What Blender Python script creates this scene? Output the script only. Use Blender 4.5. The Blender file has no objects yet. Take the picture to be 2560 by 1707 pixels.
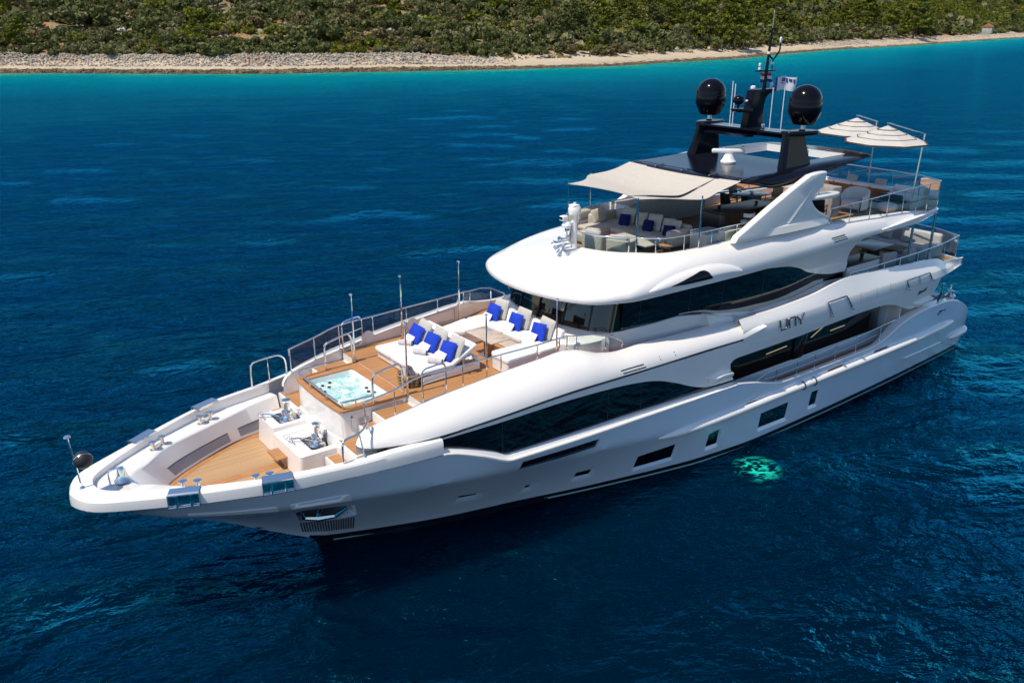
import bpy, bmesh, math, random
import numpy as np
from mathutils import Vector, Matrix, noise
from mathutils.geometry import delaunay_2d_cdt
rad = math.radians
scene = bpy.context.scene
COL = scene.collection

# ------------------------------------------------------------------ camera
# yacht axes are the world axes: x forward (stern 0, bow 35.5 m), y to port, z up from the waterline
cam_d = bpy.data.cameras.new("camera"); cam = bpy.data.objects.new("camera", cam_d); COL.objects.link(cam)
cam_d.sensor_width = 36.0; cam_d.lens = 2130.0 / 2560.0 * 36.0
cam_d.clip_start = 0.5; cam_d.clip_end = 9000
YAW, PIT = rad(37.06169), rad(20.70495)
fwd = Vector((-math.sin(YAW) * math.cos(PIT), -math.cos(YAW) * math.cos(PIT), -math.sin(PIT)))
cam.location = (37.6327, 19.5188, 13.6984)
cam.rotation_euler = fwd.to_track_quat('-Z', 'Y').to_euler()
scene.camera = cam

# ------------------------------------------------------------------ world and sun
SUN_EL, SUN_AZ = 62.0, -4.0     # azimuth measured from the bow (+x), positive towards port (+y)
sdir = Vector((math.cos(rad(SUN_EL)) * math.cos(rad(SUN_AZ)), math.cos(rad(SUN_EL)) * math.sin(rad(SUN_AZ)), math.sin(rad(SUN_EL))))
world = bpy.data.worlds.new("World"); scene.world = world; world.use_nodes = True
wn = world.node_tree; bg = wn.nodes["Background"]
sky = wn.nodes.new("ShaderNodeTexSky"); sky.sky_type = 'NISHITA'; sky.sun_disc = False
sky.sun_elevation = rad(SUN_EL); sky.sun_rotation = rad(90.0 - SUN_AZ); sky.air_density = 1.0; sky.dust_density = 0.3; sky.ozone_density = 4.0
wn.links.new(sky.outputs[0], bg.inputs[0]); bg.inputs[1].default_value = 0.15
sun_d = bpy.data.lights.new("sun", 'SUN'); sun_d.energy = 4.4; sun_d.angle = rad(0.53); sun_d.color = (1.0, 0.895, 0.745)
sun = bpy.data.objects.new("sun", sun_d); COL.objects.link(sun); sun.location = (20, 0, 60)
sun.rotation_euler = sdir.to_track_quat('Z', 'Y').to_euler()
vs = scene.view_settings
vs.view_transform = 'Standard'; vs.look = 'None'; vs.exposure = 0.1; vs.gamma = 1.0
scene.cycles.max_bounces = 7; scene.cycles.transparent_max_bounces = 12; scene.cycles.caustics_reflective = False; scene.cycles.caustics_refractive = False

# ------------------------------------------------------------------ materials
def mat(name, col, rough=0.5, metal=0.0, spec=0.5, coat=0.0):
    m = bpy.data.materials.new(name); m.use_nodes = True
    b = m.node_tree.nodes["Principled BSDF"]
    b.inputs["Base Color"].default_value = (*col, 1); b.inputs["Roughness"].default_value = rough
    b.inputs["Metallic"].default_value = metal; b.inputs["Specular IOR Level"].default_value = spec
    b.inputs["Coat Weight"].default_value = coat; b.inputs["Coat Roughness"].default_value = 0.05
    return m
def nodes(m):
    t = m.node_tree; return t, t.nodes, t.links, t.nodes["Principled BSDF"]
def nn(N, kind, **kw):
    n = N.new(kind)
    for k, v in kw.items():
        if k.startswith('i_'):
            n.inputs[k[2:].replace('_', ' ')].default_value = v
        else: setattr(n, k, v)
    return n
def ramp(N, stops):
    r = N.new("ShaderNodeValToRGB"); e = r.color_ramp.elements
    while len(e) < len(stops): e.new(0.5)
    for el, (p, c) in zip(e, stops):
        el.position = p; el.color = (*c, 1) if len(c) == 3 else c
    return r
def noisy(m, scale, stops, detail=4.0, bump=0.0, bscale=None, dist=0.02):
    t, N, L, b = nodes(m)
    tc = N.new("ShaderNodeTexCoord")
    n = nn(N, "ShaderNodeTexNoise", i_Scale=scale, i_Detail=detail)
    L.new(tc.outputs["Object"], n.inputs["Vector"])
    r = ramp(N, stops); L.new(n.outputs["Fac"], r.inputs[0]); L.new(r.outputs[0], b.inputs["Base Color"])
    if bump:
        n2 = nn(N, "ShaderNodeTexNoise", i_Scale=bscale or scale * 3, i_Detail=5.0)
        L.new(tc.outputs["Object"], n2.inputs["Vector"])
        bp = nn(N, "ShaderNodeBump", i_Strength=bump, i_Distance=dist); L.new(n2.outputs["Fac"], bp.inputs["Height"]); L.new(bp.outputs[0], b.inputs["Normal"])
    return m
M = {}
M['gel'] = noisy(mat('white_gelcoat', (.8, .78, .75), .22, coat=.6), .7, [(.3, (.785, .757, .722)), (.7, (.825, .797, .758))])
M['hull'] = noisy(mat('shade_tinted_white_hull_paint', (.78, .78, .78), .16, coat=.7), .45, [(.3, (.60, .70, .80)), (.7, (.66, .75, .84))])  # bluish sea and sky light on the shaded side is tinted into this white
M['boot'] = mat('black_antifouling', (.006, .008, .014), .35)
M['glass'] = mat('black_window_glass', (.004, .005, .007), .03, spec=.6)
M['black'] = mat('black_gloss_paint', (.004, .005, .011), .16, spec=.15)
M['dome'] = mat('black_dome_gelcoat', (.004, .004, .007), .14, spec=.18)
M['chrome'] = mat('polished_steel', (.78, .77, .75), .07, metal=1.0)
M['steel'] = mat('satin_steel', (.62, .62, .62), .22, metal=1.0)
M['dark'] = mat('dark_recess', (.012, .012, .014), .6)
M['grey'] = mat('grey_caulk', (.12, .13, .15), .5)
M['joint'] = mat('black_joint', (.018, .018, .02), .4)
M['pale_line'] = mat('pale_teal_waterline_paint', (.30, .52, .52), .4)
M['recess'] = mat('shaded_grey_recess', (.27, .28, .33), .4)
M['rubber'] = mat('black_rubber', (.015, .015, .016), .55)
def glass_mat(name, tint, gl=1.45):
    m = bpy.data.materials.new(name); m.use_nodes = True; t = m.node_tree; N = t.nodes; L = t.links
    N.remove(N["Principled BSDF"]); out = N["Material Output"]
    tr = nn(N, "ShaderNodeBsdfTransparent", i_Color=(*tint, 1)); g = nn(N, "ShaderNodeBsdfGlossy", i_Roughness=.02)
    g.inputs[0].default_value = (1, 1, 1, 1)
    fr = nn(N, "ShaderNodeFresnel", i_IOR=gl); mx = N.new("ShaderNodeMixShader")
    L.new(fr.outputs[0], mx.inputs[0]); L.new(tr.outputs[0], mx.inputs[1]); L.new(g.outputs[0], mx.inputs[2]); L.new(mx.outputs[0], out.inputs[0])
    return m
M['rail_glass'] = glass_mat('smoked_rail_glass', (.55, .62, .66))
M['clear_glass'] = glass_mat('clear_rail_glass', (.80, .90, .90))
M['wind_glass'] = glass_mat('tinted_windscreen', (.13, .095, .06), 1.6)
M['salon_glass'] = glass_mat('tinted_salon_glass', (.55, .53, .48), 1.35)
def teak_mat(name, base, dark, plank, axis='Y', rot=0.0):
    # straight planks with dark caulk lines, in object space
    m = mat(name, base, .55, spec=.3); t, N, L, b = nodes(m)
    tc = N.new("ShaderNodeTexCoord"); mp = N.new("ShaderNodeMapping"); L.new(tc.outputs["Object"], mp.inputs[0])
    mp.inputs["Rotation"].default_value = (0, 0, rot)
    sp = N.new("ShaderNodeSeparateXYZ"); L.new(mp.outputs[0], sp.inputs[0])
    d = nn(N, "ShaderNodeMath", operation='DIVIDE'); d.inputs[1].default_value = plank; L.new(sp.outputs[axis], d.inputs[0])
    f = nn(N, "ShaderNodeMath", operation='FRACT'); L.new(d.outputs[0], f.inputs[0])
    fl = nn(N, "ShaderNodeMath", operation='FLOOR'); L.new(d.outputs[0], fl.inputs[0])
    wn_ = nn(N, "ShaderNodeTexWhiteNoise", noise_dimensions='1D'); L.new(fl.outputs[0], wn_.inputs['W'])
    n = nn(N, "ShaderNodeTexNoise", i_Scale=9.0, i_Detail=5.0); mp2 = N.new("ShaderNodeMapping"); L.new(mp.outputs[0], mp2.inputs[0])
    mp2.inputs["Scale"].default_value = (.12, 1, 1) if axis == 'Y' else (1, .12, 1); L.new(mp2.outputs[0], n.inputs["Vector"])
    ad = nn(N, "ShaderNodeMath", operation='ADD'); L.new(wn_.outputs["Value"], ad.inputs[0]); L.new(n.outputs["Fac"], ad.inputs[1])
    r = ramp(N, [(.0, tuple(c * .82 for c in base)), (1, tuple(min(1, c * 1.13) for c in base))])
    hf = nn(N, "ShaderNodeMath", operation='MULTIPLY'); hf.inputs[1].default_value = .5; L.new(ad.outputs[0], hf.inputs[0]); L.new(hf.outputs[0], r.inputs[0])
    c = nn(N, "ShaderNodeMath", operation='LESS_THAN'); c.inputs[1].default_value = .16; L.new(f.outputs[0], c.inputs[0])
    mx = nn(N, "ShaderNodeMix", data_type='RGBA'); L.new(c.outputs[0], mx.inputs[0]); L.new(r.outputs[0], mx.inputs[6]); mx.inputs[7].default_value = (*dark, 1)
    L.new(mx.outputs[2], b.inputs["Base Color"])
    return m
TK = (.47, .235, .095); TKD = (.13, .06, .03)
M['teak'] = teak_mat('teak_planks', TK, TKD, .075)
M['teak_diag_p'] = teak_mat('teak_planks_port', TK, TKD, .075, rot=rad(-22))
M['teak_bow'] = teak_mat('teak_planks_bow', (.50, .315, .165), (.20, .115, .06), .085)
M['teak_solid'] = noisy(mat('teak_board', (.47, .215, .08), .5, spec=.3), 3., [(.3, (.41, .185, .068)), (.7, (.50, .235, .09))])
M['wood_dark'] = noisy(mat('dark_wenge', (.02, .016, .014), .4), 5., [(.3, (.016, .013, .012)), (.7, (.028, .022, .02))])
M['wood'] = noisy(mat('walnut', (.16, .075, .03), .4), 4., [(.3, (.12, .055, .022)), (.7, (.19, .09, .04))])
def fabric(name, c, v=.12, scale=160., bump=.15):
    m = mat(name, c, .85, spec=.2)
    return noisy(m, 7., [(.3, tuple(x * (1 - v) for x in c)), (.7, tuple(min(.9, x * (1 + v)) for x in c))], bump=bump, bscale=scale, dist=.004)
M['f_white'] = fabric('white_vinyl', (.80, .785, .755), .03, 12., .12)
M['f_blue'] = fabric('royal_blue_canvas', (.012, .045, .42), .15)
M['f_navy'] = fabric('navy_canvas', (.004, .012, .085), .15)
M['f_beige'] = fabric('beige_outdoor_fabric', (.47, .425, .355), .08)
M['f_grey'] = fabric('grey_outdoor_fabric', (.42, .41, .40), .08)
M['f_towel'] = fabric('lilac_grey_towel', (.50, .46, .48), .12, 90., .5)
M['f_awning'] = fabric('sand_awning_canvas', (.50, .46, .40), .04, 200., .05)
M['marble'] = noisy(mat('beige_marble', (.5, .4, .3), .18), 6., [(.25, (.40, .29, .20)), (.5, (.56, .44, .33)), (.75, (.63, .52, .41))], detail=8.)
M['stone'] = noisy(mat('grey_stone', (.33, .31, .29), .3), 8., [(.3, (.27, .255, .24)), (.7, (.40, .38, .355))], detail=8.)
def weave_mat(name, a, bcol, s):
    m = mat(name, a, .85, spec=.2); t, N, L, b = nodes(m)
    tc = N.new("ShaderNodeTexCoord"); ck = nn(N, "ShaderNodeTexBrick", i_Scale=s); L.new(tc.outputs["Object"], ck.inputs["Vector"])
    ck.inputs["Color1"].default_value = (*a, 1); ck.inputs["Color2"].default_value = (*a, 1); ck.inputs["Mortar"].default_value = (*bcol, 1)
    ck.inputs["Mortar Size"].default_value = .07; ck.inputs["Brick Width"].default_value = .42; ck.inputs["Row Height"].default_value = .25
    L.new(ck.outputs[0], b.inputs["Base Color"]); return m
M['f_pattern'] = weave_mat('white_pillow_with_grey_weave', (.72, .69, .63), (.34, .32, .30), 12.)
M['wicker'] = noisy(mat('brown_wicker', (.34, .22, .10), .7, spec=.2), 30., [(.3, (.22, .13, .055)), (.7, (.42, .28, .13))], bump=.4, bscale=60.)
M['parasol'] = fabric('cream_parasol_cloth', (.50, .475, .43), .04)
M['hem'] = mat('dark_brown_hem', (.05, .035, .03), .8)
M['red'] = mat('red_flag_cloth', (.55, .02, .03), .8)
M['flag_white'] = mat('white_flag_cloth', (.75, .75, .78), .8)
M['flag_blue'] = mat('blue_flag_cloth', (.02, .04, .22), .8)
M['plant'] = mat('yellow_green_leaf', (.30, .28, .02), .6)
M['amber'] = mat('added_cream_glow', (.55, .50, .36), .7); nodes(M['amber'])[3].inputs['Emission Color'].default_value = (1, .86, .5, 1); nodes(M['amber'])[3].inputs['Emission Strength'].default_value = .6  # emission added so the cream lines behind the saloon glass look lit
M['lamp_white'] = mat('white_plastic', (.78, .78, .77), .35)

# ------------------------------------------------------------------ mesh helpers
class MB:
    """collects shapes; build() links them as ONE mesh object"""
    def __init__(s, xf=None): s.v = []; s.f = []; s.m = []; s.x = xf
    def add(s, vs, fs, mi=0):
        o = len(s.v)
        s.v += [tuple(s.x @ Vector(v)) if s.x else tuple(v) for v in vs]
        s.f += [tuple(i + o for i in f) for f in fs]; s.m += [mi] * len(fs); return s
    def box(s, c, d, r=0.0, seg=2, rot=None, mi=0, taper=None):
        bm = bmesh.new(); bmesh.ops.create_cube(bm, size=1)
        for v in bm.verts:
            v.co = Vector((v.co.x * d[0], v.co.y * d[1], v.co.z * d[2]))
            if taper and v.co.z > 0: v.co.x *= taper[0]; v.co.y *= taper[1]
        if r > 0: bmesh.ops.bevel(bm, geom=list(bm.edges), offset=min(r, min(d) * .49), segments=seg, profile=.5, affect='EDGES')
        bm.verts.index_update(); R = rot.to_matrix() if hasattr(rot, 'to_matrix') else (Matrix.Rotation(rot, 3, 'Z') if rot else None)
        vs = [((R @ v.co) if R else v.co) + Vector(c) for v in bm.verts]
        s.add(vs, [[v.index for v in f.verts] for f in bm.faces], mi); bm.free(); return s
    def tube(s, path, r, n=8, closed=False, mi=0, cap=True):
        P = [Vector(p) for p in path]; k = len(P); rs = r if isinstance(r, (list, tuple)) else [r] * k
        T = []
        for i in range(k):
            a = P[(i - 1) % k] if (closed or i > 0) else P[i]; b = P[(i + 1) % k] if (closed or i < k - 1) else P[i]
            T.append((b - a).normalized())
        u = T[0].orthogonal().normalized(); vs = []
        for i in range(k):
            u = (u - T[i] * u.dot(T[i]));  u = u.normalized() if u.length > 1e-6 else T[i].orthogonal().normalized()
            w = T[i].cross(u)
            vs += [P[i] + (u * math.cos(2 * math.pi * j / n) + w * math.sin(2 * math.pi * j / n)) * rs[i] for j in range(n)]
        fs = [(i * n + j, i * n + (j + 1) % n, ((i + 1) % k) * n + (j + 1) % n, ((i + 1) % k) * n + j) for i in range(k if closed else k - 1) for j in range(n)]
        if not closed and cap: fs += [tuple(range(n))[::-1], tuple(range((k - 1) * n, k * n))]
        return s.add(vs, fs, mi)
    def lathe(s, prof, c=(0, 0, 0), n=20, mi=0, xf=None):
        vs = []
        for r, z in prof:
            for j in range(n):
                a = 2 * math.pi * j / n; p = Vector((r * math.cos(a), r * math.sin(a), z))
                if xf: p = xf @ p
                vs.append(p + Vector(c))
        k = len(prof)
        fs = [(i * n + j, i * n + (j + 1) % n, (i + 1) * n + (j + 1) % n, (i + 1) * n + j) for i in range(k - 1) for j in range(n)]
        if prof[0][0] > 1e-4: fs.append(tuple(range(n))[::-1])
        if prof[-1][0] > 1e-4: fs.append(tuple(range((k - 1) * n, k * n)))
        return s.add(vs, fs, mi)
    def loft(s, rows, closed=False, mi=0):
        n = len(rows[0]); vs = [p for r in rows for p in r]; k = len(rows); fs = []
        for i in range(k - 1):
            for j in range(n if closed else n - 1):
                fs.append((i * n + j, i * n + (j + 1) % n, (i + 1) * n + (j + 1) % n, (i + 1) * n + j))
        return s.add(vs, fs, mi)
    def prism(s, poly, axis, a, b, mi=0, r=0.0):
        """polygon of 2D points extruded along axis ('X','Y','Z') from a to b, edges bevelled by r"""
        def p3(p, t): return (t, p[0], p[1]) if axis == 'X' else ((p[0], t, p[1]) if axis == 'Y' else (p[0], p[1], t))
        bm = bmesh.new(); A = [bm.verts.new(p3(p, a)) for p in poly]; B = [bm.verts.new(p3(p, b)) for p in poly]; n = len(poly)
        bm.faces.new(A[::-1]); bm.faces.new(B)
        for i in range(n): bm.faces.new((A[i], A[(i + 1) % n], B[(i + 1) % n], B[i]))
        bmesh.ops.recalc_face_normals(bm, faces=bm.faces)
        if r > 0:
            ed = [e for e in bm.edges if len(e.link_faces) == 2 and e.calc_face_angle(0) > .6]
            bmesh.ops.bevel(bm, geom=ed, offset=r, segments=3, profile=.5, affect='EDGES', clamp_overlap=True)
        bm.verts.index_update(); s.add([v.co.copy() for v in bm.verts], [[v.index for v in f.verts] for f in bm.faces], mi); bm.free(); return s
    def strip(s, A, B, mi=0): return s.loft([A, B], mi=mi)
    def mirror(s):
        o = len(s.v); f0 = list(s.f); s.v += [(x, -y, z) for x, y, z in s.v]
        s.f += [tuple(i + o for i in f[::-1]) for f in f0]; s.m += list(s.m); return s
    def build(s, name, mats, parent=None, loc=None, ang=32, kind=None, flat=False):
        me = bpy.data.meshes.new(name); me.from_pydata([tuple(v) for v in s.v], [], s.f)
        for mm in (mats if isinstance(mats, (list, tuple)) else [mats]): me.materials.append(mm)
        if any(s.m): me.polygons.foreach_set("material_index", s.m)
        finish(me, ang, flat)
        ob = bpy.data.objects.new(name, me); COL.objects.link(ob)
        if parent: ob.parent = parent
        if loc: ob.location = loc
        if kind: ob['kind'] = kind
        return ob
def finish(me, ang=32, flat=False):
    bm = bmesh.new(); bm.from_mesh(me)
    bmesh.ops.remove_doubles(bm, verts=bm.verts, dist=1e-5)
    bmesh.ops.recalc_face_normals(bm, faces=bm.faces) if not flat else None
    if not flat:
        for f in bm.faces: f.smooth = True
        for e in bm.edges:
            if len(e.link_faces) == 2: e.smooth = e.calc_face_angle(0) < rad(ang)
    bm.to_mesh(me); bm.free(); me.update()
def inpoly(p, poly):
    x, y = p; c = False; n = len(poly); j = n - 1
    for i in range(n):
        xi, yi = poly[i]; xj, yj = poly[j]
        if (yi > y) != (yj > y) and x < (xj - xi) * (y - yi) / (yj - yi) + xi: c = not c
        j = i
    return c
def dense(poly, step, closed=True):
    out = []; n = len(poly)
    for i in range(n if closed else n - 1):
        a = Vector(poly[i]); b = Vector(poly[(i + 1) % n]); k = max(1, int((b - a).length / step))
        out += [tuple(a.lerp(b, t / k)) for t in range(k)]
    if not closed: out.append(tuple(poly[-1]))
    return out
def rounded(poly, r, seg=4):
    out = []; n = len(poly)
    for i in range(n):
        p = Vector(poly[i]); a = Vector(poly[i - 1]); b = Vector(poly[(i + 1) % n])
        d1 = (a - p); d2 = (b - p); l = min(r, d1.length * .45, d2.length * .45); q1 = p + d1.normalized() * l; q2 = p + d2.normalized() * l
        for k in range(seg + 1):
            t = k / seg; out.append(tuple((1 - t) ** 2 * q1 + 2 * t * (1 - t) * p + t * t * q2))
    return out
def spline(pts, per=8, closed=False):
    """Catmull-Rom through the points"""
    P = [Vector(p) for p in pts]; n = len(P); out = []
    for i in range(n if closed else n - 1):
        p1 = P[i]; p2 = P[(i + 1) % n]; p0 = P[(i - 1) % n] if (closed or i > 0) else p1 * 2 - p2; p3 = P[(i + 2) % n] if (closed or i < n - 2) else p2 * 2 - p1
        for k in range(per):
            t = k / per
            out.append(tuple(.5 * ((2 * p1) + (p2 - p0) * t + (2 * p0 - 5 * p1 + 4 * p2 - p3) * t * t + (3 * p1 - p0 - 3 * p2 + p3) * t ** 3)))
    if not closed: out.append(tuple(P[-1]))
    return out
def resample(pts, n):
    P = [Vector(p) for p in pts]; d = [0.0]
    for a, b in zip(P, P[1:]): d.append(d[-1] + (b - a).length)
    out = []; j = 0
    for k in range(n):
        s = d[-1] * k / (n - 1)
        while j < len(P) - 2 and d[j + 1] < s: j += 1
        t = (s - d[j]) / max(1e-9, d[j + 1] - d[j]); out.append(P[j].lerp(P[j + 1], min(1, max(0, t))))
    return out
def panel(mb, outline, holes, fy, step, off=0.0, mi=0, grid=None, edge=None):
    """sheet over the (x,z) polygon `outline` less `holes`, lying at y = fy(x,z) + off"""
    V = []; E = []
    for poly in [outline] + holes:
        pp = dense(poly, edge or step); o = len(V); V += pp; E += [(o + i, o + (i + 1) % len(pp)) for i in range(len(pp))]
    xs = [p[0] for p in outline]; zs = [p[1] for p in outline]
    gx = step; gz = grid or step; keep = [(o, np.array(o)) for o in V]; A = np.array(V)
    x = min(xs) + gx * .37
    while x < max(xs):
        z = min(zs) + gz * .41
        while z < max(zs):
            p = (x, z)
            if inpoly(p, outline) and not any(inpoly(p, h) for h in holes):
                if np.min(((A - p) / (gx, gz)) ** 2 @ np.ones(2)) > .16: V.append(p)
            z += gz
        x += gx
    r = delaunay_2d_cdt([Vector(v) for v in V], E, [], 0, 1e-5)
    vo, fo = r[0], r[2]; fs = []
    for f in fo:
        c = ((vo[f[0]].x + vo[f[1]].x + vo[f[2]].x) / 3, (vo[f[0]].y + vo[f[1]].y + vo[f[2]].y) / 3)
        if inpoly(c, outline) and not any(inpoly(c, h) for h in holes): fs.append(tuple(f))
    mb.add([(v.x, fy(v.x, v.y) + off, v.y) for v in vo], fs, mi); return mb
def reveal(mb, hole, inner, fy, depth, step=.1, mi=0, closed=True):
    """the sides of a recess, from the hole's edge in the surface to the inner outline lying deeper"""
    n = len(hole); A = []; B = []
    for i in range(n if closed else n - 1):
        a0, a1 = Vector(hole[i]), Vector(hole[(i + 1) % n]); b0, b1 = Vector(inner[i]), Vector(inner[(i + 1) % n]); k = max(1, int((a1 - a0).length / step))
        for t in range(k): A.append(a0.lerp(a1, t / k)); B.append(b0.lerp(b1, t / k))
    A.append(A[0] if closed else Vector(hole[-1])); B.append(B[0] if closed else Vector(inner[-1]))
    mb.strip([(p.x, fy(p.x, p.y), p.y) for p in A], [(p.x, fy(p.x, p.y) - depth, p.y) for p in B], mi); return mb
def tag(o, label=None, cat=None, group=None, kind=None):
    if label: o['label'] = label
    if cat: o['category'] = cat
    if group: o['group'] = group
    if kind: o['kind'] = kind
    return o
def thing(name, loc=(0, 0, 0), rz=0.0, label=None, cat=None, group=None):
    o = bpy.data.objects.new(name, None); COL.objects.link(o); o.location = loc; o.rotation_euler = (0, 0, rz); o.empty_display_size = .2
    return tag(o, label, cat, group)
def dup(root, loc, rz=None, label=None, group=None, scale=None):
    r = root.copy(); COL.objects.link(r); r.location = loc
    if rz is not None: r.rotation_euler = (0, 0, rz)
    if label: r['label'] = label
    if group: r['group'] = group
    if scale: r.scale = scale
    for ch in list(root.children):
        c = ch.copy(); COL.objects.link(c); c.parent = r
        for g in list(ch.children):
            d = g.copy(); COL.objects.link(d); d.parent = c
    return r
def arc_pts(c, r, a0, a1, n): return [(c[0] + r * math.cos(a0 + (a1 - a0) * i / n), c[1] + r * math.sin(a0 + (a1 - a0) * i / n)) for i in range(n + 1)]

def lerp(x, T):
    # smooth monotone-ish (Catmull/pchip) interpolation through table T of (x,v), x ascending
    n=len(T)
    if x<=T[0][0]: return T[0][1]
    if x>=T[-1][0]: return T[-1][1]
    i=0
    while x>T[i+1][0]: i+=1
    x0,y0=T[i];x1,y1=T[i+1];h=x1-x0;d=(y1-y0)/h
    def sl(j):
        if j<=0 : return (T[1][1]-T[0][1])/(T[1][0]-T[0][0])
        if j>=n-1: return (T[-1][1]-T[-2][1])/(T[-1][0]-T[-2][0])
        a=(T[j][1]-T[j-1][1])/(T[j][0]-T[j-1][0]);b=(T[j+1][1]-T[j][1])/(T[j+1][0]-T[j][0])
        if a*b<=0: return 0.
        return 2*a*b/(a+b)
    m0=sl(i);m1=sl(i+1);t=(x-x0)/h
    return (1+2*t)*(1-t)**2*y0+t*(1-t)**2*h*m0+t*t*(3-2*t)*y1+t*t*(t-1)*h*m1
T_YO=[(-.15,2.9),(0,3.1),(.3,3.3),(1,3.45),(2,3.52),(5,3.7),(10,3.78),(18,3.8),(22,3.75),(25,3.62),(27,3.45),(28.8,3.22),(30.1,2.97),(31.3,2.71),(31.93,2.49),(33.25,1.9),(33.8,1.6),(34.55,1.2),(35.0,.93),(35.25,.70),(35.42,.36),(35.5,0)]
def Yo(x): return lerp(x,T_YO)
T_ZT=[(-.1,1.0),(.2,1.55),(.7,2.0),(1.4,2.36),(2.1,2.62),(3.1,2.78),(4.46,2.83),(5.5,2.78),(6.54,2.64),(7.43,2.36),(8.2,2.15),(8.78,2.1),(11.8,2.1),(14.2,2.13),(14.8,2.25),(15.76,2.52),(16.83,2.7),(20.8,2.74),(25.55,2.78),(25.7,2.80),(26.53,3.16),(27.61,3.5),(28.2,3.5),(32,3.48),(33.8,3.43),(35.3,3.41),(35.5,3.34)]
def Zt(x): return lerp(x,T_ZT)
T_ZS=[(29.6,0),(29.87,.2),(30.45,.55),(31.35,1.09),(32.26,1.66),(33.47,2.26),(34.5,2.78),(35.2,3.2),(35.5,3.34)]
def Zs(x): return lerp(x,T_ZS)
T_YW=[(-.1,2.95),(0.3,3.08),(3,3.25),(7,3.43),(12,3.55),(14.8,3.56),(17.6,3.32),(18.7,3.12),(22.1,2.32),(24,1.78),(26.4,1.15),(28,.6),(29.6,0)]
def Yw(x): return lerp(x,T_YW)
T_ZK=[(-.1,.9),(1,1.55),(2,1.65),(16,1.65),(19,1.8),(22,2.05),(25,2.3),(27.6,2.5),(30,2.65),(32,2.72),(33.5,2.78),(34.5,3.0),(35.2,3.3),(35.5,3.34)]
T_RK=[(-.1,.99),(18,.987),(22,.965),(27.6,.90),(30,.84),(32,.76),(33.5,.62),(34.5,.4),(35.2,.15),(35.5,0)]
def Zk(x): return lerp(x,T_ZK)
def Yk(x): return Yo(x)*lerp(x,T_RK)
def hullY(x,z):
    zt=Zt(x);zk=Zk(x);yk=Yk(x)
    if z>=zk:
        t=min(1,(z-zk)/max(1e-4,zt-zk)); return yk+(Yo(x)-yk)*t
    if x<29.6:
        zb=0.;yb=Yw(x)
        if z<0: return yb*(1+z*.12)
    else: zb=Zs(x);yb=0.
    t=max(0,(z-zb)/max(1e-4,zk-zb))
    p=1.12 if x>20 else 1.0+.12*max(0,(x-14)/6)
    return yb+(yk-yb)*t**p

# ------------------------------------------------------------------ the setting: sea and shore
SHORE = [(420, -640), (150, -395), (60, -305), (3, -258), (-25, -235), (-53, -212), (-69, -207), (-98, -196), (-124, -190), (-155, -185), (-178, -189), (-204, -193), (-234, -198),
         (-287, -216), (-336, -229), (-388, -239), (-451, -250), (-539, -270), (-654, -296), (-740, -311), (-1000, -365), (-1500, -450)]
SH = [Vector(p) for p in spline([(a, b) for a, b in SHORE], 10)]
SHA = np.array([(p.x, p.y) for p in SH])
INL = Vector((-.15, -.99)).normalized()
def shore_dist(X, Y):
    """distance in metres from the nearest shoreline point (arrays)"""
    d = np.full(X.shape, 1e9)
    for (ax, ay), (bx, by) in zip(SHA[:-1], SHA[1:]):
        ux, uy = bx - ax, by - ay; t = np.clip(((X - ax) * ux + (Y - ay) * uy) / (ux * ux + uy * uy), 0, 1)
        d = np.minimum(d, np.hypot(X - ax - t * ux, Y - ay - t * uy))
    return d
def axis(lo, a, b, hi, step, g):
    v = list(np.arange(a, b + 1e-6, step)); s = step; x = v[-1]
    while x < hi: s = s * g; x += s; v.append(x)
    s = step; x = a; w = []
    while x > lo: s = s * g; x -= s; w.append(x)
    return np.array(w[::-1] + v)
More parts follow.
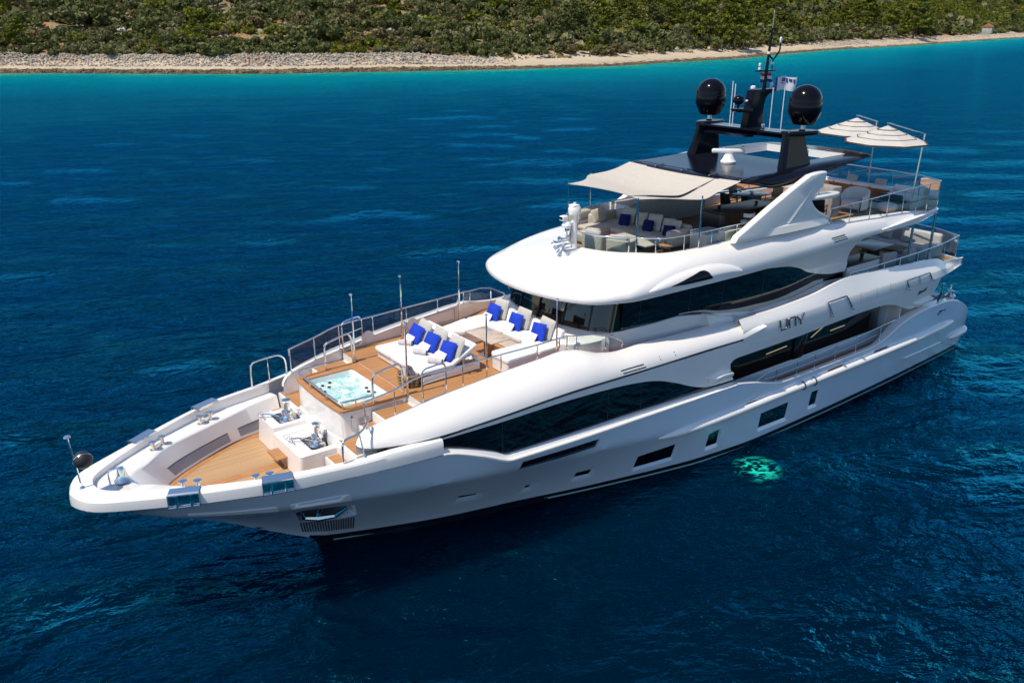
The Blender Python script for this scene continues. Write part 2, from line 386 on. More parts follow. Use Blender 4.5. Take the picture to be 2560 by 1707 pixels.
def make_sea():
    xs = axis(-2500, -30, 52, 1500, .42, 1.024); ys = axis(-700, -75, 24, 900, .42, 1.024)
    X, Y = np.meshgrid(xs, ys, indexing='ij'); rng = np.random.default_rng(7)
    Z = np.zeros_like(X); cell = np.maximum(np.gradient(xs)[:, None] + 0 * Y, np.gradient(ys)[None, :] + 0 * X)
    base = math.atan2(-.80, -.60) + rad(13)
    for i in range(46):
        lam = 1.1 * (1.085 ** i) * rng.uniform(.9, 1.1); lam = min(lam, 9 + 4 * rng.random())
        th = base + rng.normal(0, .48); k = 2 * math.pi / lam; amp = .0046 * lam ** .72 * rng.uniform(.5, 1.25)
        w = np.clip((lam / cell - 5.0) / 6.0, 0, 1)
        ph = rng.uniform(0, 6.28) + .9 * np.sin(X * .021 * rng.uniform(.5, 1.5) + Y * .027 * rng.uniform(.5, 1.5) + rng.uniform(0, 6))
        s = .5 + .5 * np.sin(k * (X * math.cos(th) + Y * math.sin(th)) + ph)
        Z += w * amp * (2 * s ** 1.35 - .9)
    Z += -.03
    n, m_ = X.shape
    V = np.stack([X, Y, Z], -1).reshape(-1, 3)
    I = np.arange(n * m_).reshape(n, m_)
    F = np.stack([I[:-1, :-1], I[1:, :-1], I[1:, 1:], I[:-1, 1:]], -1).reshape(-1, 4)
    me = bpy.data.meshes.new("sea"); me.vertices.add(len(V)); me.vertices.foreach_set("co", V.ravel())
    me.loops.add(F.size); me.loops.foreach_set("vertex_index", F.ravel().astype(np.int32)); me.polygons.add(len(F))
    me.polygons.foreach_set("loop_start", np.arange(0, F.size, 4, dtype=np.int32)); me.polygons.foreach_set("loop_total", np.full(len(F), 4, np.int32))
    me.polygons.foreach_set("use_smooth", np.ones(len(F), bool)); me.update()
    at = me.attributes.new("seabed", 'FLOAT', 'POINT')      # distance from the shore = how far down the pale bottom lies
    at.data.foreach_set("value", shore_dist(V[:, 0], V[:, 1]).astype(np.float32))
    ob = bpy.data.objects.new("sea", me); COL.objects.link(ob); tag(ob, 'deep blue rippled sea turning turquoise over the shallows', 'water', kind='structure')
    m = bpy.data.materials.new('sea_water'); m.use_nodes = True; t = m.node_tree; N = t.nodes; L = t.links; b = N["Principled BSDF"]; N.remove(b); out = N["Material Output"]
    a = nn(N, "ShaderNodeAttribute", attribute_name="seabed"); g = N.new("ShaderNodeNewGeometry")
    nz = nn(N, "ShaderNodeTexNoise", i_Scale=.05, i_Detail=4.0); L.new(g.outputs["Position"], nz.inputs["Vector"])
    n2 = nn(N, "ShaderNodeMath", operation='MULTIPLY_ADD'); n2.inputs[1].default_value = 26.; n2.inputs[2].default_value = -13.; L.new(nz.outputs["Fac"], n2.inputs[0])
    sm = nn(N, "ShaderNodeMath", operation='ADD'); L.new(a.outputs["Fac"], sm.inputs[0]); L.new(n2.outputs[0], sm.inputs[1])
    mr = nn(N, "ShaderNodeMapRange"); mr.inputs[1].default_value = 0; mr.inputs[2].default_value = 290; L.new(sm.outputs[0], mr.inputs[0])
    rp = ramp(N, [(0, (.15, .30, .19)), (.015, (.02, .29, .22)), (.06, (.0, .22, .23)), (.15, (.0, .13, .17)), (.28, (.0, .05, .088)), (.5, (.0, .024, .056)), (.68, (.0, .012, .032)), (.85, (.0, .006, .016)), (1, (.0, .005, .013))])
    L.new(mr.outputs[0], rp.inputs[0])
    # ripples too small for the mesh, in three scales, stretched along the crests
    mp = N.new("ShaderNodeMapping"); mp.inputs["Rotation"].default_value = (0, 0, -base); L.new(g.outputs["Position"], mp.inputs[0])
    def rip(sx, sy, sc, det, dist):
        mm = N.new("ShaderNodeMapping"); mm.inputs["Scale"].default_value = (sx, sy, 1); L.new(mp.outputs[0], mm.inputs[0])
        x = nn(N, "ShaderNodeTexNoise", i_Scale=sc, i_Detail=det, i_Roughness=.55, i_Distortion=dist); L.new(mm.outputs[0], x.inputs["Vector"]); return x.outputs["Fac"]
    r1 = rip(1, .5, .5, 5., .6); r2 = rip(1, .55, 1.6, 5., .5); r3 = rip(1, .7, 3.6, 3., .2)
    def bump(h, d, prev=None, s=1.0):
        bp = nn(N, "ShaderNodeBump", i_Strength=s, i_Distance=d); L.new(h, bp.inputs["Height"])
        if prev: L.new(prev, bp.inputs["Normal"])
        return bp.outputs[0]
    nrm = bump(r3, .06, bump(r2, .34, bump(r1, 1.0)))
    # light scatters back from well below the surface, so shadows lying on it blur
    df = nn(N, "ShaderNodeSubsurfaceScattering", falloff='BURLEY', i_Scale=1.0); df.inputs["Radius"].default_value = (1.2, 1.8, 2.2); L.new(rp.outputs[0], df.inputs[0]); L.new(nrm, df.inputs["Normal"])
    gl = nn(N, "ShaderNodeBsdfGlossy", i_Roughness=.07); gl.inputs[0].default_value = (.03, .54, .88, 1); L.new(nrm, gl.inputs["Normal"])
    fr = nn(N, "ShaderNodeFresnel", i_IOR=1.33); L.new(nrm, fr.inputs["Normal"])
    cl = nn(N, "ShaderNodeMapRange", interpolation_type='SMOOTHSTEP'); cl.inputs[1].default_value = .037; cl.inputs[2].default_value = .15; cl.inputs[3].default_value = .008; cl.inputs[4].default_value = .42; L.new(fr.outputs[0], cl.inputs[0])
    mx = N.new("ShaderNodeMixShader"); L.new(cl.outputs[0], mx.inputs[0]); L.new(df.outputs[0], mx.inputs[1]); L.new(gl.outputs[0], mx.inputs[2])
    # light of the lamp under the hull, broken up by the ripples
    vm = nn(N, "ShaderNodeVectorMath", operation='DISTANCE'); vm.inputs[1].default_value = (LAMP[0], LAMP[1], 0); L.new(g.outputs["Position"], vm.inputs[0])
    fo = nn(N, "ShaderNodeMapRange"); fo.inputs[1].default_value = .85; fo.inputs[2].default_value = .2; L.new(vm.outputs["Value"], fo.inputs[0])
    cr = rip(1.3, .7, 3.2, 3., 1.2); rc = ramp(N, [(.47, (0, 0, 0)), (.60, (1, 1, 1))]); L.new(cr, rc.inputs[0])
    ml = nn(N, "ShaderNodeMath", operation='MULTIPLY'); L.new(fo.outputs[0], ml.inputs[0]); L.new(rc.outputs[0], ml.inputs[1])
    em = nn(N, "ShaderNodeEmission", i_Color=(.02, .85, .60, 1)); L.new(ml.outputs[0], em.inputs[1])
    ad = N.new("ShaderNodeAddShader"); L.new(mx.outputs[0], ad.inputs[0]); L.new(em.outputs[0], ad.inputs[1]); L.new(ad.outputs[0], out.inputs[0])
    me.materials.append(m)

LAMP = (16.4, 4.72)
make_sea()

# the shore: rows run inland from the waterline
random.seed(5)
DS = [-30, -12, -5, -2, -.6, .3, 1, 1.8, 2.8, 4, 5.5, 7, 8.5, 10, 11.5, 13, 15, 18, 22, 28, 36, 46, 60, 78, 100, 130, 165, 210, 270, 350, 460, 620, 900]
def stony(x):    # 1 where stones are piled at the back of the beach (left), 0 where it is a sloping shingle beach
    return max(0., min(1., (x + 128) / 30.)) if x > -300 else max(0., min(.6, (-330 - x) / 60.)) * .6
def ground_z(x, y, d):
    n = noise.fractal(Vector((x * .05, y * .05, 0)), 1., 2., 4) ; n2 = noise.fractal(Vector((x * .25, y * .25, 3)), 1., 2., 3)
    a = lerp(d, [(-30, -5), (0, 0), (1, .5), (3, .9), (6, 1.3), (7.5, 1.8), (10, 3.6), (12, 4.1), (22, 4.6)])
    b = lerp(d, [(-30, -5), (0, 0), (1, .25), (4, .75), (10, 1.6), (18, 2.6), (24, 4.0)])
    s = stony(x); h = a * s + b * (1 - s)
    if d > 16: h += (d - 16) * (.125 + .02 * n) + n * min(3.5, (d - 16) * .12)
    return h + n2 * (.28 if d > .2 else .12) * min(1, max(.3, d / 3))
def make_shore():
    S = resample([(p.x, p.y, 0) for p in SH], 760); mb = MB(); rows = []
    for p in S: rows.append([(p.x + INL.x * d, p.y + INL.y * d, ground_z(p.x + INL.x * d, p.y + INL.y * d, d)) for d in DS])
    mb.loft(rows)
    m = mat('shore_ground', (.3, .25, .15), .95, spec=.1); t, N, L, b = nodes(m)
    g = N.new("ShaderNodeNewGeometry"); sp = N.new("ShaderNodeSeparateXYZ"); L.new(g.outputs["Position"], sp.inputs[0])
    n = nn(N, "ShaderNodeTexNoise", i_Scale=.35, i_Detail=6.0); L.new(g.outputs["Position"], n.inputs["Vector"])
    ma = nn(N, "ShaderNodeMath", operation='MULTIPLY_ADD'); ma.inputs[1].default_value = 2.2; ma.inputs[2].default_value = -1.1; L.new(n.outputs["Fac"], ma.inputs[0])
    ad = nn(N, "ShaderNodeMath", operation='ADD'); L.new(sp.outputs["Z"], ad.inputs[0]); L.new(ma.outputs[0], ad.inputs[1])
    mr = nn(N, "ShaderNodeMapRange"); mr.inputs[1].default_value = 0; mr.inputs[2].default_value = 8; L.new(ad.outputs[0], mr.inputs[0])
    r = ramp(N, [(0, (.10, .075, .04)), (.05, (.16, .11, .06)), (.085, (.46, .37, .26)), (.28, (.55, .45, .33)), (.44, (.44, .36, .26)), (.56, (.16, .135, .06)), (1, (.15, .125, .06))])
    L.new(mr.outputs[0], r.inputs[0])
    n3 = nn(N, "ShaderNodeTexNoise", i_Scale=.09, i_Detail=5.0); L.new(g.outputs["Position"], n3.inputs["Vector"])
    pr = ramp(N, [(.54, (0, 0, 0)), (.60, (1, 1, 1))]); L.new(n3.outputs["Fac"], pr.inputs[0])
    n4 = nn(N, "ShaderNodeTexNoise", i_Scale=1.4, i_Detail=6.0); L.new(g.outputs["Position"], n4.inputs["Vector"])
    sc = ramp(N, [(.35, (.14, .125, .05)), (.5, (.23, .19, .095)), (.62, (.33, .27, .17)), (.72, (.50, .45, .38))]); L.new(n4.outputs["Fac"], sc.inputs[0])
    hi = nn(N, "ShaderNodeMapRange"); hi.inputs[1].default_value = 4.2; hi.inputs[2].default_value = 5.2; L.new(sp.outputs["Z"], hi.inputs[0])
    mx = nn(N, "ShaderNodeMix", data_type='RGBA'); L.new(hi.outputs[0], mx.inputs[0]); L.new(r.outputs[0], mx.inputs[6]); L.new(sc.outputs[0], mx.inputs[7])
    rs = nn(N, "ShaderNodeMapRange"); rs.inputs[1].default_value = 2.0; rs.inputs[2].default_value = 2.6; L.new(sp.outputs["Z"], rs.inputs[0])
    mm = nn(N, "ShaderNodeMath", operation='MULTIPLY'); L.new(pr.outputs[0], mm.inputs[0]); L.new(rs.outputs[0], mm.inputs[1])
    m5 = nn(N, "ShaderNodeMath", operation='MULTIPLY'); m5.inputs[1].default_value = .5; L.new(mm.outputs[0], m5.inputs[0])
    m2 = nn(N, "ShaderNodeMix", data_type='RGBA'); L.new(m5.outputs[0], m2.inputs[0]); L.new(mx.outputs[2], m2.inputs[6]); m2.inputs[7].default_value = (.40, .17, .075, 1)
    L.new(m2.outputs[2], b.inputs["Base Color"])
    n6 = nn(N, "ShaderNodeTexNoise", i_Scale=2.2, i_Detail=5.0); L.new(g.outputs["Position"], n6.inputs["Vector"])
    bp = nn(N, "ShaderNodeBump", i_Strength=1.0, i_Distance=.35); L.new(n6.outputs["Fac"], bp.inputs["Height"]); L.new(bp.outputs[0], b.inputs["Normal"])
    tag(mb.build('hillside', m, ang=180), 'scrubby limestone hillside with a pale shingle shore', 'terrain', kind='structure')
make_shore()

# ------------------------------------------------------------------ the yacht: hull

yacht = thing('motor_yacht', (0, 0, 0), 0, 'white three deck motor yacht with black hardtop and long dark windows', 'yacht')
def part(mb, name, mats, **k):
    if getattr(mb, 'mir', False):
        if min(abs(v[1]) for v in mb.v) < 1e-3: mb.mirror()          # meets its mirror image on the centreline: one piece
        else:                                                        # a port piece and a starboard piece
            o = MB(); o.v = [(x, -y, z) for x, y, z in mb.v]; o.f = [f[::-1] for f in mb.f]; o.m = list(mb.m); o.build(name, mats, yacht, **k)
    return mb.build(name, mats, yacht, **k)
def both(mb): mb.mir = True; return mb

# hull side windows: (outline of the recess in the hull, outline of the glass)
def ins(p, l=.05, r=.07, b=.12, t=.01):
    (x0, z0), (x1, z1), (x2, z2), (x3, z3) = p      # low aft.. order: front-bottom, front-top, aft-top, aft-bottom
    return [(x0 + l, z0 - b), (x1 + l, z1 + t), (x2 - r, z2 + t), (x3 - r, z3 - b)]
WIN = [[(25.17, 2.17), (25.17, 2.57), (22.51, 2.53), (22.59, 2.24)],
       [(20.32, .50), (20.41, 1.08), (18.97, 1.18), (18.91, .55)],
       [(17.51, .53), (17.55, 1.12), (17.05, 1.19), (17.00, .55)],
       [(15.02, .55), (15.03, 1.17), (13.46, 1.18), (13.47, .51)],
       [(12.15, .57), (12.16, 1.18), (11.70, 1.19), (11.68, .55)]]
PORT = [([(26.36, 1.00), (26.43, 1.37), (25.67, 1.24), (25.63, .92)], [(26.42, 1.18), (26.42, 1.35), (25.73, 1.23), (25.80, 1.14)]),
        ([(24.20, .66), (24.24, 1.03), (23.92, .99), (23.86, .65)], [(24.24, .85), (24.23, 1.02), (24.00, 1.0), (24.01, .82)]),
        ([(22.60, .65), (22.64, 1.09), (21.95, 1.07), (21.91, .66)], [(22.63, .80), (22.63, 1.08), (22.03, 1.07), (22.04, .80)]),
        ([(11.55, 1.74), (11.47, 1.90), (10.33, 1.90), (10.42, 1.74)], [(11.50, 1.76), (11.45, 1.88), (10.42, 1.88), (10.50, 1.77)]),
        ([(8.57, 1.74), (8.44, 1.91), (7.31, 1.91), (7.39, 1.75)], [(8.52, 1.76), (8.42, 1.89), (7.38, 1.89), (7.47, 1.77)]),
        ([(16.03, 1.64), (16.03, 1.87), (15.45, 1.87), (15.46, 1.64)], [(15.98, 1.68), (15.98, 1.83), (15.51, 1.83), (15.51, 1.68)]),
        ([(3.72, 2.33), (3.74, 2.51), (3.10, 2.51), (3.06, 2.33)], [(3.69, 2.36), (3.70, 2.48), (3.14, 2.48), (3.11, 2.36)])]
ANCH = [(30.89, 2.22), (30.80, 2.36), (29.52, 2.20), (29.16, 1.44), (29.50, 1.34), (30.47, 1.38)]
HOLES = [(ins(p) if i else p, p, .07) for i, p in enumerate(WIN)] + [(a, b_, .06) for a, b_ in PORT]
holes2 = [(rounded(a, .05), rounded(b_, .035), d) for a, b_, d in HOLES]
anch_o = rounded(ANCH, .06); anch_i = [(30.2 + (x - 30.2) * .9, 1.75 + (z - 1.75) * .9) for x, z in anch_o]
def hull_outline():
    top = [(x, Zt(x)) for x in list(np.arange(0.02, 2.2, .12)) + list(np.arange(2.2, 28, .3)) + list(np.arange(28, 34, .25)) + [34.2, 34.5, 34.8, 35., 35.15, 35.28, 35.38, 35.45, 35.5]]
    stem = [(x, Zs(x)) for x in (35.4, 35.2, 35., 34.75, 34.5, 34., 33.47, 32.9, 32.26, 31.8, 31.35, 30.9, 30.45, 30.1, 29.87, 29.6)] + [(29.3, -.3), (29.0, -.5)]
    return top + stem + [(x, -.5) for x in np.arange(28.5, .1, -.5)] + [(.02, -.5)]
mb = MB(); panel(mb, hull_outline(), [h[0] for h in holes2] + [anch_o], hullY, .22, grid=.14, edge=.12)
for h, g, d in holes2: reveal(mb, h, g, hullY, d, .12)
reveal(mb, anch_o, anch_i, hullY, .35, .12)
# transom, rounded quarters
tr = [[(-.02 - .5 * (1 - (abs(y) / 3.1) ** 4) * (.2 + .12 * z), y, z) for y in np.linspace(0, hullY(.02, z), 12)] for z in (-.5, 0, .5, .9, 1.3, 1.55)]
mb.loft(tr)
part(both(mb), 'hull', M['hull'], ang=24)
# black stripe along the waterline
mb = MB(); zb = lambda x: lerp(x, [(0, .20), (8, .21), (18, .20), (26, .20), (29.2, .28), (30.2, .42)])
xs = [29.95, 29.8, 29.6, 29.3] + list(np.arange(29, 0, -.5)) + [.02]
mb.loft([[(x + .012 * (x > 29), hullY(x, z) + .012, z) for z in np.linspace(max(Zs(x) if x > 29.6 else -.3, -.3), zb(x), 5)] for x in xs])
part(both(mb), 'boot_stripe', M['boot'])
mb = MB(); mb.loft([[(x, hullY(x, z) + .016, z) for z in (-.02, .045)] for x in xs[3:]]); part(both(mb), 'waterline_stripe', M['pale_line'])
for i, (h, g, d) in enumerate(holes2):
    mt = M['glass'] if i not in (8, 9) else M['teak_solid'] if i == 8 else M['grey']
    for s in (1, -1):
        mb = MB(); panel(mb, g, [], lambda x, z: hullY(x, z) - d + .004, .3)
        if s < 0: mb.v = [(x, -y, z) for x, y, z in mb.v]
        w = part(mb, 'porthole' if i > 4 else 'hull_window', mt)
        if i in (10, 11):                                            # polished rims
            rm = MB(); rm.tube([(x, s * (hullY(x, z) + .004), z) for x, z in h], .018, 6, closed=True); rm.build('rim', M['chrome'], w)
# anchor pocket with its stainless anchor and the louvre below it
mb = MB(); panel(mb, anch_i, [], lambda x, z: hullY(x, z) - .34, .3); pk = part(mb, 'anchor_pocket', M['glass'], ang=180)
A = MB(); hy = lambda x, z, o: (x, hullY(x, z) - o, z)
A.tube([hy(30.25, 2.25, .2), hy(30.1, 1.6, .1)], .06, 8); A.tube([hy(30.60, 1.95, .14), hy(30.45, 1.62, .06), hy(30.1, 1.52, .03), hy(29.7, 1.55, .05), hy(29.5, 1.92, .14)], [.03, .07, .10, .07, .03], 8)
A.build('anchor', M['steel'], pk)
for s in (1, -1):
    mb = MB()
    for k in range(21):
        x = 30.46 - k * .063; zt_ = 1.31 - .001 * k; zb_ = .62 - .006 * k
        q = [(x, zt_), (x - .034, zt_), (x - .30, zb_), (x - .266, zb_)]
        panel(mb, q[::-1], [], hullY, .2, off=.008)
    if s < 0: mb.v = [(x, -y, z) for x, y, z in mb.v]
    part(mb, 'anchor_louvre', M['dark'])
# rub strakes: the round rail amidships, the low one at the quarter, the two pads under the bow
def strake(pts, r, name, mtl, sq=1.0):
    for s in (1, -1):
        mb = MB(); P = spline(pts, 6); n = len(P); rr = [r * min(1, .35 + 6 * min(i, n - 1 - i) / n) for i in range(n)]
        mb.tube([(x, s * y, z) for x, y, z in P], rr, 12); part(mb, name, mtl)
strake([(x, hullY(x, 1.69) + (.04 if x < 19 else .0), 1.69 if x < 17 else 1.69 + (x - 17) * .01) for x in (20.0, 19.5, 18.5, 17, 15, 13, 11, 9, 7, 5, 3.5, 2.6, 2.05)], .135, 'rub_rail', M['gel'])
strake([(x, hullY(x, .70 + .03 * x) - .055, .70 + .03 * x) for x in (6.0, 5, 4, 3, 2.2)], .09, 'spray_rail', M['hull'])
strake([(x, hullY(max(x, .03), .88) + .03, .82) for x in (1.8, 1.2, .7, .3, .02)] + [(-.22, 2.75, .84), (-.40, 2.0, .84), (-.48, .9, .84), (-.5, 0, .84)], .14, 'stern_rub_rail', M['gel'])
for x in (13.0, 12.35):
    mb = MB(); y = hullY(x, 1.69) + .04; mb.tube([(x, y + .139 * math.cos(a), 1.69 + .139 * math.sin(a)) for a in np.linspace(-1.6, 1.8, 9)], .03, 6); part(mb, 'gate_seam', M['dark'])
for q in ([(33.37, 2.96), (31.54, 2.89), (31.46, 2.73), (33.30, 2.88)], [(31.25, 2.90), (29.88, 2.86), (29.78, 2.62), (31.2, 2.72)]):
    for s in (1, -1):
        mb = MB(); o = rounded(q, .04); panel(mb, o, [], hullY, .2, off=.035); reveal(mb, [(31.2 + (x - 31.2) * 1.0, z) for x, z in o], o, lambda x, z: hullY(x, z), -.035)
        if s < 0: mb.v = [(x, -y, z) for x, y, z in mb.v]
        part(mb, 'bow_rub_pad', M['gel'])

# ------------------------------------------------------------------ bow: broad white band, bulwark, well
T_ZC = [(27.5, 3.92), (28.8, 3.9), (30, 3.83), (31.3, 3.83), (31.93, 3.81), (33.27, 3.75), (33.8, 3.72), (34.6, 3.70), (35.5, 3.68)]
bx = [27.58] + list(np.arange(27.8, 34, .25)) + [34.2, 34.4, 34.6, 34.8, 34.95, 35.08, 35.2, 35.28, 35.35, 35.41, 35.46, 35.49, 35.5]
outer = [(x, Yo(x), Zt(x)) for x in bx]
def inw(i, d):
    a = Vector(outer[max(0, i - 1)][:2]); b = Vector(outer[min(len(bx) - 1, i + 1)][:2]) if i < len(bx) - 1 else Vector((outer[i - 1][0], -outer[i - 1][1]))
    t = (b - a).normalized(); n = Vector((t.y, -t.x)); n = n if n.x * 1 < 0 or n.y < 0 else -n
    return Vector(outer[i][:2]) + n * d
rows = []
for d, f in ((.03, -.02), (0, .04), (0, .5), (.015, .82), (.05, .96), (.09, 1.0)):
    r = []
    for i, (x, y, z) in enumerate(outer):
        p = inw(i, d); p.y = max(0, p.y) if i < len(bx) - 1 else 0; r.append((p.x, p.y, z + (lerp(x, T_ZC) - z) * f))
    rows.append(r)
capI = spline([(27.58, 3.13), (28.8, 2.98), (30, 2.75), (31.2, 2.5), (31.9, 2.29), (33.1, 1.69), (33.68, 1.33), (34.1, 1.05), (34.5, .74), (34.8, .47), (34.93, .24), (34.97, 0)], 6)
capI3 = [(x, max(0, y), lerp(x, T_ZC) + .002) for x, y in capI]; n_ = len(rows[0])
co = resample(rows[-1], 80); ci = resample(capI3, 80)
mb = MB(); mb.loft([resample(r, 80) for r in rows] + [ci]); part(both(mb), 'bow_bulwark', M['gel'], ang=26)
mb = MB(); mb.loft([[(27.6, hullY(27.6, 3.48), 3.46), (27.6, 3.0, 3.5)], [(27.575, Yo(27.6) - .03, 3.90), (27.575, 3.0, 3.95)]]); part(both(mb), 'bulwark_end', M['gel'])
def upto(pts, xm): return [p for p in pts if p[0] >= xm - 1e-6]
i0 = upto(capI3, 29.5); N_ = 60
wi = resample(i0, N_); wl = resample([(x, y, 3.55) for x, y, z in i0], N_)
li = resample([(x, max(0, y), 3.53) for x, y in spline([(29.5, 2.55), (30.35, 2.32), (31.75, 1.75), (33.0, 1.2), (33.65, .62), (34.05, .3), (34.2, 0)], 8)], N_)
dk = resample([(x, max(0, y), 2.78) for x, y in spline([(29.5, 2.28), (30.1, 2.12), (31.2, 1.84), (32.3, 1.28), (33.06, .78), (33.35, .4), (33.45, 0)], 8)], N_)
SL = lambda a, b, t: [tuple(Vector(p).lerp(Vector(q), t)) for p, q in zip(a, b)]
mb = MB(); mb.loft([wi, SL(wi, wl, .85), wl, SL(wl, li, .94), SL(li, dk, .04), SL(li, dk, .97), dk]); part(both(mb), 'bow_well', M['gel'], ang=30)
def slope(s0, s1, u0, u1, off):
    # strip lying on the well's sloping side, between fractions of its length and of its height
    k = [int(s0 * (N_ - 1) + i * (s1 - s0) * (N_ - 1) / 8) for i in range(9)]
    return [[tuple(Vector(li[i]).lerp(Vector(dk[i]), u) + Vector((-.3, -.95, .5)).normalized() * off) for i in k] for u in (u0, u1)]
for s in (-1, 1):
    for a, b_, u0, u1 in ((.04, .30, .58, .90), (.36, .78, .58, .92)):
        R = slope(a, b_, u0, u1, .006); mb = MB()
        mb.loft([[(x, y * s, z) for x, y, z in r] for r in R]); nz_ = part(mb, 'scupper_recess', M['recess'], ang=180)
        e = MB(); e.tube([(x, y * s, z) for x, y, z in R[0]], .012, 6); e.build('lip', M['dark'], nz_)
fd = [(p[0], p[1]) for p in dk]
mb = MB(); mb.loft([[(x, -y, 2.755) for x, y in fd], [(x, 0, 2.755) for x, y in fd], [(x, y, 2.755) for x, y in fd]]); part(mb, 'bow_deck', M['teak_bow'])
mb = MB(); ring = [(x, y, 2.762) for x, y in fd]; ring2 = [(p[0] - .05, max(0, p[1] - .14), 2.762) for p in ring]
mb.strip(ring, ring2); part(both(mb), 'margin_plank', M['teak_solid'])
mb = MB(); mb.box((31.9, 0, 2.757), (3.0, .22, .014)); part(mb, 'king_plank', M['teak_solid'])

# platform with the windlasses, steps at both sides of the tub
mb = MB(); out = rounded([(30.36, -1.72), (30.42, -.6), (30.42, .55), (30.32, 1.12), (29.35, 1.12), (29.35, -1.72)], .16, 5)
wells = [[(30.0, .12), (30.0, .92), (29.36, .92), (29.36, .12)], [(30.13, -1.5), (30.13, -.82), (29.5, -.82), (29.5, -1.5)]]
zt1 = lambda x, y: 3.36 + (.09 if y < -.66 else 0)
def flat(mb, o, hs, z, step=.3): 
    a = MB(); panel(a, o, hs, lambda x, y: 0, step); mb.add([(x, q, z(x, q) if callable(z) else z) for x, _, q in a.v], a.f)
wr = [rounded(w, .08, 4) for w in wells]
for sub, hs, z in (([(30.42, -.66), (30.42, 1.12), (29.35, 1.12), (29.35, -.66)], [wr[0]], 3.36), ([(30.40, -1.72), (30.40, -.66), (29.35, -.66), (29.35, -1.72)], [wr[1]], 3.47)):
    o = rounded(sub, .12, 5); flat(mb, o, hs, z, .2)
    q = [(x, y, z) for x, y in o]; mb.strip(q + q[:1], [(x + (.06 if x > 29.9 else 0), y * 1.02, 2.77) for x, y, _ in q + q[:1]])
    for h in hs: mb.strip([(x, y, z) for x, y in h + h[:1]], [(x, y, z - .28) for x, y in h + h[:1]])
part(mb, 'windlass_platform', M['gel'], ang=40)
for s, rows_ in ((1, ((29.45, 29.80, 1.2, 2.1, 3.24), (28.85, 29.45, 1.2, 2.3, 3.60), (28.45, 28.9, 1.35, 2.3, 3.95), (27.75, 28.5, 1.4, 2.3, 4.22))), (-1, ((29.45, 29.85, 1.72, 2.3, 3.24), (28.85, 29.45, 1.2, 2.55, 3.60), (28.45, 28.9, 1.35, 2.3, 3.95), (27.75, 28.5, 1.4, 2.3, 4.22)))):
    for x0, x1, y0, y1, z in rows_:
        mb = MB(); mb.box(((x0 + x1) / 2 - .15, s * (y0 + y1) / 2, (2.7 + z) / 2), (x1 - x0 + .3, y1 - y0, z - 2.7), .02); st = part(mb, 'step', M['gel'])
        t_ = MB(); t_.box(((x0 + x1) / 2 - .14, s * (y0 + y1) / 2, z + .004), (x1 - x0 + .19, y1 - y0 - .1, .012)); t_.build('tread', M['teak'], st)
# folding teak step on the platform's front
mb = MB(); mb.box((30.56, .02, 3.06), (.36, .66, .035), .01); st = part(mb, 'folding_step', M['teak'])
e = MB(); [e.box((30.52, y, 2.9), (.05, .03, .3)) for y in (-.26, .3)]; e.box((30.72, .02, 3.03), (.03, .66, .05), .008); e.build('bracket', M['teak_solid'], st)
mb = MB(); mb.box((30.42, .05, 2.9), (.08, .42, .2), .01); part(mb, 'locker_recess', M['dark'])
def windlass(x, y, z):
    w = bpy.data.objects.new('windlass', None); COL.objects.link(w); w.parent = yacht; w.location = (x, y, z)
    a = MB(); a.lathe([(.2, -.28), (.2, -.05), (.15, 0), (.13, .08), (.17, .14), (.16, .2), (.09, .24), (.075, .42), (.12, .5), (.125, .53), (.06, .56), (0, .56)], n=20); a.build('capstan', M['chrome'], w)
    a = MB(); a.lathe([(.2, -.04), (.23, 0), (.13, .03), (.23, .06), (.2, .1)], n=20, c=(.05, -.02, -.12)); a.build('gypsy', M['steel'], w)
    a = MB(); a.tube([(.12, -.12, .0), (.45, -.28, .12), (.62, -.38, .1)], .02, 6); a.tube([(.62 + .07 * math.cos(t), -.38, .1 + .07 * math.sin(t)) for t in np.linspace(0, 6.28, 14)], .014, 6); a.tube([(.60, -.24 + .07 * math.cos(t), .04 + .07 * math.sin(t)) for t in np.linspace(0, 6.28, 14)], .014, 6); a.build('brake_handle', M['chrome'], w)
    a = MB(); a.box((.02, .1, -.2), (.45, .2, .12), .03); a.lathe([(.1, 0), (.12, .1), (.1, .2), (0, .22)], c=(-.02, .17, -.15), n=14); a.build('gearbox', M['chrome'], w)
    a = MB(); random.seed(3)
    for k in range(9): 
        p = Vector((.1 + k * .045, -.05, -.02 + .05 * math.sin(k * .5))); a.tube([p + Vector((.035 * math.cos(t), .02 * math.sin(t) * (k % 2), .02 * math.sin(t) * (1 - k % 2))) for t in np.linspace(0, 6.28, 8)], .009, 5)
    a.build('chain', M['steel'], w)
    return w
windlass(29.66, .52, 3.36); windlass(29.78, -1.12, 3.46)
for w, z in ((wr[0], 3.1), (wr[1], 3.34)):
    mb = MB(); flat(mb, w, [], z, .2); part(mb, 'windlass_tray', M['chrome'])
mb = MB(); o = rounded([(30.28, -.32), (30.28, .06), (29.62, .06), (29.62, -.32)], .06); mb.tube([(x, y, 3.362) for x, y in o], .006, 5, closed=True); part(mb, 'hatch_seam', M['grey'])

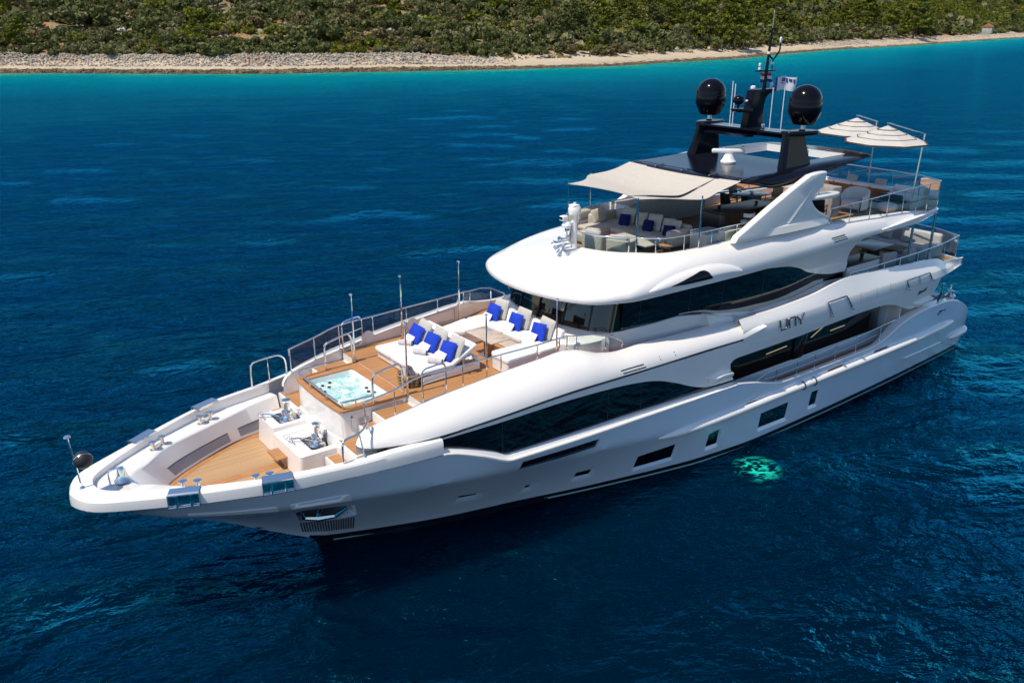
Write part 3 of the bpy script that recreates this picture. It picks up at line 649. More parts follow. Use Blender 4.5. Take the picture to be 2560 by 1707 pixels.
# fairleads in the bulwark, mooring bollards, bell, jackstaff
def on_cap(x, s, off=0): return Vector((x, s * (Yo(x) - off), lerp(x, T_ZC)))
for s in (1, -1):
    for x0, x1 in ((33.78, 33.18), (31.92, 31.27)):
        f = bpy.data.objects.new('fairlead', None); COL.objects.link(f); f.parent = yacht
        P = [Vector((x, s * Yo(x), Zt(x) + .02)) for x in (x0, x1)]; Q = [Vector((x, s * (Yo(x) + .012), lerp(x, T_ZC) + .012)) for x in (x0, x1)]
        t = (Q[1] - Q[0]).normalized(); nrm = Vector((t.y, -t.x, 0)) * (1 if t.y * 0 - t.x * s > 0 else -1); nrm.z = 0
        if nrm.y * s < 0: nrm = -nrm
        inn = -nrm * .26; up = Vector((0, 0, .03)); lo = [q - Vector((0, 0, .30)) for q in Q]
        a = MB(); a.loft([[Q[0] + nrm * .03 + up * .2, Q[1] + nrm * .03 + up * .2], [Q[0] + up, Q[1] + up], [Q[0] + inn + up, Q[1] + inn + up], [Q[0] + inn - Vector((0, 0, .04)), Q[1] + inn - Vector((0, 0, .04))]]); a.build('hood', M['chrome'], f)
        a = MB(); a.loft([[p + nrm * .016 for p in lo], [q + nrm * .016 for q in Q]]); a.build('back_plate', M['chrome'], f)
        a = MB(); a.tube([Q[0] + nrm * .04, Q[1] + nrm * .04, lo[1] + nrm * .05, lo[0] + nrm * .05], .022, 8, closed=True); a.build('frame', M['chrome'], f)
        for u in (.28, .75):
            a = MB(); a.tube([Q[0].lerp(Q[1], u) + nrm * .05, lo[0].lerp(lo[1], u) + nrm * .05], .03, 8); a.build('roller', M['chrome'], f)
    for x, y, d in ((33.17, 1.3, Vector((-.28, .17, 0))), (31.72, 2.03, Vector((-.3, .1, 0)))):
        b0 = bpy.data.objects.new('bollard', None); COL.objects.link(b0); b0.parent = yacht
        for k in (-.5, .5):
            a = MB(); c = Vector((x, s * y, 3.535)) + Vector((d.x * k, d.y * k * s, 0)); a.lathe([(.09, 0), (.09, .02), (.05, .04), (.045, .19), (.10, .22), (.10, .24), (.0, .26)], c=c, n=14); a.build('post', M['chrome'], b0)
        a = MB(); c = Vector((x, s * y, 3.60)); a.tube([c - Vector((d.x * .5, d.y * s * .5, 0)), c + Vector((d.x * .5, d.y * s * .5, 0))], .03, 8); a.build('bar', M['chrome'], b0)
bell = bpy.data.objects.new('ship_bell', None); COL.objects.link(bell); bell.parent = yacht
a = MB(); a.tube(spline([(34.62, 0, 3.53), (34.62, 0, 3.8), (34.60, 0, 3.9), (34.5, 0, 3.93), (34.38, 0, 3.93)], 4), .022, 8); a.lathe([(.06, 0), (.05, .015), (0, .02)], c=(34.62, 0, 3.53), n=12); a.build('bracket', M['chrome'], bell)
a = MB(); a.lathe([(r_ * 1.25, z_ * 1.2) for r_, z_ in [(.0, .0), (.05, -.01), (.075, -.06), (.085, -.16), (.12, -.25), (.155, -.29), (.14, -.30), (.07, -.2), (0, -.1)]], c=(34.34, 0, 3.94), n=20); a.build('bell_cup', M['chrome'], bell)
js = bpy.data.objects.new('jackstaff', None); COL.objects.link(js); js.parent = yacht
a = MB(); a.tube([(35.2, 0, 3.68), (35.3, 0, 5.0)], .022, 8); a.lathe([(.07, 0), (.06, .02), (.03, .05), (.02, .06)], c=(35.2, 0, 3.68), n=14); a.build('staff', M['chrome'], js)
a = MB(); a.lathe([(.0, .03), (.07, .02), (.08, 0), (.04, -.03), (0, -.03)], c=(35.3, 0, 5.0), n=14); a.build('truck', M['chrome'], js)

# ------------------------------------------------------------------ topsides: shoulders, ledges, side panels, long windows
T_SIY = [(15.4, 3.35), (16.2, 3.12), (17, 3.05), (20, 3.02), (21.4, 3.0), (22, 2.95), (22.6, 2.75), (23.2, 2.58), (23.9, 2.55), (25.1, 2.49), (26.3, 2.44), (27.5, 2.35), (28.3, 2.32), (29.1, 2.25), (29.4, 2.22)]
T_SIZ = [(15.4, 4.44), (16.2, 4.6), (17, 4.64), (19.2, 4.69), (20.5, 4.74), (21.3, 4.72), (22, 4.80), (22.8, 4.99), (23.2, 5.0), (23.9, 4.94), (25.1, 4.84), (26.3, 4.71), (27.5, 4.55), (28.3, 4.42), (29.0, 4.27), (29.25, 4.14), (29.36, 4.0), (29.4, 3.88)]
T_SOZ = [(15.4, 4.42), (15.9, 4.30), (16.6, 4.2), (18.5, 4.23), (20.3, 4.23), (23, 4.25), (26.45, 4.07), (27.6, 3.99), (28.4, 3.92), (29.0, 3.9), (29.4, 3.87)]
T_SOY = [(15.4, .02), (17, .10), (27, .10), (27.7, .14), (28.4, .26), (29.0, .42), (29.25, .55), (29.36, .68), (29.4, .8)]
def shoulder_row(x):
    yi, zi, yo, zo = lerp(x, T_SIY), lerp(x, T_SIZ), Yo(x) - lerp(x, T_SOY), lerp(x, T_SOZ)
    w = yo - yi; h = zi - zo; r = []
    for t in np.linspace(0, 1, 15):
        # cubic from the inner rim over the crown down to the crease
        P = [(0, 0), (.30, .10 * max(.1, min(1, h))), (.93, -.36 * h), (1, -h)]
        y = 3 * (1 - t) ** 2 * t * P[1][0] + 3 * (1 - t) * t * t * P[2][0] + t ** 3 * P[3][0]; z = 3 * (1 - t) ** 2 * t * P[1][1] + 3 * (1 - t) * t * t * P[2][1] + t ** 3 * P[3][1]
        r.append((x, yi + w * y, zi + z))
    return r
sx = list(np.arange(15.4, 28.4, .08)) + [28.5, 28.7, 28.9, 29.05, 29.15, 29.25, 29.31, 29.36, 29.385, 29.4]
mb = MB(); mb.loft([shoulder_row(x) for x in sx]); part(both(mb), 'side_shoulder', M['gel'], ang=50)
# inner face of the coaming, down to the deck
dz = lambda x: 4.40 if x < 27.45 else 2.8
mb = MB(); ci_ = [(x, lerp(x, T_SIY), lerp(x, T_SIZ)) for x in np.arange(16.2, 29.41, .2)]
mb.strip(ci_, [(x, y + (.02 if x < 27.3 else 0), dz(x)) for x, y, z in ci_]); part(both(mb), 'coaming', M['gel'], ang=50)
# under the crease: shadow gap, thin dark line, strip
def crease(x): return Yo(x) - lerp(x, T_SOY), lerp(x, T_SOZ)
gx = [x for x in np.arange(15.6, 27.65, .08)]
mb = MB(); mb.loft([[(x, crease(x)[0], crease(x)[1]) for x in gx], [(x, crease(x)[0] - .12, crease(x)[1] - .015) for x in gx], [(x, midY(x, crease(x)[1] - .09) - .01, crease(x)[1] - .09) for x in gx]] if 0 else [[(x, crease(x)[0], crease(x)[1]) for x in gx], [(x, crease(x)[0] - .11, crease(x)[1] - .02) for x in gx], [(x, crease(x)[0] - .12, crease(x)[1] - .09) for x in gx]])
part(both(mb), 'shadow_gap', M['gel'], ang=30)
mb = MB(); mb.tube([(x, crease(x)[0] - .105, crease(x)[1] - .085) for x in np.arange(16.8, 27.3, .3)], .018, 5); part(mb, 'gap_seal', M['grey'])

def midY(x, z):
    y0 = Yo(x) - .15
    if x > 18: return y0
    f = min(1, (18 - x) / 3); return y0 + f * (max(-.16, min(.06, (z - 3.55) * .16)))
T_CR = [(3.7, 4.08), (4.5, 4.10), (7.5, 4.17), (10.4, 4.11), (13.4, 4.08), (15.3, 4.08), (16.2, 4.12), (17, 4.12), (20, 4.14), (23, 4.15), (26.4, 3.98), (27.58, 3.90)]
def Tcr(x): return lerp(x, T_CR)
SW_T = spline([(27.53, 3.86), (26.02, 3.90), (23.83, 3.97), (21.88, 3.92), (20.51, 3.76), (19.63, 3.5), (18.7, 3.12), (18.06, 2.93), (17.3, 2.84), (16.72, 2.80)], 6)
SW_B = [(16.71, 2.735), (19.57, 2.86), (22.08, 2.915), (25.60, 2.92), (26.02, 3.11), (26.83, 3.42), (27.53, 3.62)]
OPEN = spline([(4.38, 2.97), (5.2, 2.97), (5.83, 2.99), (6.49, 3.2), (7.14, 3.43), (8.05, 3.62), (9.6, 3.67)], 6) + [(13.5, 3.57), (16.6, 3.56)] + spline([(16.78, 3.53), (16.9, 3.42), (16.88, 3.28), (16.74, 2.95), (16.62, 2.80)], 4)
out_ = [(x, Tcr(x)) for x in np.arange(27.55, 3.85, -.3)] + [(3.85, 4.02), (3.95, 3.6), (4.2, 3.2)] + OPEN + SW_T[::-1][:-1] + [(27.55, 3.86)]
mb = MB(); panel(mb, out_, [], midY, .16, grid=.12, edge=.06); reveal(mb, OPEN, OPEN, midY, .5, .06, closed=False)
reveal(mb, SW_T, SW_T, midY, .05, .06, closed=False); part(both(mb), 'side_panel', M['gel'], ang=40)
for s in (1, -1):
    mb = MB(); panel(mb, SW_T + SW_B, [], lambda x, z: midY(x, z) - .045, .4)
    if s < 0: mb.v = [(x, -y, z) for x, y, z in mb.v]
    g = part(mb, 'saloon_window', M['glass'], ang=180)
    for x in (25.75, 22.15, 20.85):
        e = MB(); t_ = [q for q in SW_T]; zt_ = lerp(x, sorted(SW_T)); zb_ = 2.93
        e.loft([[(x - .012, s * (midY(x, z) - .042), z), (x + .012, s * (midY(x, z) - .042), z)] for z in (zb_, zt_ - .01)]); e.build('joint', M['joint'], g)
# double ledge under the long window
zbx = lambda x: lerp(x, SW_B)
T_LB = [(16.6, 2.70), (25.45, 2.78), (25.62, 2.79), (26.53, 3.14), (27.61, 3.5)]
lx = [16.7] + list(np.arange(17, 25.4, .4)) + [25.45, 25.55, 25.62, 25.75] + list(np.arange(26, 27.6, .25)) + [27.6]
def ledge(x):
    zt, zl = zbx(x), Zt(x); d = zt - zl; Y = Yo(x)
    return [(x, Y - .20, zt + .0), (x, Y - .10, zt - .01), (x, Y - .065, zt - .06 * min(1, d / .15)), (x, Y - .05, zl + d * .45), (x, Y + .015, zl + d * .38), (x, Y + .035, zl + d * .2), (x, Y + .03, zl - .02), (x, Y - .01, zl - .035)]
mb = MB(); mb.loft([ledge(x) for x in lx]); part(both(mb), 'window_ledge', M['gel'], ang=35)
# side lip in front of the side opening, and the one at the quarter
for L_, nm in (([(18.35, 3.42), (18.0, 3.22), (17.7, 3.14), (17.3, 3.15), (16.85, 3.12)], 'side_lip'), ([(6.2, 3.42), (5.7, 3.2), (5.3, 3.13), (4.8, 3.14), (4.25, 3.16)], 'quarter_lip')):
    mb = MB(); P = spline(L_, 6); n = len(P)
    ee = lambda i: min(1, i / n * 1.7) ** 1.3
    mb.loft([[(x, midY(x, z) - .03, z + .05 * ee(i)), (x, midY(x, z) - .02 + .15 * ee(i), z + .03 * ee(i)), (x, midY(x, z) - .02 + .17 * ee(i), z - .03 * ee(i)), (x, midY(x, z) - .02 + .13 * ee(i), z - .10 * ee(i)), (x, midY(x, z - .24) - .02, z - .24 * ee(i))] for i, (x, z) in enumerate(P)])
    part(both(mb), nm, M['gel'], ang=50)
# bulwark of the side deck and quarter: cap, inner wall, floor
ax_ = list(np.arange(.05, 2.2, .15)) + list(np.arange(2.3, 16.7, .25)) + [16.7]
capw = lambda x: .07 + .20 * max(0, min(1, (8.6 - x) / 1.5)) + .03
mb = MB(); mb.loft([[(x, Yo(x) - .0, Zt(x)) for x in ax_], [(x, Yo(x) - .02, Zt(x) + .03) for x in ax_], [(x, Yo(x) - capw(x) - .05, Zt(x) + .035) for x in ax_], [(x, Yo(x) - capw(x) - .08, Zt(x)) for x in ax_], [(x, Yo(x) - capw(x) - .10, 1.3) for x in ax_]])
part(both(mb), 'bulwark', M['gel'], ang=40)
mb = MB(); mb.loft([[(x, -Yo(x) + .1, 1.72) for x in ax_ if x > .2], [(x, Yo(x) - .1, 1.72) for x in ax_ if x > .2]]); part(mb, 'main_deck', M['teak'])
# saloon wall behind the side deck: white dado, dark glass, added glowing cream strips inside
wy = 2.86
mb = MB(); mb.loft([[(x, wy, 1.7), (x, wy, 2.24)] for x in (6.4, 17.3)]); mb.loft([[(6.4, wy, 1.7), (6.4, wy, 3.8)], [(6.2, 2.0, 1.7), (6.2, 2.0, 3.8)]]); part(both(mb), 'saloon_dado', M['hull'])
mb = MB(); mb.loft([[(x, wy - .01, 2.24), (x, wy - .01, 3.85)] for x in (6.9, 17.4)]); sg = part(mb, 'saloon_glass', M['salon_glass'], flat=True)
mb = MB(); mb.loft([[(x, -wy + .01, 2.24), (x, -wy + .01, 3.85)] for x in (6.9, 17.4)]); part(mb, 'saloon_glass', M['glass'], flat=True)
mb = MB(); mb.box((11.9, 2.2, 2.6), (11, .05, 2.0)); part(mb, 'saloon_interior', M['dark'])
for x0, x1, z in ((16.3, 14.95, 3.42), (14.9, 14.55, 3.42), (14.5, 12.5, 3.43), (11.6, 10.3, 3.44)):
    mb = MB(); mb.box(((x0 + x1) / 2, wy - .05, z), (x0 - x1 - .05, .02, .07)); mb.build('added_glow_strip', M['amber'], sg)
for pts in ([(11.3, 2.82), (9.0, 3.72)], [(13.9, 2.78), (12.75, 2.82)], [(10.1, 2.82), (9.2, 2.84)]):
    mb = MB(); mb.tube([(x, wy - .05, z) for x, z in pts], .018, 5); mb.build('added_glow_line', M['amber'], sg)
mb = MB(); mb.tube([(16.2, wy - .3, 2.46), (13.2, wy - .3, 2.5)], .03, 5); mb.build('sideboard_edge', M['wood'], sg)
mb = MB(); mb.box((12.15, wy + .03, 2.98), (.55, .05, 1.5), .03); part(mb, 'window_pier', M['glass'])
mb = MB(); mb.tube(spline([(11.95, wy + .06, 3.55), (11.95, wy + .16, 3.3), (11.93, wy + .16, 2.95), (11.97, wy + .06, 2.75)], 5), .02, 6); part(mb, 'door_handle', M['steel'])
mb = MB(); mb.box((17.0, 3.15, 2.7), (.05, .7, 2.2)); part(mb, 'side_deck_end', M['glass']); mb = MB(); mb.box((6.3, 3.1, 2.6), (.06, .55, 2.0)); part(mb, 'side_deck_end', M['gel'])
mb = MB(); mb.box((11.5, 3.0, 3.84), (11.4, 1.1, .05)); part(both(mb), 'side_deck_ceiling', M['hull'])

# side panel of the upper deck with the name
T_UB = [(2.0, 4.45), (3.4, 4.5), (3.7, 4.6), (4.2, 4.76), (6, 4.87), (8.5, 5.0), (10.4, 5.09), (11.2, 5.02), (12.7, 4.82), (15, 4.74), (16.3, 4.76)]
T_UBY = [(2.0, 3.38), (4, 3.36), (10, 3.38), (16.3, 3.42)]
def upper_row(x):
    zt = lerp(x, T_UB); yi = lerp(x, T_UBY); zc = lerp(x, [(2, 4.22), (4, 4.36), (7, 4.48), (16.3, 4.5)]); e = min(1, max(0, (x - 1.9) / 2.6)); yo = Yo(x) * .0 + 3.70 - .28 * (1 - e)
    zl = lerp(x, [(2.0, 4.17), (3.8, 4.02), (7.5, 4.1), (10.4, 4.05), (15.3, 4.02), (16.3, 4.05)])
    return [(x, yi - .12, 4.42), (x, yi - .09, zt - .04), (x, yi - .05, zt), (x, yi + .03, zt - .005), (x, yi + (yo - .07 - yi) * .45, zt + (zc - zt) * .42), (x, yo - .07, zc), (x, yo - .04, zc - .1), (x, yo + .005, zl + .02), (x, yo, zl), (x, yo - .08, zl - .01)]
ux = [1.95, 2.1, 2.4, 2.8, 3.2, 3.4, 3.55, 3.7, 3.85, 4.0, 4.2] + list(np.arange(4.5, 16.3, .3)) + [16.3, 16.45]
mb = MB(); mb.loft([upper_row(x) for x in ux]); r0_ = upper_row(1.95); mb.add(r0_, [tuple(range(len(r0_)))]); part(both(mb), 'upper_bulwark', M['gel'], ang=24)
# floors of the upper deck (teak), its edge and soffit aft
mb = MB(); fo_ = [(x, lerp(x, T_SIY) - .0) for x in np.arange(20.5, 27.5, .3)] + [(27.45, 2.36)]
mb.loft([[(x, -y, 4.46), (x, 0, 4.46), (x, y, 4.46)] for x, y in fo_]); part(mb, 'foredeck', M['teak'])
mb = MB(); mb.box((27.44, 0, 3.59), (.02, 4.6, 1.70)); part(mb, 'deck_riser', M['gel'])
aft_e = lambda y: 1.85 + .35 * (abs(y) / 3.35) ** 3
ys_ = np.linspace(-3.36, 3.36, 17)
mb = MB(); mb.loft([[(aft_e(y) + .12, y * .97, 4.43) for y in ys_], [(16.5, y * .97, 4.43) for y in ys_]]); part(mb, 'upper_deck', M['teak'])
mb = MB(); mb.loft([[(aft_e(y) + .14, y * .97, 4.436) for y in ys_], [(aft_e(y) + .03, y, 4.45) for y in ys_], [(aft_e(y) - .04, y * 1.012, 4.40) for y in ys_], [(aft_e(y) - .05, y * 1.012, 4.2) for y in ys_], [(aft_e(y) + .02, y, 4.12) for y in ys_], [(4.0, y, 3.98) for y in ys_], [(17, y, 3.95) for y in ys_]]); part(mb, 'upper_deck_edge', M['gel'], ang=40)

# ------------------------------------------------------------------ wheelhouse
WPL = [(21.93, 0), (21.90, .5), (21.82, 1.0), (21.66, 1.6), (21.42, 2.1), (21.1, 2.42), (20.6, 2.55), (19.6, 2.6)]
w_in = spline(WPL, 6); side = [(18.5, 2.66), (17, 2.76), (15, 2.86), (13, 2.92), (11.2, 2.94), (9.9, 2.94)]
wall = w_in + side
def wz(x): return lerp(x, [(9.9, 4.85), (11.2, 4.92), (12.4, 4.74), (14.0, 4.56), (15.2, 4.60), (16.4, 4.74), (17.6, 5.02), (18.3, 5.08), (19.3, 5.03), (20.5, 5.05), (22, 5.05)])
mb = MB(); mb.loft([[(x, y, 4.4) for x, y in wall], [(x, y, wz(x)) for x, y in wall], [(x - (.06 if x > 20.8 else 0), y - .08, wz(x) + .015) for x, y in wall]]); part(both(mb), 'house_wall', M['gel'], ang=40)
# white slope in front of the windscreen, behind the settee
mb = MB(); fr_ = [p for p in w_in if p[0] > 20.9]
mb.loft([[(x + .02, y, 5.04) for x, y in fr_], [(x + .16, y * 1.02, 5.0) for x, y in fr_], [(x + .48, y * 1.03, 4.78) for x, y in fr_], [(x + .62, y * 1.04, 4.45) for x, y in fr_]]); part(both(mb), 'windscreen_coaming', M['gel'], ang=60)
mb = MB(); ws = [p for p in w_in if p[0] > 20.55]
mb.loft([[(x - .02, y - .01, 5.05) for x, y in ws], [(x - .35, y - .10, 6.3) for x, y in ws]]); wsn = part(both(mb), 'windscreen', M['wind_glass'], ang=180, flat=True)
for k in (-2.42, -1.9, -1.05, 0, 1.05, 1.9, 2.42):
    x = [p for p in w_in if p[1] >= abs(k) - 1e-6][0][0]; e = MB(); e.tube([(x - .0, k, 5.05), (x - .33, k * .97, 6.3)], .028, 6); e.build('mullion', M['dark'], wsn)
for y in (-1.5, 1.25):
    e = MB(); x = lerp(abs(y), [(a, b_) for b_, a in WPL[:6]]); e.tube([(x + .02, y, 6.08), (x + .10, y + .02, 5.95), (x + .02, y - .25, 5.52)], .014, 5); e.tube([(x + .03, y + .06, 6.08), (x + .10, y + .09, 5.93), (x + .02, y - .19, 5.5)], .010, 5); e.build('wiper', M['steel'], wsn)
# inside: dashboard, helm chairs, side seats, back wall
mb = MB(); ds = [p for p in w_in if p[0] > 21.1]
mb.loft([[(x - .06, y * .97, 5.07) for x, y in ds], [(x - .75, y * .93, 5.14) for x, y in ds], [(x - .95, y * .92, 4.9) for x, y in ds]]); part(both(mb), 'dashboard', M['f_beige'], ang=60)
for y, c in ((-.9, 'dark'), (.35, 'dark'), (1.2, 'f_white')):
    mb = MB(); mb.box((20.1, y, 5.2), (.55, .6, .35), .1); mb.box((19.85, y, 5.6), (.16, .58, .75), .07); part(mb, 'helm_chair', M['rubber'])
mb = MB(); mb.box((18.9, 0, 5.4), (.1, 5.0, 1.9)); part(mb, 'house_bulkhead', M['wood']); mb = MB(); mb.box((20.2, 0, 4.5), (3.0, 4.8, .06)); part(mb, 'house_floor', M['wood'])
mb = MB(); mb.box((19.9, 0, 6.30), (2.6, 4.6, .04)); part(mb, 'house_ceiling', M['f_beige'])
mb = MB(); mb.box((20.3, 1.9, 5.45), (.9, .5, .55), .05); part(mb, 'console', M['lamp_white'])
# side windows: black band
def wallY(x): return lerp(x, [(a, b_) for a, b_ in sorted(side + [(19.6, 2.6), (20.6, 2.56), (20.9, 2.52)])])
SWU = [(x, wz(x) + .012) for x in np.arange(20.75, 11.2, -.3)] + spline([(11.2, 4.96), (10.5, 5.06), (9.95, 5.05)], 4) + spline([(9.95, 5.12), (11.0, 5.2), (12.15, 5.46), (12.85, 5.74), (13.75, 5.96), (15.6, 6.12), (16.5, 6.16)], 5) + [(20.75, 6.2)]
for s in (1, -1):
    mb = MB(); panel(mb, SWU, [], lambda x, z: wallY(x) - .03 + .06 * (z - 5) , .5)
    if s < 0: mb.v = [(x, -y, z) for x, y, z in mb.v]
    g = part(mb, 'side_window', M['glass'], ang=180)
    for x in (20.05, 18.0, 16.55, 14.6, 12.6):
        e = MB(); zt_ = min(6.1, lerp(x, [(11, 5.2), (12.15, 5.46), (12.85, 5.74), (13.75, 5.96), (15.6, 6.1), (21, 6.15)])); e.loft([[(x - .01, s * (wallY(x) - .026 + .06 * (z - 5)), z), (x + .01, s * (wallY(x) - .026 + .06 * (z - 5)), z)] for z in (wz(x) + .03, zt_)]); e.build('joint', M['joint'], g)
    e = MB(); e.loft([[(x, s * (wallY(x) - .024 + .06 * (z - 5)), z) for x in np.arange(18.4, 10.9, -.3) for z in [wz(x) + .03]], [(x, s * (wallY(x) - .024 + .06 * (z - 5)), z) for x in np.arange(18.4, 10.9, -.3) for z in [wz(x) + .05 + .17 * min(1, max(.1, (18.4 - x) / 3.5)) * min(1, (x - 10.6) / 1.2)]]]); e.build('bulwark_reflection_strip', M['f_beige'], g)  # beige strip standing in for the sunlit bulwark reflected in the glass
# panel aft of the side windows, up to the wing end
AP = spline([(9.95, 5.05), (9.85, 5.35), (9.95, 5.7), (9.9, 5.95), (9.6, 6.2), (9.0, 6.38)], 5) + [(12.0, 6.32), (15.0, 6.2), (16.4, 6.165)] + spline([(15.6, 6.12), (13.75, 5.96), (12.85, 5.74), (12.15, 5.46), (11.0, 5.2), (9.95, 5.12)], 5)
mb = MB(); panel(mb, AP, [], lambda x, z: wallY(x) - .02 + .06 * (z - 5) + .22 * max(0, z - 5.5), .3); part(both(mb), 'house_side_panel', M['gel'], ang=50)
mb = MB(); mb.loft([[(9.95, y, 4.43), (9.95, y, 6.4)] for y in (-2.9, 2.9)]); part(mb, 'aft_glass_wall', M['glass'], flat=True)
# ledge between the side windows and the bulwark
gxs = list(np.arange(10, 17.4, .2)) + [17.4]
oy_ = lambda x: lerp(x, [(10, 3.34), (15.8, 3.36), (16.5, 3.10), (17.4, 3.05)]); oz_ = lambda x: lerp(x, T_UB) if x < 15.9 else lerp(x, [(15.9, 4.75), (16.5, 4.62), (17.4, 4.65)])
mb = MB(); mb.loft([[(x, wallY(x) - .02, wz(x) + .005) for x in gxs], [(x, wallY(x) + .18, wz(x) - .01) for x in gxs], [(x, oy_(x) - .12, oz_(x) - .06) for x in gxs], [(x, oy_(x) + .01, oz_(x) - .015) for x in gxs]]); part(both(mb), 'side_ledge', M['gel'], ang=60)
mb = MB(); q = [(17.4, wallY(17.4) - .02), (17.4, lerp(17.4, T_SIY) + .02)]; mb.loft([[(q[0][0], q[0][1], wz(17.4)), (17.4, q[0][1] + .2, wz(17.4) - .02), (17.4, q[1][1], 4.66)], [(17.4, q[0][1], 4.4), (17.4, q[0][1] + .2, 4.4), (17.4, q[1][1], 4.4)]]); part(both(mb), 'walkway_end', M['gel'])

# ------------------------------------------------------------------ sundeck body with the big forward brow
E0 = spline([(22.78, 0, 6.12), (22.73, .7, 6.12), (22.52, 1.6, 6.12), (22.12, 2.40, 6.12), (21.68, 2.78, 6.13), (21.2, 2.98, 6.13), (20.6, 3.12, 6.13), (19, 3.18, 6.13), (16, 3.22, 6.13), (13.5, 3.25, 6.19), (11, 3.30, 6.33), (9.5, 3.32, 6.38), (8.2, 3.34, 6.42)], 8)
E3 = spline([(20.30, 0, 7.02), (20.28, .3, 7.02), (20.12, .8, 7.02), (19.82, 1.28, 7.02), (19.46, 1.60, 7.02), (19.15, 2.02, 7.04), (18.65, 2.36, 7.06), (17.4, 2.56, 7.09), (16, 2.62, 7.13), (13.5, 2.74, 7.13), (11.0, 2.88, 7.09), (9.5, 2.95, 7.05), (8.2, 3.0, 6.98)], 8)
NB = len(E0)
PF = [(0, 0, 0), (.08, -.012, .07), (.17, -.010, .16), (.27, .02, .27), (.4, .11, .38), (.6, .34, .58), (.8, .68, .82), (1, 1, 1)]
PS = [(0, 0, 0), (.08, -.05, .06), (.17, -.07, .15), (.3, -.04, .30), (.45, .06, .48), (.6, .22, .66), (.75, .45, .81), (.88, .70, .92), (1, 1, 1)]
rows = []
for t in np.linspace(0, 1, 16):
    r = []
    for i in range(NB):
        a = Vector(E0[i]); b_ = Vector(E3[i]); w = max(0, min(1, (22.0 - a.x) / 2.6)); w = w * w * (3 - 2 * w)
        h = lerp(t, [(q[0], q[1]) for q in PF]) * (1 - w) + lerp(t, [(q[0], q[1]) for q in PS]) * w; v = lerp(t, [(q[0], q[2]) for q in PF]) * (1 - w) + lerp(t, [(q[0], q[2]) for q in PS]) * w
        r.append((a.x + (b_.x - a.x) * h, a.y + (b_.y - a.y) * h, a.z + (b_.z - a.z) * v))
    rows.append(r)
SUNROWS = rows
mb = MB(); mb.loft(rows); part(both(mb), 'sundeck_body', M['gel'], ang=40)
# soffit under it
mb = MB(); mb.loft([E0, [(x - .12 if x > 21 else x, y * .97, z - .03) for x, y, z in E0], [(min(x, 21.5 - .2 * y), min(y, 2.5) if x > 21 else y * .75, z + .10) for x, y, z in E0]]); part(both(mb), 'brow_soffit', M['gel'], ang=40)
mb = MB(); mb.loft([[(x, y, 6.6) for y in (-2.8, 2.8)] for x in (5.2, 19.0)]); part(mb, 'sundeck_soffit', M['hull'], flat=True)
# coaming rim, inner wall down to the teak
R3 = E3
mb = MB(); mb.loft([R3, [(x - (.05 if x > 19 else 0), max(0, y - .06), z + .015) for x, y, z in R3], [(x - (.10 if x > 19 else 0), max(0, y - .12), z - .0) for x, y, z in R3], [(x - (.12 if x > 19 else 0), max(0, y - .14), 6.7) for x, y, z in R3]]); part(both(mb), 'sundeck_coaming', M['gel'], ang=50)
saft = lambda y: 3.95 + .45 * (abs(y) / 3.35) ** 3
mb = MB(); fl = [(20.15, .0), (20.1, .5), (19.7, 1.2), (19.2, 1.7), (18.6, 2.2), (17.4, 2.45), (15, 2.55), (11, 2.8), (8.2, 2.95), (6.2, 3.1), (4.6, 3.2)]
mb.loft([[(x, -y, 6.74), (x, 0, 6.74), (x, y, 6.74)] for x, y in fl] + [[(saft(3.2) - .0, -3.2, 6.74), (saft(0) + .1, 0, 6.74), (saft(3.2), 3.2, 6.74)]]); part(mb, 'sundeck_floor', M['teak'])
# aft wing of the sundeck: bulwark running out, slab edge
def wing(x):
    e = max(0, min(1, (x - 5.2) / 1.2)); zt = lerp(x, [(5.2, 6.78), (5.6, 6.82), (6.0, 6.87), (6.8, 6.93), (8.3, 6.985)]); zb_ = lerp(x, [(5.2, 6.60), (6.4, 6.46), (8.3, 6.415)]); yo = lerp(x, [(5.2, 3.42), (6.5, 3.40), (8.3, 3.36)])
    return [(x, yo - .02, zb_), (x, yo + .05, zb_ + .06), (x, yo + .02, zb_ + .2 * (zt - zb_) + .05), (x, yo - .10, zb_ + .55 * (zt - zb_)), (x, yo - .22, zt - .03), (x, yo - .30, zt), (x, yo - .40, zt - .01), (x, yo - .42, 6.72)]
mb = MB(); mb.loft([wing(x) for x in (5.2, 5.4, 5.6, 5.8, 6.0, 6.3, 6.8, 7.4, 8.0, 8.3)]); part(both(mb), 'sundeck_bulwark', M['gel'], ang=34)
ys_ = np.linspace(-3.4, 3.4, 19)
def sedge(y, dx, zz, sc): return (saft(y) + dx, y * sc, zz)
sd = [(x, y) for x, y in [(8.6, 3.42), (7.6, 3.44), (6.6, 3.46), (5.6, 3.47), (4.9, 3.45)]]
per = [(8.6, 3.36), (7.6, 3.40), (6.6, 3.42), (5.6, 3.42), (4.95, 3.40), (4.65, 3.32), (4.45, 3.1)] + [(saft(y), y) for y in np.linspace(2.8, 0, 8)]
ctr = (8.0, 0)
def off_(p, d): v = Vector((p[0] - 7.5, p[1])); v = Vector((v.x * .35, v.y)) if p[0] > 5 else v; return (p[0] + v.normalized().x * d, max(0, p[1] + v.normalized().y * d)) if p[1] > 0 else (p[0] - d, 0)
zt_ = [lerp(x, [(4.2, 6.86), (4.7, 6.85), (6.5, 6.74), (8.6, 6.58)]) for x, y in per]; zb2 = [lerp(x, [(3.9, 6.74), (4.7, 6.70), (6.2, 6.44), (8.6, 6.41)]) for x, y in per]
def prow(d, z): return [(*off_(p, d), zz) for p, zz in zip(per, z)]
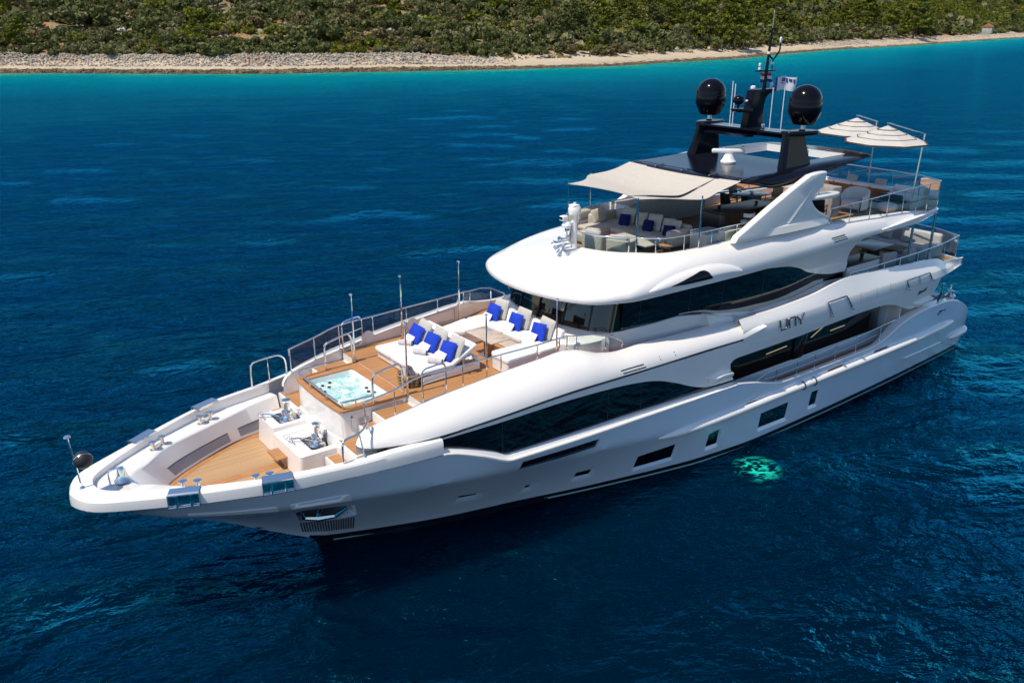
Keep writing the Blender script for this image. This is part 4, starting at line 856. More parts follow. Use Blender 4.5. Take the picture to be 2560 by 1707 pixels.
mb = MB(); mb.loft([prow(-.5, [6.735] * len(per)), prow(-.14, [6.742 if p[0] < 5.6 else 6.7 for p in per]), prow(-.10, [max(6.75, a) if p[0] < 5.6 else a for a, p in zip(zt_, per)]), prow(-.03, zt_), prow(.03, [a - .04 for a in zt_]), prow(.03, [b_ + .05 for b_ in zb2]), prow(-.02, zb2), prow(-.4, [b_ + .02 for b_ in zb2]), prow(-1.2, [6.55] * len(per))]); part(both(mb), 'sundeck_edge', M['gel'], ang=40)

# ------------------------------------------------------------------ surfaces of the topsides, for things fixed on them
SR_ = [np.array(r)[::-1] for r in SUNROWS]
def bodyY(x, z):
    pts = sorted((np.interp(x, r[:, 0], r[:, 2]), np.interp(x, r[:, 0], r[:, 1])) for r in SR_); return float(np.interp(z, [p[0] for p in pts], [p[1] for p in pts]))
def shoulderY(x, z):
    pts = sorted((p[2], p[1]) for p in shoulder_row(x)[4:]); return float(np.interp(z, [p[0] for p in pts], [p[1] for p in pts]))
def upperY(x, z):
    pts = sorted((p[2], p[1]) for p in upper_row(x)[3:9]); return float(np.interp(z, [p[0] for p in pts], [p[1] for p in pts]))
def on(fy, pts, off=.004): return [(x, fy(x, z) + off, z) for x, z in pts]
def decal(poly, fy, name, mt, off=.005, parent=None, step=.15):
    mb = MB(); panel(mb, poly, [], fy, step, off=off); return mb.build(name, mt, parent or yacht, ang=180)
for k in range(3):
    d = -.085 * k; decal([(21.75 - .06 * k, 4.405 + d), (21.75 - .06 * k, 4.375 + d), (20.86 - .07 * k, 4.365 + d), (20.86 - .07 * k, 4.395 + d)], shoulderY, 'vent_slot', M['dark'])
    d = -.075 * k; decal([(11.6 - .08 * k, 6.665 + d), (11.6 - .08 * k, 6.635 + d), (10.83 - .08 * k, 6.665 + d), (10.83 - .08 * k, 6.695 + d)], bodyY, 'vent_slot', M['dark'], off=.012)
for x in (20.2, 19.58): decal([(x, 4.46), (x - .02, 4.34), (x - .05, 4.34), (x - .03, 4.46)], shoulderY, 'flap_hinge', M['steel'])
# air intake in the brow with its scoop
sc = spline([(20.35, 6.36), (19.9, 6.52), (19.2, 6.66), (18.4, 6.72), (17.6, 6.72), (16.9, 6.60), (16.4, 6.42), (16.25, 6.28)], 4)
mb = MB(); n = len(sc)
lo_ = [(x, lerp(x, [(16.2, 6.22), (18.4, 6.235), (20.1, 6.28), (20.4, 6.33)])) for x, z in sc]
def bul(i): t = i / (n - 1); return .16 * math.sin(math.pi * t) ** .7
mb.loft([[(x, bodyY(x, z) - .01, z) for x, z in sc]] + [[(a[0] * (1 - u) + b_[0] * u, bodyY(a[0] * (1 - u) + b_[0] * u, a[1] * (1 - u) + b_[1] * u) + bul(i) * math.sin(math.pi * (.12 + .76 * u)) ** .8, a[1] * (1 - u) + b_[1] * u) for i, (a, b_) in enumerate(zip(sc, lo_))] for u in (.12, .25, .4, .55, .7, .85)] + [[(x, bodyY(x, z) + bul(i) * .75, z - .02) for i, (x, z) in enumerate(lo_)], [(x, bodyY(x, z) - .02, z - .03) for x, z in lo_]])
part(both(mb), 'intake_scoop', M['gel'], ang=50)
def scY(x, z):
    i = min(range(n), key=lambda k: abs(sc[k][0] - x)); t = max(0, min(1, (sc[i][1] - z) / max(.05, sc[i][1] - lo_[i][1]))); return bodyY(x, z) + bul(i) * math.sin(math.pi * (.12 + .76 * t)) ** .8
IN = [(19.62, 6.40), (18.8, 6.55), (18.28, 6.645), (18.1, 6.64), (17.98, 6.58), (17.80, 6.36), (18.9, 6.365)]
for s in (1, -1):
    mb = MB(); panel(mb, rounded(IN, .05), [], scY, .06, off=.014)
    if s < 0: mb.v = [(x, -y, z) for x, y, z in mb.v]
    it = part(mb, 'air_intake', M['black'], ang=180)
# name letters, maker's script, boarding door frames, seams
def stroke(pts, fy, r, mb, off=.02): mb.tube([(x, fy(x, z) + off, z) for x, z in pts], r, 6)
nmq = bpy.data.objects.new('name_lettering', None); COL.objects.link(nmq); nmq.parent = yacht
for ch, pts in (('U', [(14.60, 4.42), (14.58, 4.12), (14.55, 4.08), (14.26, 4.08), (14.24, 4.10), (14.25, 4.40)]), ('N', [(14.10, 4.06), (14.12, 4.36), (14.10, 4.38), (13.80, 4.38), (13.78, 4.36), (13.77, 4.06)]), ('Y', [(13.70, 4.38), (13.50, 4.20), (13.30, 4.42)])):
    mb = MB(); P = dense(pts, .05, closed=False); stroke(P, upperY, .022, mb, .05)
    if ch == 'Y': stroke([(13.50, 4.20), (13.49, 4.06)], upperY, .022, mb, .05)
    mb.build('letter', M['rubber'], nmq)
    e = MB(); stroke([(x + .018, z + .012) for x, z in P], upperY, .018, e, .03); e.build('letter_edge', M['chrome'], nmq)
bc = bpy.data.curves.new('maker_script', 'FONT'); bc.body = 'Benetti'; bc.size = .25; bc.shear = .45; bc.extrude = .004; bc.resolution_u = 2
bo = bpy.data.objects.new('tmp', bc); COL.objects.link(bo); dg = bpy.context.evaluated_depsgraph_get(); me = bpy.data.meshes.new_from_object(bo.evaluated_get(dg)); bpy.data.objects.remove(bo)
xs_ = [v.co.x for v in me.vertices]; Lx = max(xs_) or 1
for v in me.vertices:
    u, w, q = v.co; x = 5.58 - u / Lx * .68; z = 3.52 + w * .95 + u / Lx * .1; v.co = (x, midY(x, z) + .012 + q, z)
me.materials.clear(); me.materials.append(M['rubber']); ob = bpy.data.objects.new('maker_script', me); COL.objects.link(ob); ob.parent = yacht
def frame(a, fy, name, r=.028):
    mb = MB(); mb.tube([(x, fy(x, z) + .05, z) for x, z in dense(a, .12, closed=False)], r, 6)
    for x, z in (a[0], a[-1]): mb.lathe([(.0, -.05), (.06, -.02), (.06, .02), (0, .05)], c=(x, fy(x, z) + .05, z), n=10)
    part(mb, name, M['chrome'])
fbY = lambda x, z: upperY(x, max(4.03, z)) 
frame([(11.64, 3.98), (11.92, 4.50), (10.78, 4.52), (10.42, 4.0)], fbY, 'boarding_frame'); frame([(6.64, 4.02), (6.82, 4.38), (5.14, 4.40), (4.92, 4.08)], fbY, 'boarding_frame')
mb = MB(); mb.tube([(x, fbY(x, z) + .05, z) for x, z in ((5.92, 4.36), (5.8, 4.02))], .024, 6); part(mb, 'boarding_frame', M['chrome'])
for x in (9.84, 8.8, 7.88):
    mb = MB(); mb.tube([(x, upperY(x, z) + .001, z) for z in (4.47, 4.3, 4.1)], .007, 4); part(mb, 'panel_seam', M['grey'])

# ------------------------------------------------------------------ hot tub
tub = bpy.data.objects.new('hot_tub', None); COL.objects.link(tub); tub.parent = yacht
mb = MB(); fo_ = [(29.40 + .06 * (1 - (y / 1.4) ** 2), y) for y in np.linspace(-1.38, 1.38, 15)]
ob_ = rounded([(27.42, -1.45)] + [(29.34, -1.36)] + [(29.40, -.7), (29.42, 0), (29.40, .7)] + [(29.34, 1.36), (27.42, 1.45)], .12, 4)
mb.loft([[(x - .02, y * .985, 4.38) for x, y in ob_], [(x - .02, y * .985, 3.62) for x, y in ob_], [(x + .02, y * .99, 3.60) for x, y in ob_], [(x + .06 if x > 28 else x, y * 1.0, 3.34) for x, y in ob_], [(x + .06 if x > 28 else x, y, 2.8) for x, y in ob_]], closed=True); mb.build('casing', M['gel'], tub, ang=40)
inn = rounded([(27.77, -1.09), (29.17, -1.09), (29.17, 1.13), (27.77, 1.13)], .14, 5)
mb = MB(); o_ = [(x + (.015 if x > 28 else 0), y * 1.02) for x, y in ob_]
flat(mb, o_, [inn], 4.435, .25); mb.strip([(x, y, 4.435) for x, y in o_ + o_[:1]], [(x, y, 4.38) for x, y in o_ + o_[:1]]); mb.strip([(x, y, 4.435) for x, y in inn + inn[:1]], [(x, y, 4.39) for x, y in inn + inn[:1]]); mb.build('rim', M['teak_solid'], tub)
mb = MB(); mb.strip([(x, y, 4.40) for x, y in inn + inn[:1]], [(28.47 + (x - 28.47) * .86, .02 + (y - .02) * .9, 3.9) for x, y in inn + inn[:1]]); mb.box((27.92, -.5, 4.22), (.28, .9, .10), .04); mb.box((27.9, .6, 4.20), (.24, .7, .10), .04); mb.build('basin', M['lamp_white'], tub, ang=50)
wm = mat('spa_water', (.34, .72, .70), .12, spec=.6); t, N, L, b = nodes(wm); tc = N.new("ShaderNodeTexCoord")
n1 = nn(N, "ShaderNodeTexNoise", i_Scale=2.1, i_Detail=5.0, i_Distortion=1.2); L.new(tc.outputs["Object"], n1.inputs["Vector"]); n2 = nn(N, "ShaderNodeTexNoise", i_Scale=9., i_Detail=6.0, i_Distortion=2.0); L.new(tc.outputs["Object"], n2.inputs["Vector"])
sm = nn(N, "ShaderNodeMath", operation='ADD'); L.new(n1.outputs["Fac"], sm.inputs[0]); L.new(n2.outputs["Fac"], sm.inputs[1]); r = ramp(N, [(.36, (.14, .56, .54)), (.43, (.32, .68, .66)), (.50, (.58, .80, .77)), (.60, (.82, .87, .84))])
hf = nn(N, "ShaderNodeMath", operation='MULTIPLY'); hf.inputs[1].default_value = .5; L.new(sm.outputs[0], hf.inputs[0]); L.new(hf.outputs[0], r.inputs[0]); L.new(r.outputs[0], b.inputs["Base Color"])
bp = nn(N, "ShaderNodeBump", i_Strength=1.0, i_Distance=.06); L.new(n2.outputs["Fac"], bp.inputs["Height"]); L.new(bp.outputs[0], b.inputs["Normal"])
mb = MB(); wi_ = [(28.47 + (x - 28.47) * .96, .02 + (y - .02) * .97) for x, y in inn]; flat(mb, wi_, [], 4.27, .07)
mb.v = [(x, y, z + .025 * noise.noise(Vector((x * 5, y * 5, 0)))) for x, y, z in mb.v]; mb.build('water', wm, tub, ang=180)
random.seed(4)
for x, y in ((29.0, -.6), (28.85, -.75), (28.98, -.35), (28.75, -.55), (28.6, -.82), (27.95, .1), (28.02, .35), (27.92, .5), (28.06, .62), (27.95, .85), (28.1, .95), (29.02, .95), (29.1, .8)):
    mb = MB(); mb.lathe([(.045, -.01), (.05, .01), (.035, .02), (0, .015)], c=(x, y, 4.285), n=10); mb.build('jet', M['dark'], tub)
mb = MB(); mb.tube(spline([(28.4, 1.36, 4.64), (29.1, 1.34, 4.65), (29.28, 1.25, 4.65), (29.33, 1.05, 4.65), (29.35, 0, 4.65), (29.33, -1.05, 4.65), (29.28, -1.22, 4.65), (29.1, -1.3, 4.65), (28.4, -1.36, 4.64)], 5), .028, 8)
hr = mb.build('grab_rail', M['chrome'], tub, ang=60)
for x, y in ((29.24, 1.28), (28.9, 1.35), (29.33, .5), (29.33, -.45), (29.3, -1.2), (28.9, -1.32)):
    mb = MB(); mb.tube([(x, y, 4.43), (x, y, 4.64)], .018, 6); mb.build('support', M['chrome'], hr)
for s in (1, -1):
    mb = MB(); mb.tube(spline([(28.42, s * 1.4, 4.44), (28.42, s * 1.4, 5.08), (28.36, s * 1.4, 5.2), (28.25, s * 1.4, 5.24), (27.85, s * 1.42, 5.33), (27.68, s * 1.43, 5.34), (27.6, s * 1.44, 5.25), (27.57, s * 1.44, 5.1), (27.55, s * 1.44, 4.44)], 4), .030, 8); mb.build('entry_hoop', M['chrome'], tub, ang=60)
mb = MB(); q = [(29.1, 3.85), (29.1, 4.3), (28.35, 4.3), (28.35, 3.85)]; mb.tube([(x, 1.435, z) for x, z in dense(q, .3)], .006, 4, closed=True)
for k in range(4): mb.tube([(28.9, 1.435, 4.14 - .03 * k), (28.6, 1.435, 4.14 - .03 * k)], .005, 4)
q = [(28.3, 4.0), (28.3, 4.3), (27.6, 4.3), (27.6, 4.0)]; mb.tube([(x, 1.442, z) for x, z in dense(q, .3)], .006, 4, closed=True); mb.build('hatch_seam', M['grey'], tub)
for x, z in ((28.42, 4.2), (28.42, 4.05), (27.75, 4.2), (28.9, 3.75), (29.08, 4.24)):
    mb = MB(); mb.lathe([(.03, -.01), (.03, .01), (0, .012)], c=(x, 1.435, z), n=8, xf=Matrix.Rotation(rad(-90), 3, 'X')); mb.build('fitting', M['wood'], tub)

# ------------------------------------------------------------------ rails
def railing(name, tops, posts, r=.024, glass=None, gz=.05, rp=.018, closed=False, mid=None, gl_top=.03):
    """tops: points of the top rail; posts: (top point, base point)"""
    R = bpy.data.objects.new(name, None); COL.objects.link(R); R.parent = yacht
    mb = MB(); mb.tube(tops, r, 8); mb.build('top_rail', M['chrome'], R, ang=60)
    for a, b_ in posts:
        mb = MB(); mb.tube([b_, a], rp, 6); mb.lathe([(rp * 2, 0), (rp * 1.6, .015), (0, .02)], c=b_, n=8); mb.build('post', M['chrome'], R)
    if mid:
        for m_ in mid: mb = MB(); mb.tube(m_, rp * .7, 5); mb.build('mid_rail', M['chrome'], R)
    if glass:
        for (a, b_), (c, d) in zip(posts[:-1], posts[1:]):
            a, b_, c, d = map(Vector, (a, b_, c, d)); e = .04 / max(.1, (c - a).length)
            A0, C0 = a.lerp(c, e), a.lerp(c, 1 - e); B0, D0 = b_.lerp(d, e), b_.lerp(d, 1 - e); up = Vector((0, 0, 1))
            mb = MB(); mb.loft([[B0 + up * gz, D0 + up * gz], [A0 - up * gl_top, C0 - up * gl_top]]); mb.build('glass_pane', glass, R, flat=True)
    return R
FR = [(29.11, 2.25, 4.97, 4.28), (28.32, 2.33, 5.10, 4.41), (27.51, 2.35, 5.30, 4.55), (26.34, 2.44, 5.31, 4.70), (25.14, 2.49, 5.34, 4.83), (23.95, 2.55, 5.36, 4.94), (23.17, 2.57, 5.39, 5.0)]
for s in (1, -1):
    tp = [(29.12, s * 2.25, 4.75), (29.12, s * 2.25, 4.90), (29.07, s * 2.255, 4.965)] + [(x, s * y, a) for x, y, a, b_ in FR[1:]] + [(22.9, s * 2.58, 5.40)]
    railing('foredeck_rail', spline(tp, 3), [((x, s * y, a), (x, s * y, b_)) for x, y, a, b_ in FR], glass=M['rail_glass'] if s < 0 else None)
    # side gate at the break of the deck
    mb = MB(); a0, a1 = (27.45, s * 2.30), (26.9, s * 2.35)
    G_ = bpy.data.objects.new('side_gate', None); COL.objects.link(G_); G_.parent = yacht
    mb.tube(spline([(27.45, s * 2.25, 4.5), (27.45, s * 2.25, 5.25), (27.40, s * 2.26, 5.38), (27.28, s * 2.27, 5.42), (26.95, s * 2.30, 5.45), (26.83, s * 2.3, 5.42), (26.78, s * 2.3, 5.3), (26.78, s * 2.3, 4.75), (26.83, s * 2.3, 4.62), (26.95, s * 2.3, 4.57), (27.45, s * 2.25, 4.5)], 3), .022, 6); mb.build('frame', M['chrome'], G_, ang=60)
    mb = MB(); mb.tube([(27.45, s * 2.25, 5.0), (26.78, s * 2.3, 5.08)], .016, 6); mb.build('bar', M['chrome'], G_)
    # curved glass screen aft of the rail
    sc_ = [(22.92, s * 2.6, 5.0, 5.40), (22.62, s * 2.66, 4.95, 5.36), (22.1, s * 2.8, 4.86, 5.33), (21.65, s * 2.83, 4.80, 5.24), (21.05, s * 2.88, 4.73, 4.92)]
    railing('glass_screen', [(x, y, b_) for x, y, a, b_ in sc_] + [(20.98, s * 2.88, 4.74)], [((x, y, b_), (x, y, a)) for x, y, a, b_ in (sc_[0], sc_[1], sc_[3], sc_[4])], glass=M['clear_glass'] if s > 0 else M['rail_glass'], r=.02)
    # rail at the bow steps
    bt = [(30.04, s * 2.82, 3.88), (30.02, s * 2.80, 4.25), (29.97, s * 2.77, 4.36), (29.85, s * 2.74, 4.40), (29.55, s * 2.68, 4.40), (29.3, s * 2.55, 4.44), (29.14, s * 2.40, 4.50), (29.1, s * 2.30, 4.54)] if s > 0 else [(30.08, s * 2.86, 3.85), (30.07, s * 2.84, 4.4), (30.02, s * 2.84, 4.52), (29.9, s * 2.84, 4.58), (29.3, s * 2.9, 4.6), (29.1, s * 2.92, 4.52), (29.0, s * 2.93, 4.35), (28.98, s * 2.95, 3.9)]
    ps = [((29.5, s * 2.66, 4.40), (29.5, s * 2.88, 3.9)), ((29.12, s * 2.36, 4.5), (29.08, s * 2.58, 3.93))] if s > 0 else [((29.55, s * 2.87, 4.59), (29.52, s * 2.95, 3.88))]
    railing('bow_step_rail', spline(bt, 4), ps, r=.028)
    for k, (x, y, zb_, zt_) in enumerate(((27.46, 1.5, 4.46, 6.48), (25.44, 2.25, 4.46, 6.48), (23.18, 2.46, 4.46, 6.52))):
        mb = MB(); mb.tube([(x, s * y, zb_), (x, s * y, zt_ - .04)], .026, 8); mb.lathe([(.04, 0), (.05, .02), (.03, .05), (0, .06)], c=(x, s * y, zt_ - .05), n=10); mb.lathe([(.05, 0), (.05, .02), (.03, .03)], c=(x, s * y, zb_), n=10); part(mb, 'awning_pole', M['chrome'])
# white curved locker beside the windscreen, speakers and lockers on the starboard inner side
for s in (1,):
    mb = MB(); q = spline([(22.85, 2.2), (22.6, 2.45), (22.2, 2.62), (21.7, 2.68), (21.3, 2.62)], 5); mb.loft([[(x, s * y, 4.46) for x, y in q], [(x, s * y, 5.02) for x, y in q], [(x - .04, s * (y - .05), 5.06) for x, y in q], [(x - .1, s * (y - .5), 5.06) for x, y in q]]); part(mb, 'corner_locker', M['gel'], ang=50)
for x in (26.55, 24.95):
    mb = MB(); mb.lathe([(.19, 0), (.19, .012), (.16, .014), (0, .014)], c=(x, -(lerp(x, T_SIY) - .03), 4.72 + (.05 if x < 26 else 0)), n=20, xf=Matrix.Rotation(rad(-90), 3, 'X')); part(mb, 'speaker', M['lamp_white'])
mb = MB(); q = [(24.55, 4.55), (24.55, 4.86), (23.3, 4.92), (23.3, 4.55)]; mb.tube([(x, -(lerp(x, T_SIY) - .015), z) for x, z in dense(q, .25)], .006, 4, closed=True); part(mb, 'locker_seam', M['grey'])
def follow(pts, dz_, n=None): return [(x, y, z + dz_) for x, y, z in pts]
# sundeck: glass along the coaming
cur = [p for p in E3 if p[0] > 15.2]; cur = [(x - (.05 if x > 19 else 0), max(0, y - .05), z) for x, y, z in cur]; top = follow(cur, .47)
fullc = [(x, -y, z) for x, y, z in cur[::-1]] + cur[1:]; fullt = follow(fullc, .47)
Pi = resample(fullc, 240); Ti = resample(fullt, 240)
idx = [0, 22, 44, 66, 84, 100, 110, 120, 130, 140, 156, 174, 196, 218, 239]
railing('sundeck_rail', [tuple(p) for p in Ti], [], glass=None, r=.022)
sr = [o for o in yacht.children if o.name.startswith('sundeck_rail')][0]
for i in (8, 30, 52, 72, 88, 152, 168, 187, 209, 231):
    mb = MB(); mb.tube([Pi[i], Ti[i]], .02, 6); mb.build('post', M['chrome'], sr)
for a, b_ in zip((0, 30, 52, 72, 88, 120, 152, 168, 187, 209), (30, 52, 72, 88, 120, 152, 168, 187, 209, 239)):
    mb = MB(); mb.loft([[Pi[i] + Vector((0, 0, .02)) for i in range(a, b_ + 1)], [Ti[i] - Vector((0, 0, .02)) for i in range(a, b_ + 1)]]); mb.build('glass_pane', M['clear_glass'], sr, ang=180)
# sundeck aft rail and upper deck aft rail
def aft_rail(name, side_pts, corner, aft_pts, base_fn, glass):
    tops = [(x, y, z) for x, y, z in side_pts] + [corner] + aft_pts
    full = tops + [(x, -y, z) for x, y, z in tops[::-1]]
    posts = [((x, y, z), (x + (.0), y, base_fn(x, y))) for x, y, z in full]
    railing(name, full, posts, glass=glass, r=.024, gz=.06)
aft_rail('sundeck_aft_rail', [(11.45, 3.02, 7.62), (10.3, 3.06, 7.66), (9.1, 3.10, 7.70), (8.0, 3.13, 7.74), (7.0, 3.16, 7.78), (6.1, 3.20, 7.81), (5.4, 3.24, 7.84)], (4.62, 3.25, 7.88), [(4.22, 2.2, 7.90), (4.10, 1.0, 7.91)], lambda x, y: 6.77 if x < 5.8 else lerp(x, [(5.8, 6.84), (6.8, 6.93), (8.3, 6.98), (11.5, 7.1)]), M['clear_glass'])
aft_rail('upper_deck_aft_rail', [(10.2, 3.34, 5.20), (9.1, 3.36, 5.19), (8.0, 3.36, 5.20), (6.9, 3.36, 5.21), (5.6, 3.36, 5.23), (4.6, 3.36, 5.26), (3.6, 3.37, 5.33)], (2.45, 3.3, 5.42), [(2.1, 2.2, 5.46), (1.98, 1.0, 5.47)], lambda x, y: 4.45 if x < 3.3 else lerp(x, T_UB) - .01, M['clear_glass'])
for s in (1, -1):
    for x in (5.85, 4.25):
        mb = MB(); mb.tube([(x, s * 3.08, 4.43), (x, s * 3.08, 6.56)], .05, 10); part(mb, 'deck_pillar', M['steel'])
    # rail of the side deck
    tp = [(15.6, s * 3.66, 2.46), (14.9, s * 3.65, 2.63), (13.3, s * 3.65, 2.63), (12.2, s * 3.65, 2.64), (10.9, s * 3.64, 2.67), (9.65, s * 3.64, 2.71), (8.6, s * 3.63, 2.75), (7.1, s * 3.62, 2.83), (6.95, s * 3.62, 2.72)]
    ps = [((x, s * 3.65, z), (x, s * 3.66, Zt(x) + .03)) for x, z in ((14.4, 2.63), (13.25, 2.63), (12.2, 2.64), (10.95, 2.67), (9.65, 2.71), (8.05, 2.78))]
    railing('side_deck_rail', tp, ps, r=.02, rp=.014, mid=[[(15.1, s * 3.66, 2.42), (14.4, s * 3.66, 2.38), (9.65, s * 3.65, 2.42), (8.2, s * 3.64, 2.5)]])

# ------------------------------------------------------------------ fins, hardtop, radar arch, mast
FIN = [(16.42, 7.12), (16.25, 7.34), (15.9, 7.49), (14.8, 8.02), (13.61, 8.55), (12.78, 8.89), (12.34, 8.935), (11.90, 8.94), (11.87, 8.86), (11.90, 8.70), (12.03, 8.40), (12.35, 8.22), (12.56, 8.08), (12.50, 7.96), (12.3, 7.76), (12.07, 7.61), (11.45, 7.35), (11.3, 7.22), (11.3, 7.05)]
mb = MB(); mb.prism(FIN, 'Y', 2.73, 2.98, r=.045); part(both(mb), 'side_fin', M['gel'], ang=40)
# ridge line pressed into the fin, low step along its foot
mb = MB(); mb.loft([[(14.6, 2.985, 7.36), (13.9, 3.06, 7.38), (12.6, 3.05, 7.36), (11.7, 2.99, 7.30)], [(14.9, 2.985, 7.14), (14.0, 3.10, 7.14), (12.5, 3.10, 7.14), (11.2, 3.0, 7.14)]]); mb.strip([(14.6, 2.985, 7.36), (13.9, 3.06, 7.38), (12.6, 3.05, 7.36), (11.7, 2.99, 7.30)], [(14.55, 2.975, 7.40), (13.9, 2.985, 7.41), (12.6, 2.985, 7.39), (11.7, 2.97, 7.34)]); part(both(mb), 'fin_foot', M['gel'], ang=30)
mb = MB(); mb.loft([[(13.95, 2.985, 7.42), (13.3, 2.985, 7.95), (12.6, 2.985, 8.45)], [(13.80, 3.03, 7.42), (13.15, 3.03, 7.95), (12.55, 3.0, 8.45)], [(13.55, 2.985, 7.42), (12.95, 2.985, 7.95), (12.5, 2.985, 8.42)]]); part(both(mb), 'fin_ridge', M['gel'], ang=60)
mb = MB(); q = [(12.62, 2.8), (12.45, 3.02), (11.9, 3.12), (11.3, 3.1), (11.05, 3.0), (11.1, 2.78), (11.6, 2.66), (12.3, 2.66)]; mb.prism(spline(q, 4, closed=True), 'Z', 8.02, 8.17, r=.06); part(both(mb), 'side_light_wing', M['gel'], ang=50)
mb = MB(); mb.tube([(12.03, 2.86, 8.70), (12.06, 2.86, 8.16)], .02, 6); part(both(mb), 'fin_strut', M['lamp_white'])
HT = [(15.85, 0), (15.84, 1.0), (15.80, 1.9), (15.7, 2.4), (15.5, 2.58), (14.9, 2.66), (13.8, 2.70), (12.4, 2.66), (11.0, 2.60), (9.6, 2.50), (8.6, 2.38), (8.1, 2.22), (7.85, 1.95), (7.6, 1.2), (7.5, 0)]
HP = spline(HT, 6)
def hz(x): return lerp(x, [(7.5, 9.07), (9, 9.10), (11, 9.09), (12.4, 9.06), (13.9, 9.0), (15.9, 8.95)])
def drp(x): return lerp(x, [(7.5, .08), (9, .14), (11, .28), (13, .44), (14.2, .42), (15.2, .20), (15.9, .08)])
def inset(p, d): v = Vector((p[0] - 11.7, p[1])); q = Vector((math.copysign(min(1, abs(v.x) / 4.2) ** 6, v.x), math.copysign(min(1, abs(v.y) / 2.7) ** 4, v.y))); q = q.normalized() if q.length > 1e-6 else Vector((0, 1)); return (p[0] - q.x * d, max(0, p[1] - q.y * d) if p[1] > 1e-6 else 0)
HO = [(8.95, 0), (8.95, 1.70), (11.85, 1.78), (11.85, 0)]
def hrow(d, k): return [(*inset(p, d), hz(p[0]) - k * drp(p[0])) for p in HP]
mb = MB(); oo = [inset(p, .42) for p in HP]; lid = oo + [(x, -y) for x, y in oo[::-1][1:-1]]; ho2 = [(8.95, -1.72), (8.95, 1.72), (11.85, 1.76), (11.85, -1.76)]
a_ = MB(); panel(a_, lid, [ho2], lambda x, z: 0, .35); topv = [(x, q, hz(x)) for x, _, q in a_.v]; mb.add(topv, a_.f); mb.add([(x, q, hz(x) - .10) for x, _, q in a_.v], a_.f)
part(mb, 'hardtop', M['black'], ang=40)
mb = MB(); mb.loft([hrow(.42, 0), hrow(.30, .02), hrow(.20, .08), hrow(.08, .25), hrow(0, .55), hrow(.02, .8), hrow(.10, 1.0), hrow(.40, .72), hrow(.44, .25)]); part(both(mb), 'hardtop_rim', M['black'], ang=60)
q = [Vector((x, y, hz(x) + .006)) for x, y in ho2]
mb = MB(); mb.loft([[tuple(p) for p in q + q[:1]], [(p.x, p.y, p.z - .02) for p in q + q[:1]], [(p.x + (.03 if p.x < 10 else -.03), p.y * .98, p.z - .26) for p in q + q[:1]]]); part(mb, 'sunroof_frame', M['lamp_white'])
for k in range(6):
    mb = MB(); mb.box((11.8 - .13 * k, 0, 8.98 - .012 * k), (.11, 3.3, .012)); part(mb, 'sunroof_slat', M['steel'])
for x, y in ((8.8, .9), (8.8, -.9), (10.2, -1.9), (11.4, -1.9), (8.8, 0)):
    mb = MB(); mb.box((x, y, hz(x) + .03), (.12, .05, .05), .01); part(mb, 'sunroof_catch', M['chrome'])
# radar arch
arch = bpy.data.objects.new('radar_arch', None); COL.objects.link(arch); arch.parent = yacht
for s in (1, -1):
    mb = MB(); lv = [(9.0, 11.72, 13.20, 1.82, 2.20), (9.5, 11.86, 13.05, 1.76, 2.10), (9.9, 11.98, 12.98, 1.72, 2.04), (10.12, 12.05, 12.96, 1.70, 2.02)]
    mb.loft([[(xa, s * y0, z), (xb - .12, s * y0, z), (xb, s * (y0 + .1), z), (xb, s * (y1 - .1), z), (xb - .1, s * y1, z), (xa, s * y1, z)] for z, xa, xb, y0, y1 in lv], closed=True); mb.build('leg', M['black'], arch, ang=40)
    mb = MB(); q = spline([(12.75, s * 1.6), (12.9, s * 1.95), (12.6, s * 2.25), (12.0, s * 2.38), (11.65, s * 2.3), (11.6, s * 1.9), (11.8, s * 1.65)], 4, closed=True); mb.prism(q, 'Z', 10.05, 10.20, r=.05); mb.build('dome_plate', M['black'], arch, ang=40)
    d = bpy.data.objects.new('satellite_dome', None); COL.objects.link(d); d.parent = arch; d.location = (12.19, s * 2.02, 0)
    e = MB(); e.lathe([(.31, 10.40), (.36, 10.43), (.525, 10.76), (.54, 10.80), (.545, 11.12), (.54, 11.13)] + [(.54 * math.cos(a), 11.14 + .54 * math.sin(a)) for a in np.linspace(.06, 1.5708, 10)], n=36); e.lathe([(0, 10.39), (.31, 10.40)], n=36); e.build('radome', M['dome'], d, ang=50)
    e = MB(); e.lathe([(.16, 10.19), (.09, 10.24), (.085, 10.40)], n=14); e.build('pedestal', M['steel'], d)
mb = MB(); mb.loft([[(x, y, 10.13 + a) for x, a in ((12.95, -.03), (12.9, .02), (12.1, .02), (12.05, -.04), (12.1, -.17), (12.85, -.17))] for y in np.linspace(-1.98, 1.98, 9)], closed=True); mb.build('cross_beam', M['black'], arch, ang=40)
mb = MB(); mb.loft([[(x, y, z) for x, z in ((13.4, 9.93), (13.3, 9.97), (12.9, 9.97), (12.9, 9.90))] for y in np.linspace(-1.2, .6, 6)], closed=True); mb.build('front_step', M['black'], arch)
mast = bpy.data.objects.new('mast', None); COL.objects.link(mast); mast.parent = yacht
mb = MB(); mb.prism([(12.75, 10.08), (11.85, 10.08), (11.87, 10.9), (11.80, 11.10), (11.62, 11.24), (11.15, 11.33), (11.15, 11.41), (12.54, 11.41)], 'Y', -.15, .15, r=.035); mb.build('mast_body', M['black'], mast, ang=40)
mb = MB(); mb.prism([(13.32, 10.76), (13.2, 10.70), (12.5, 10.68), (12.5, 10.80), (13.3, 10.82)], 'Y', -.17, .17, r=.03); mb.build('antenna_shelf', M['black'], mast)
mb = MB(); mb.lathe([(.03, 10.82), (.03, 10.93), (.10, 10.96), (.185, 11.03), (.195, 11.08), (.17, 11.17), (.10, 11.24), (0, 11.27)], c=(13.12, 0, 0), n=20); mb.build('small_radome', M['black'], mast, ang=50)
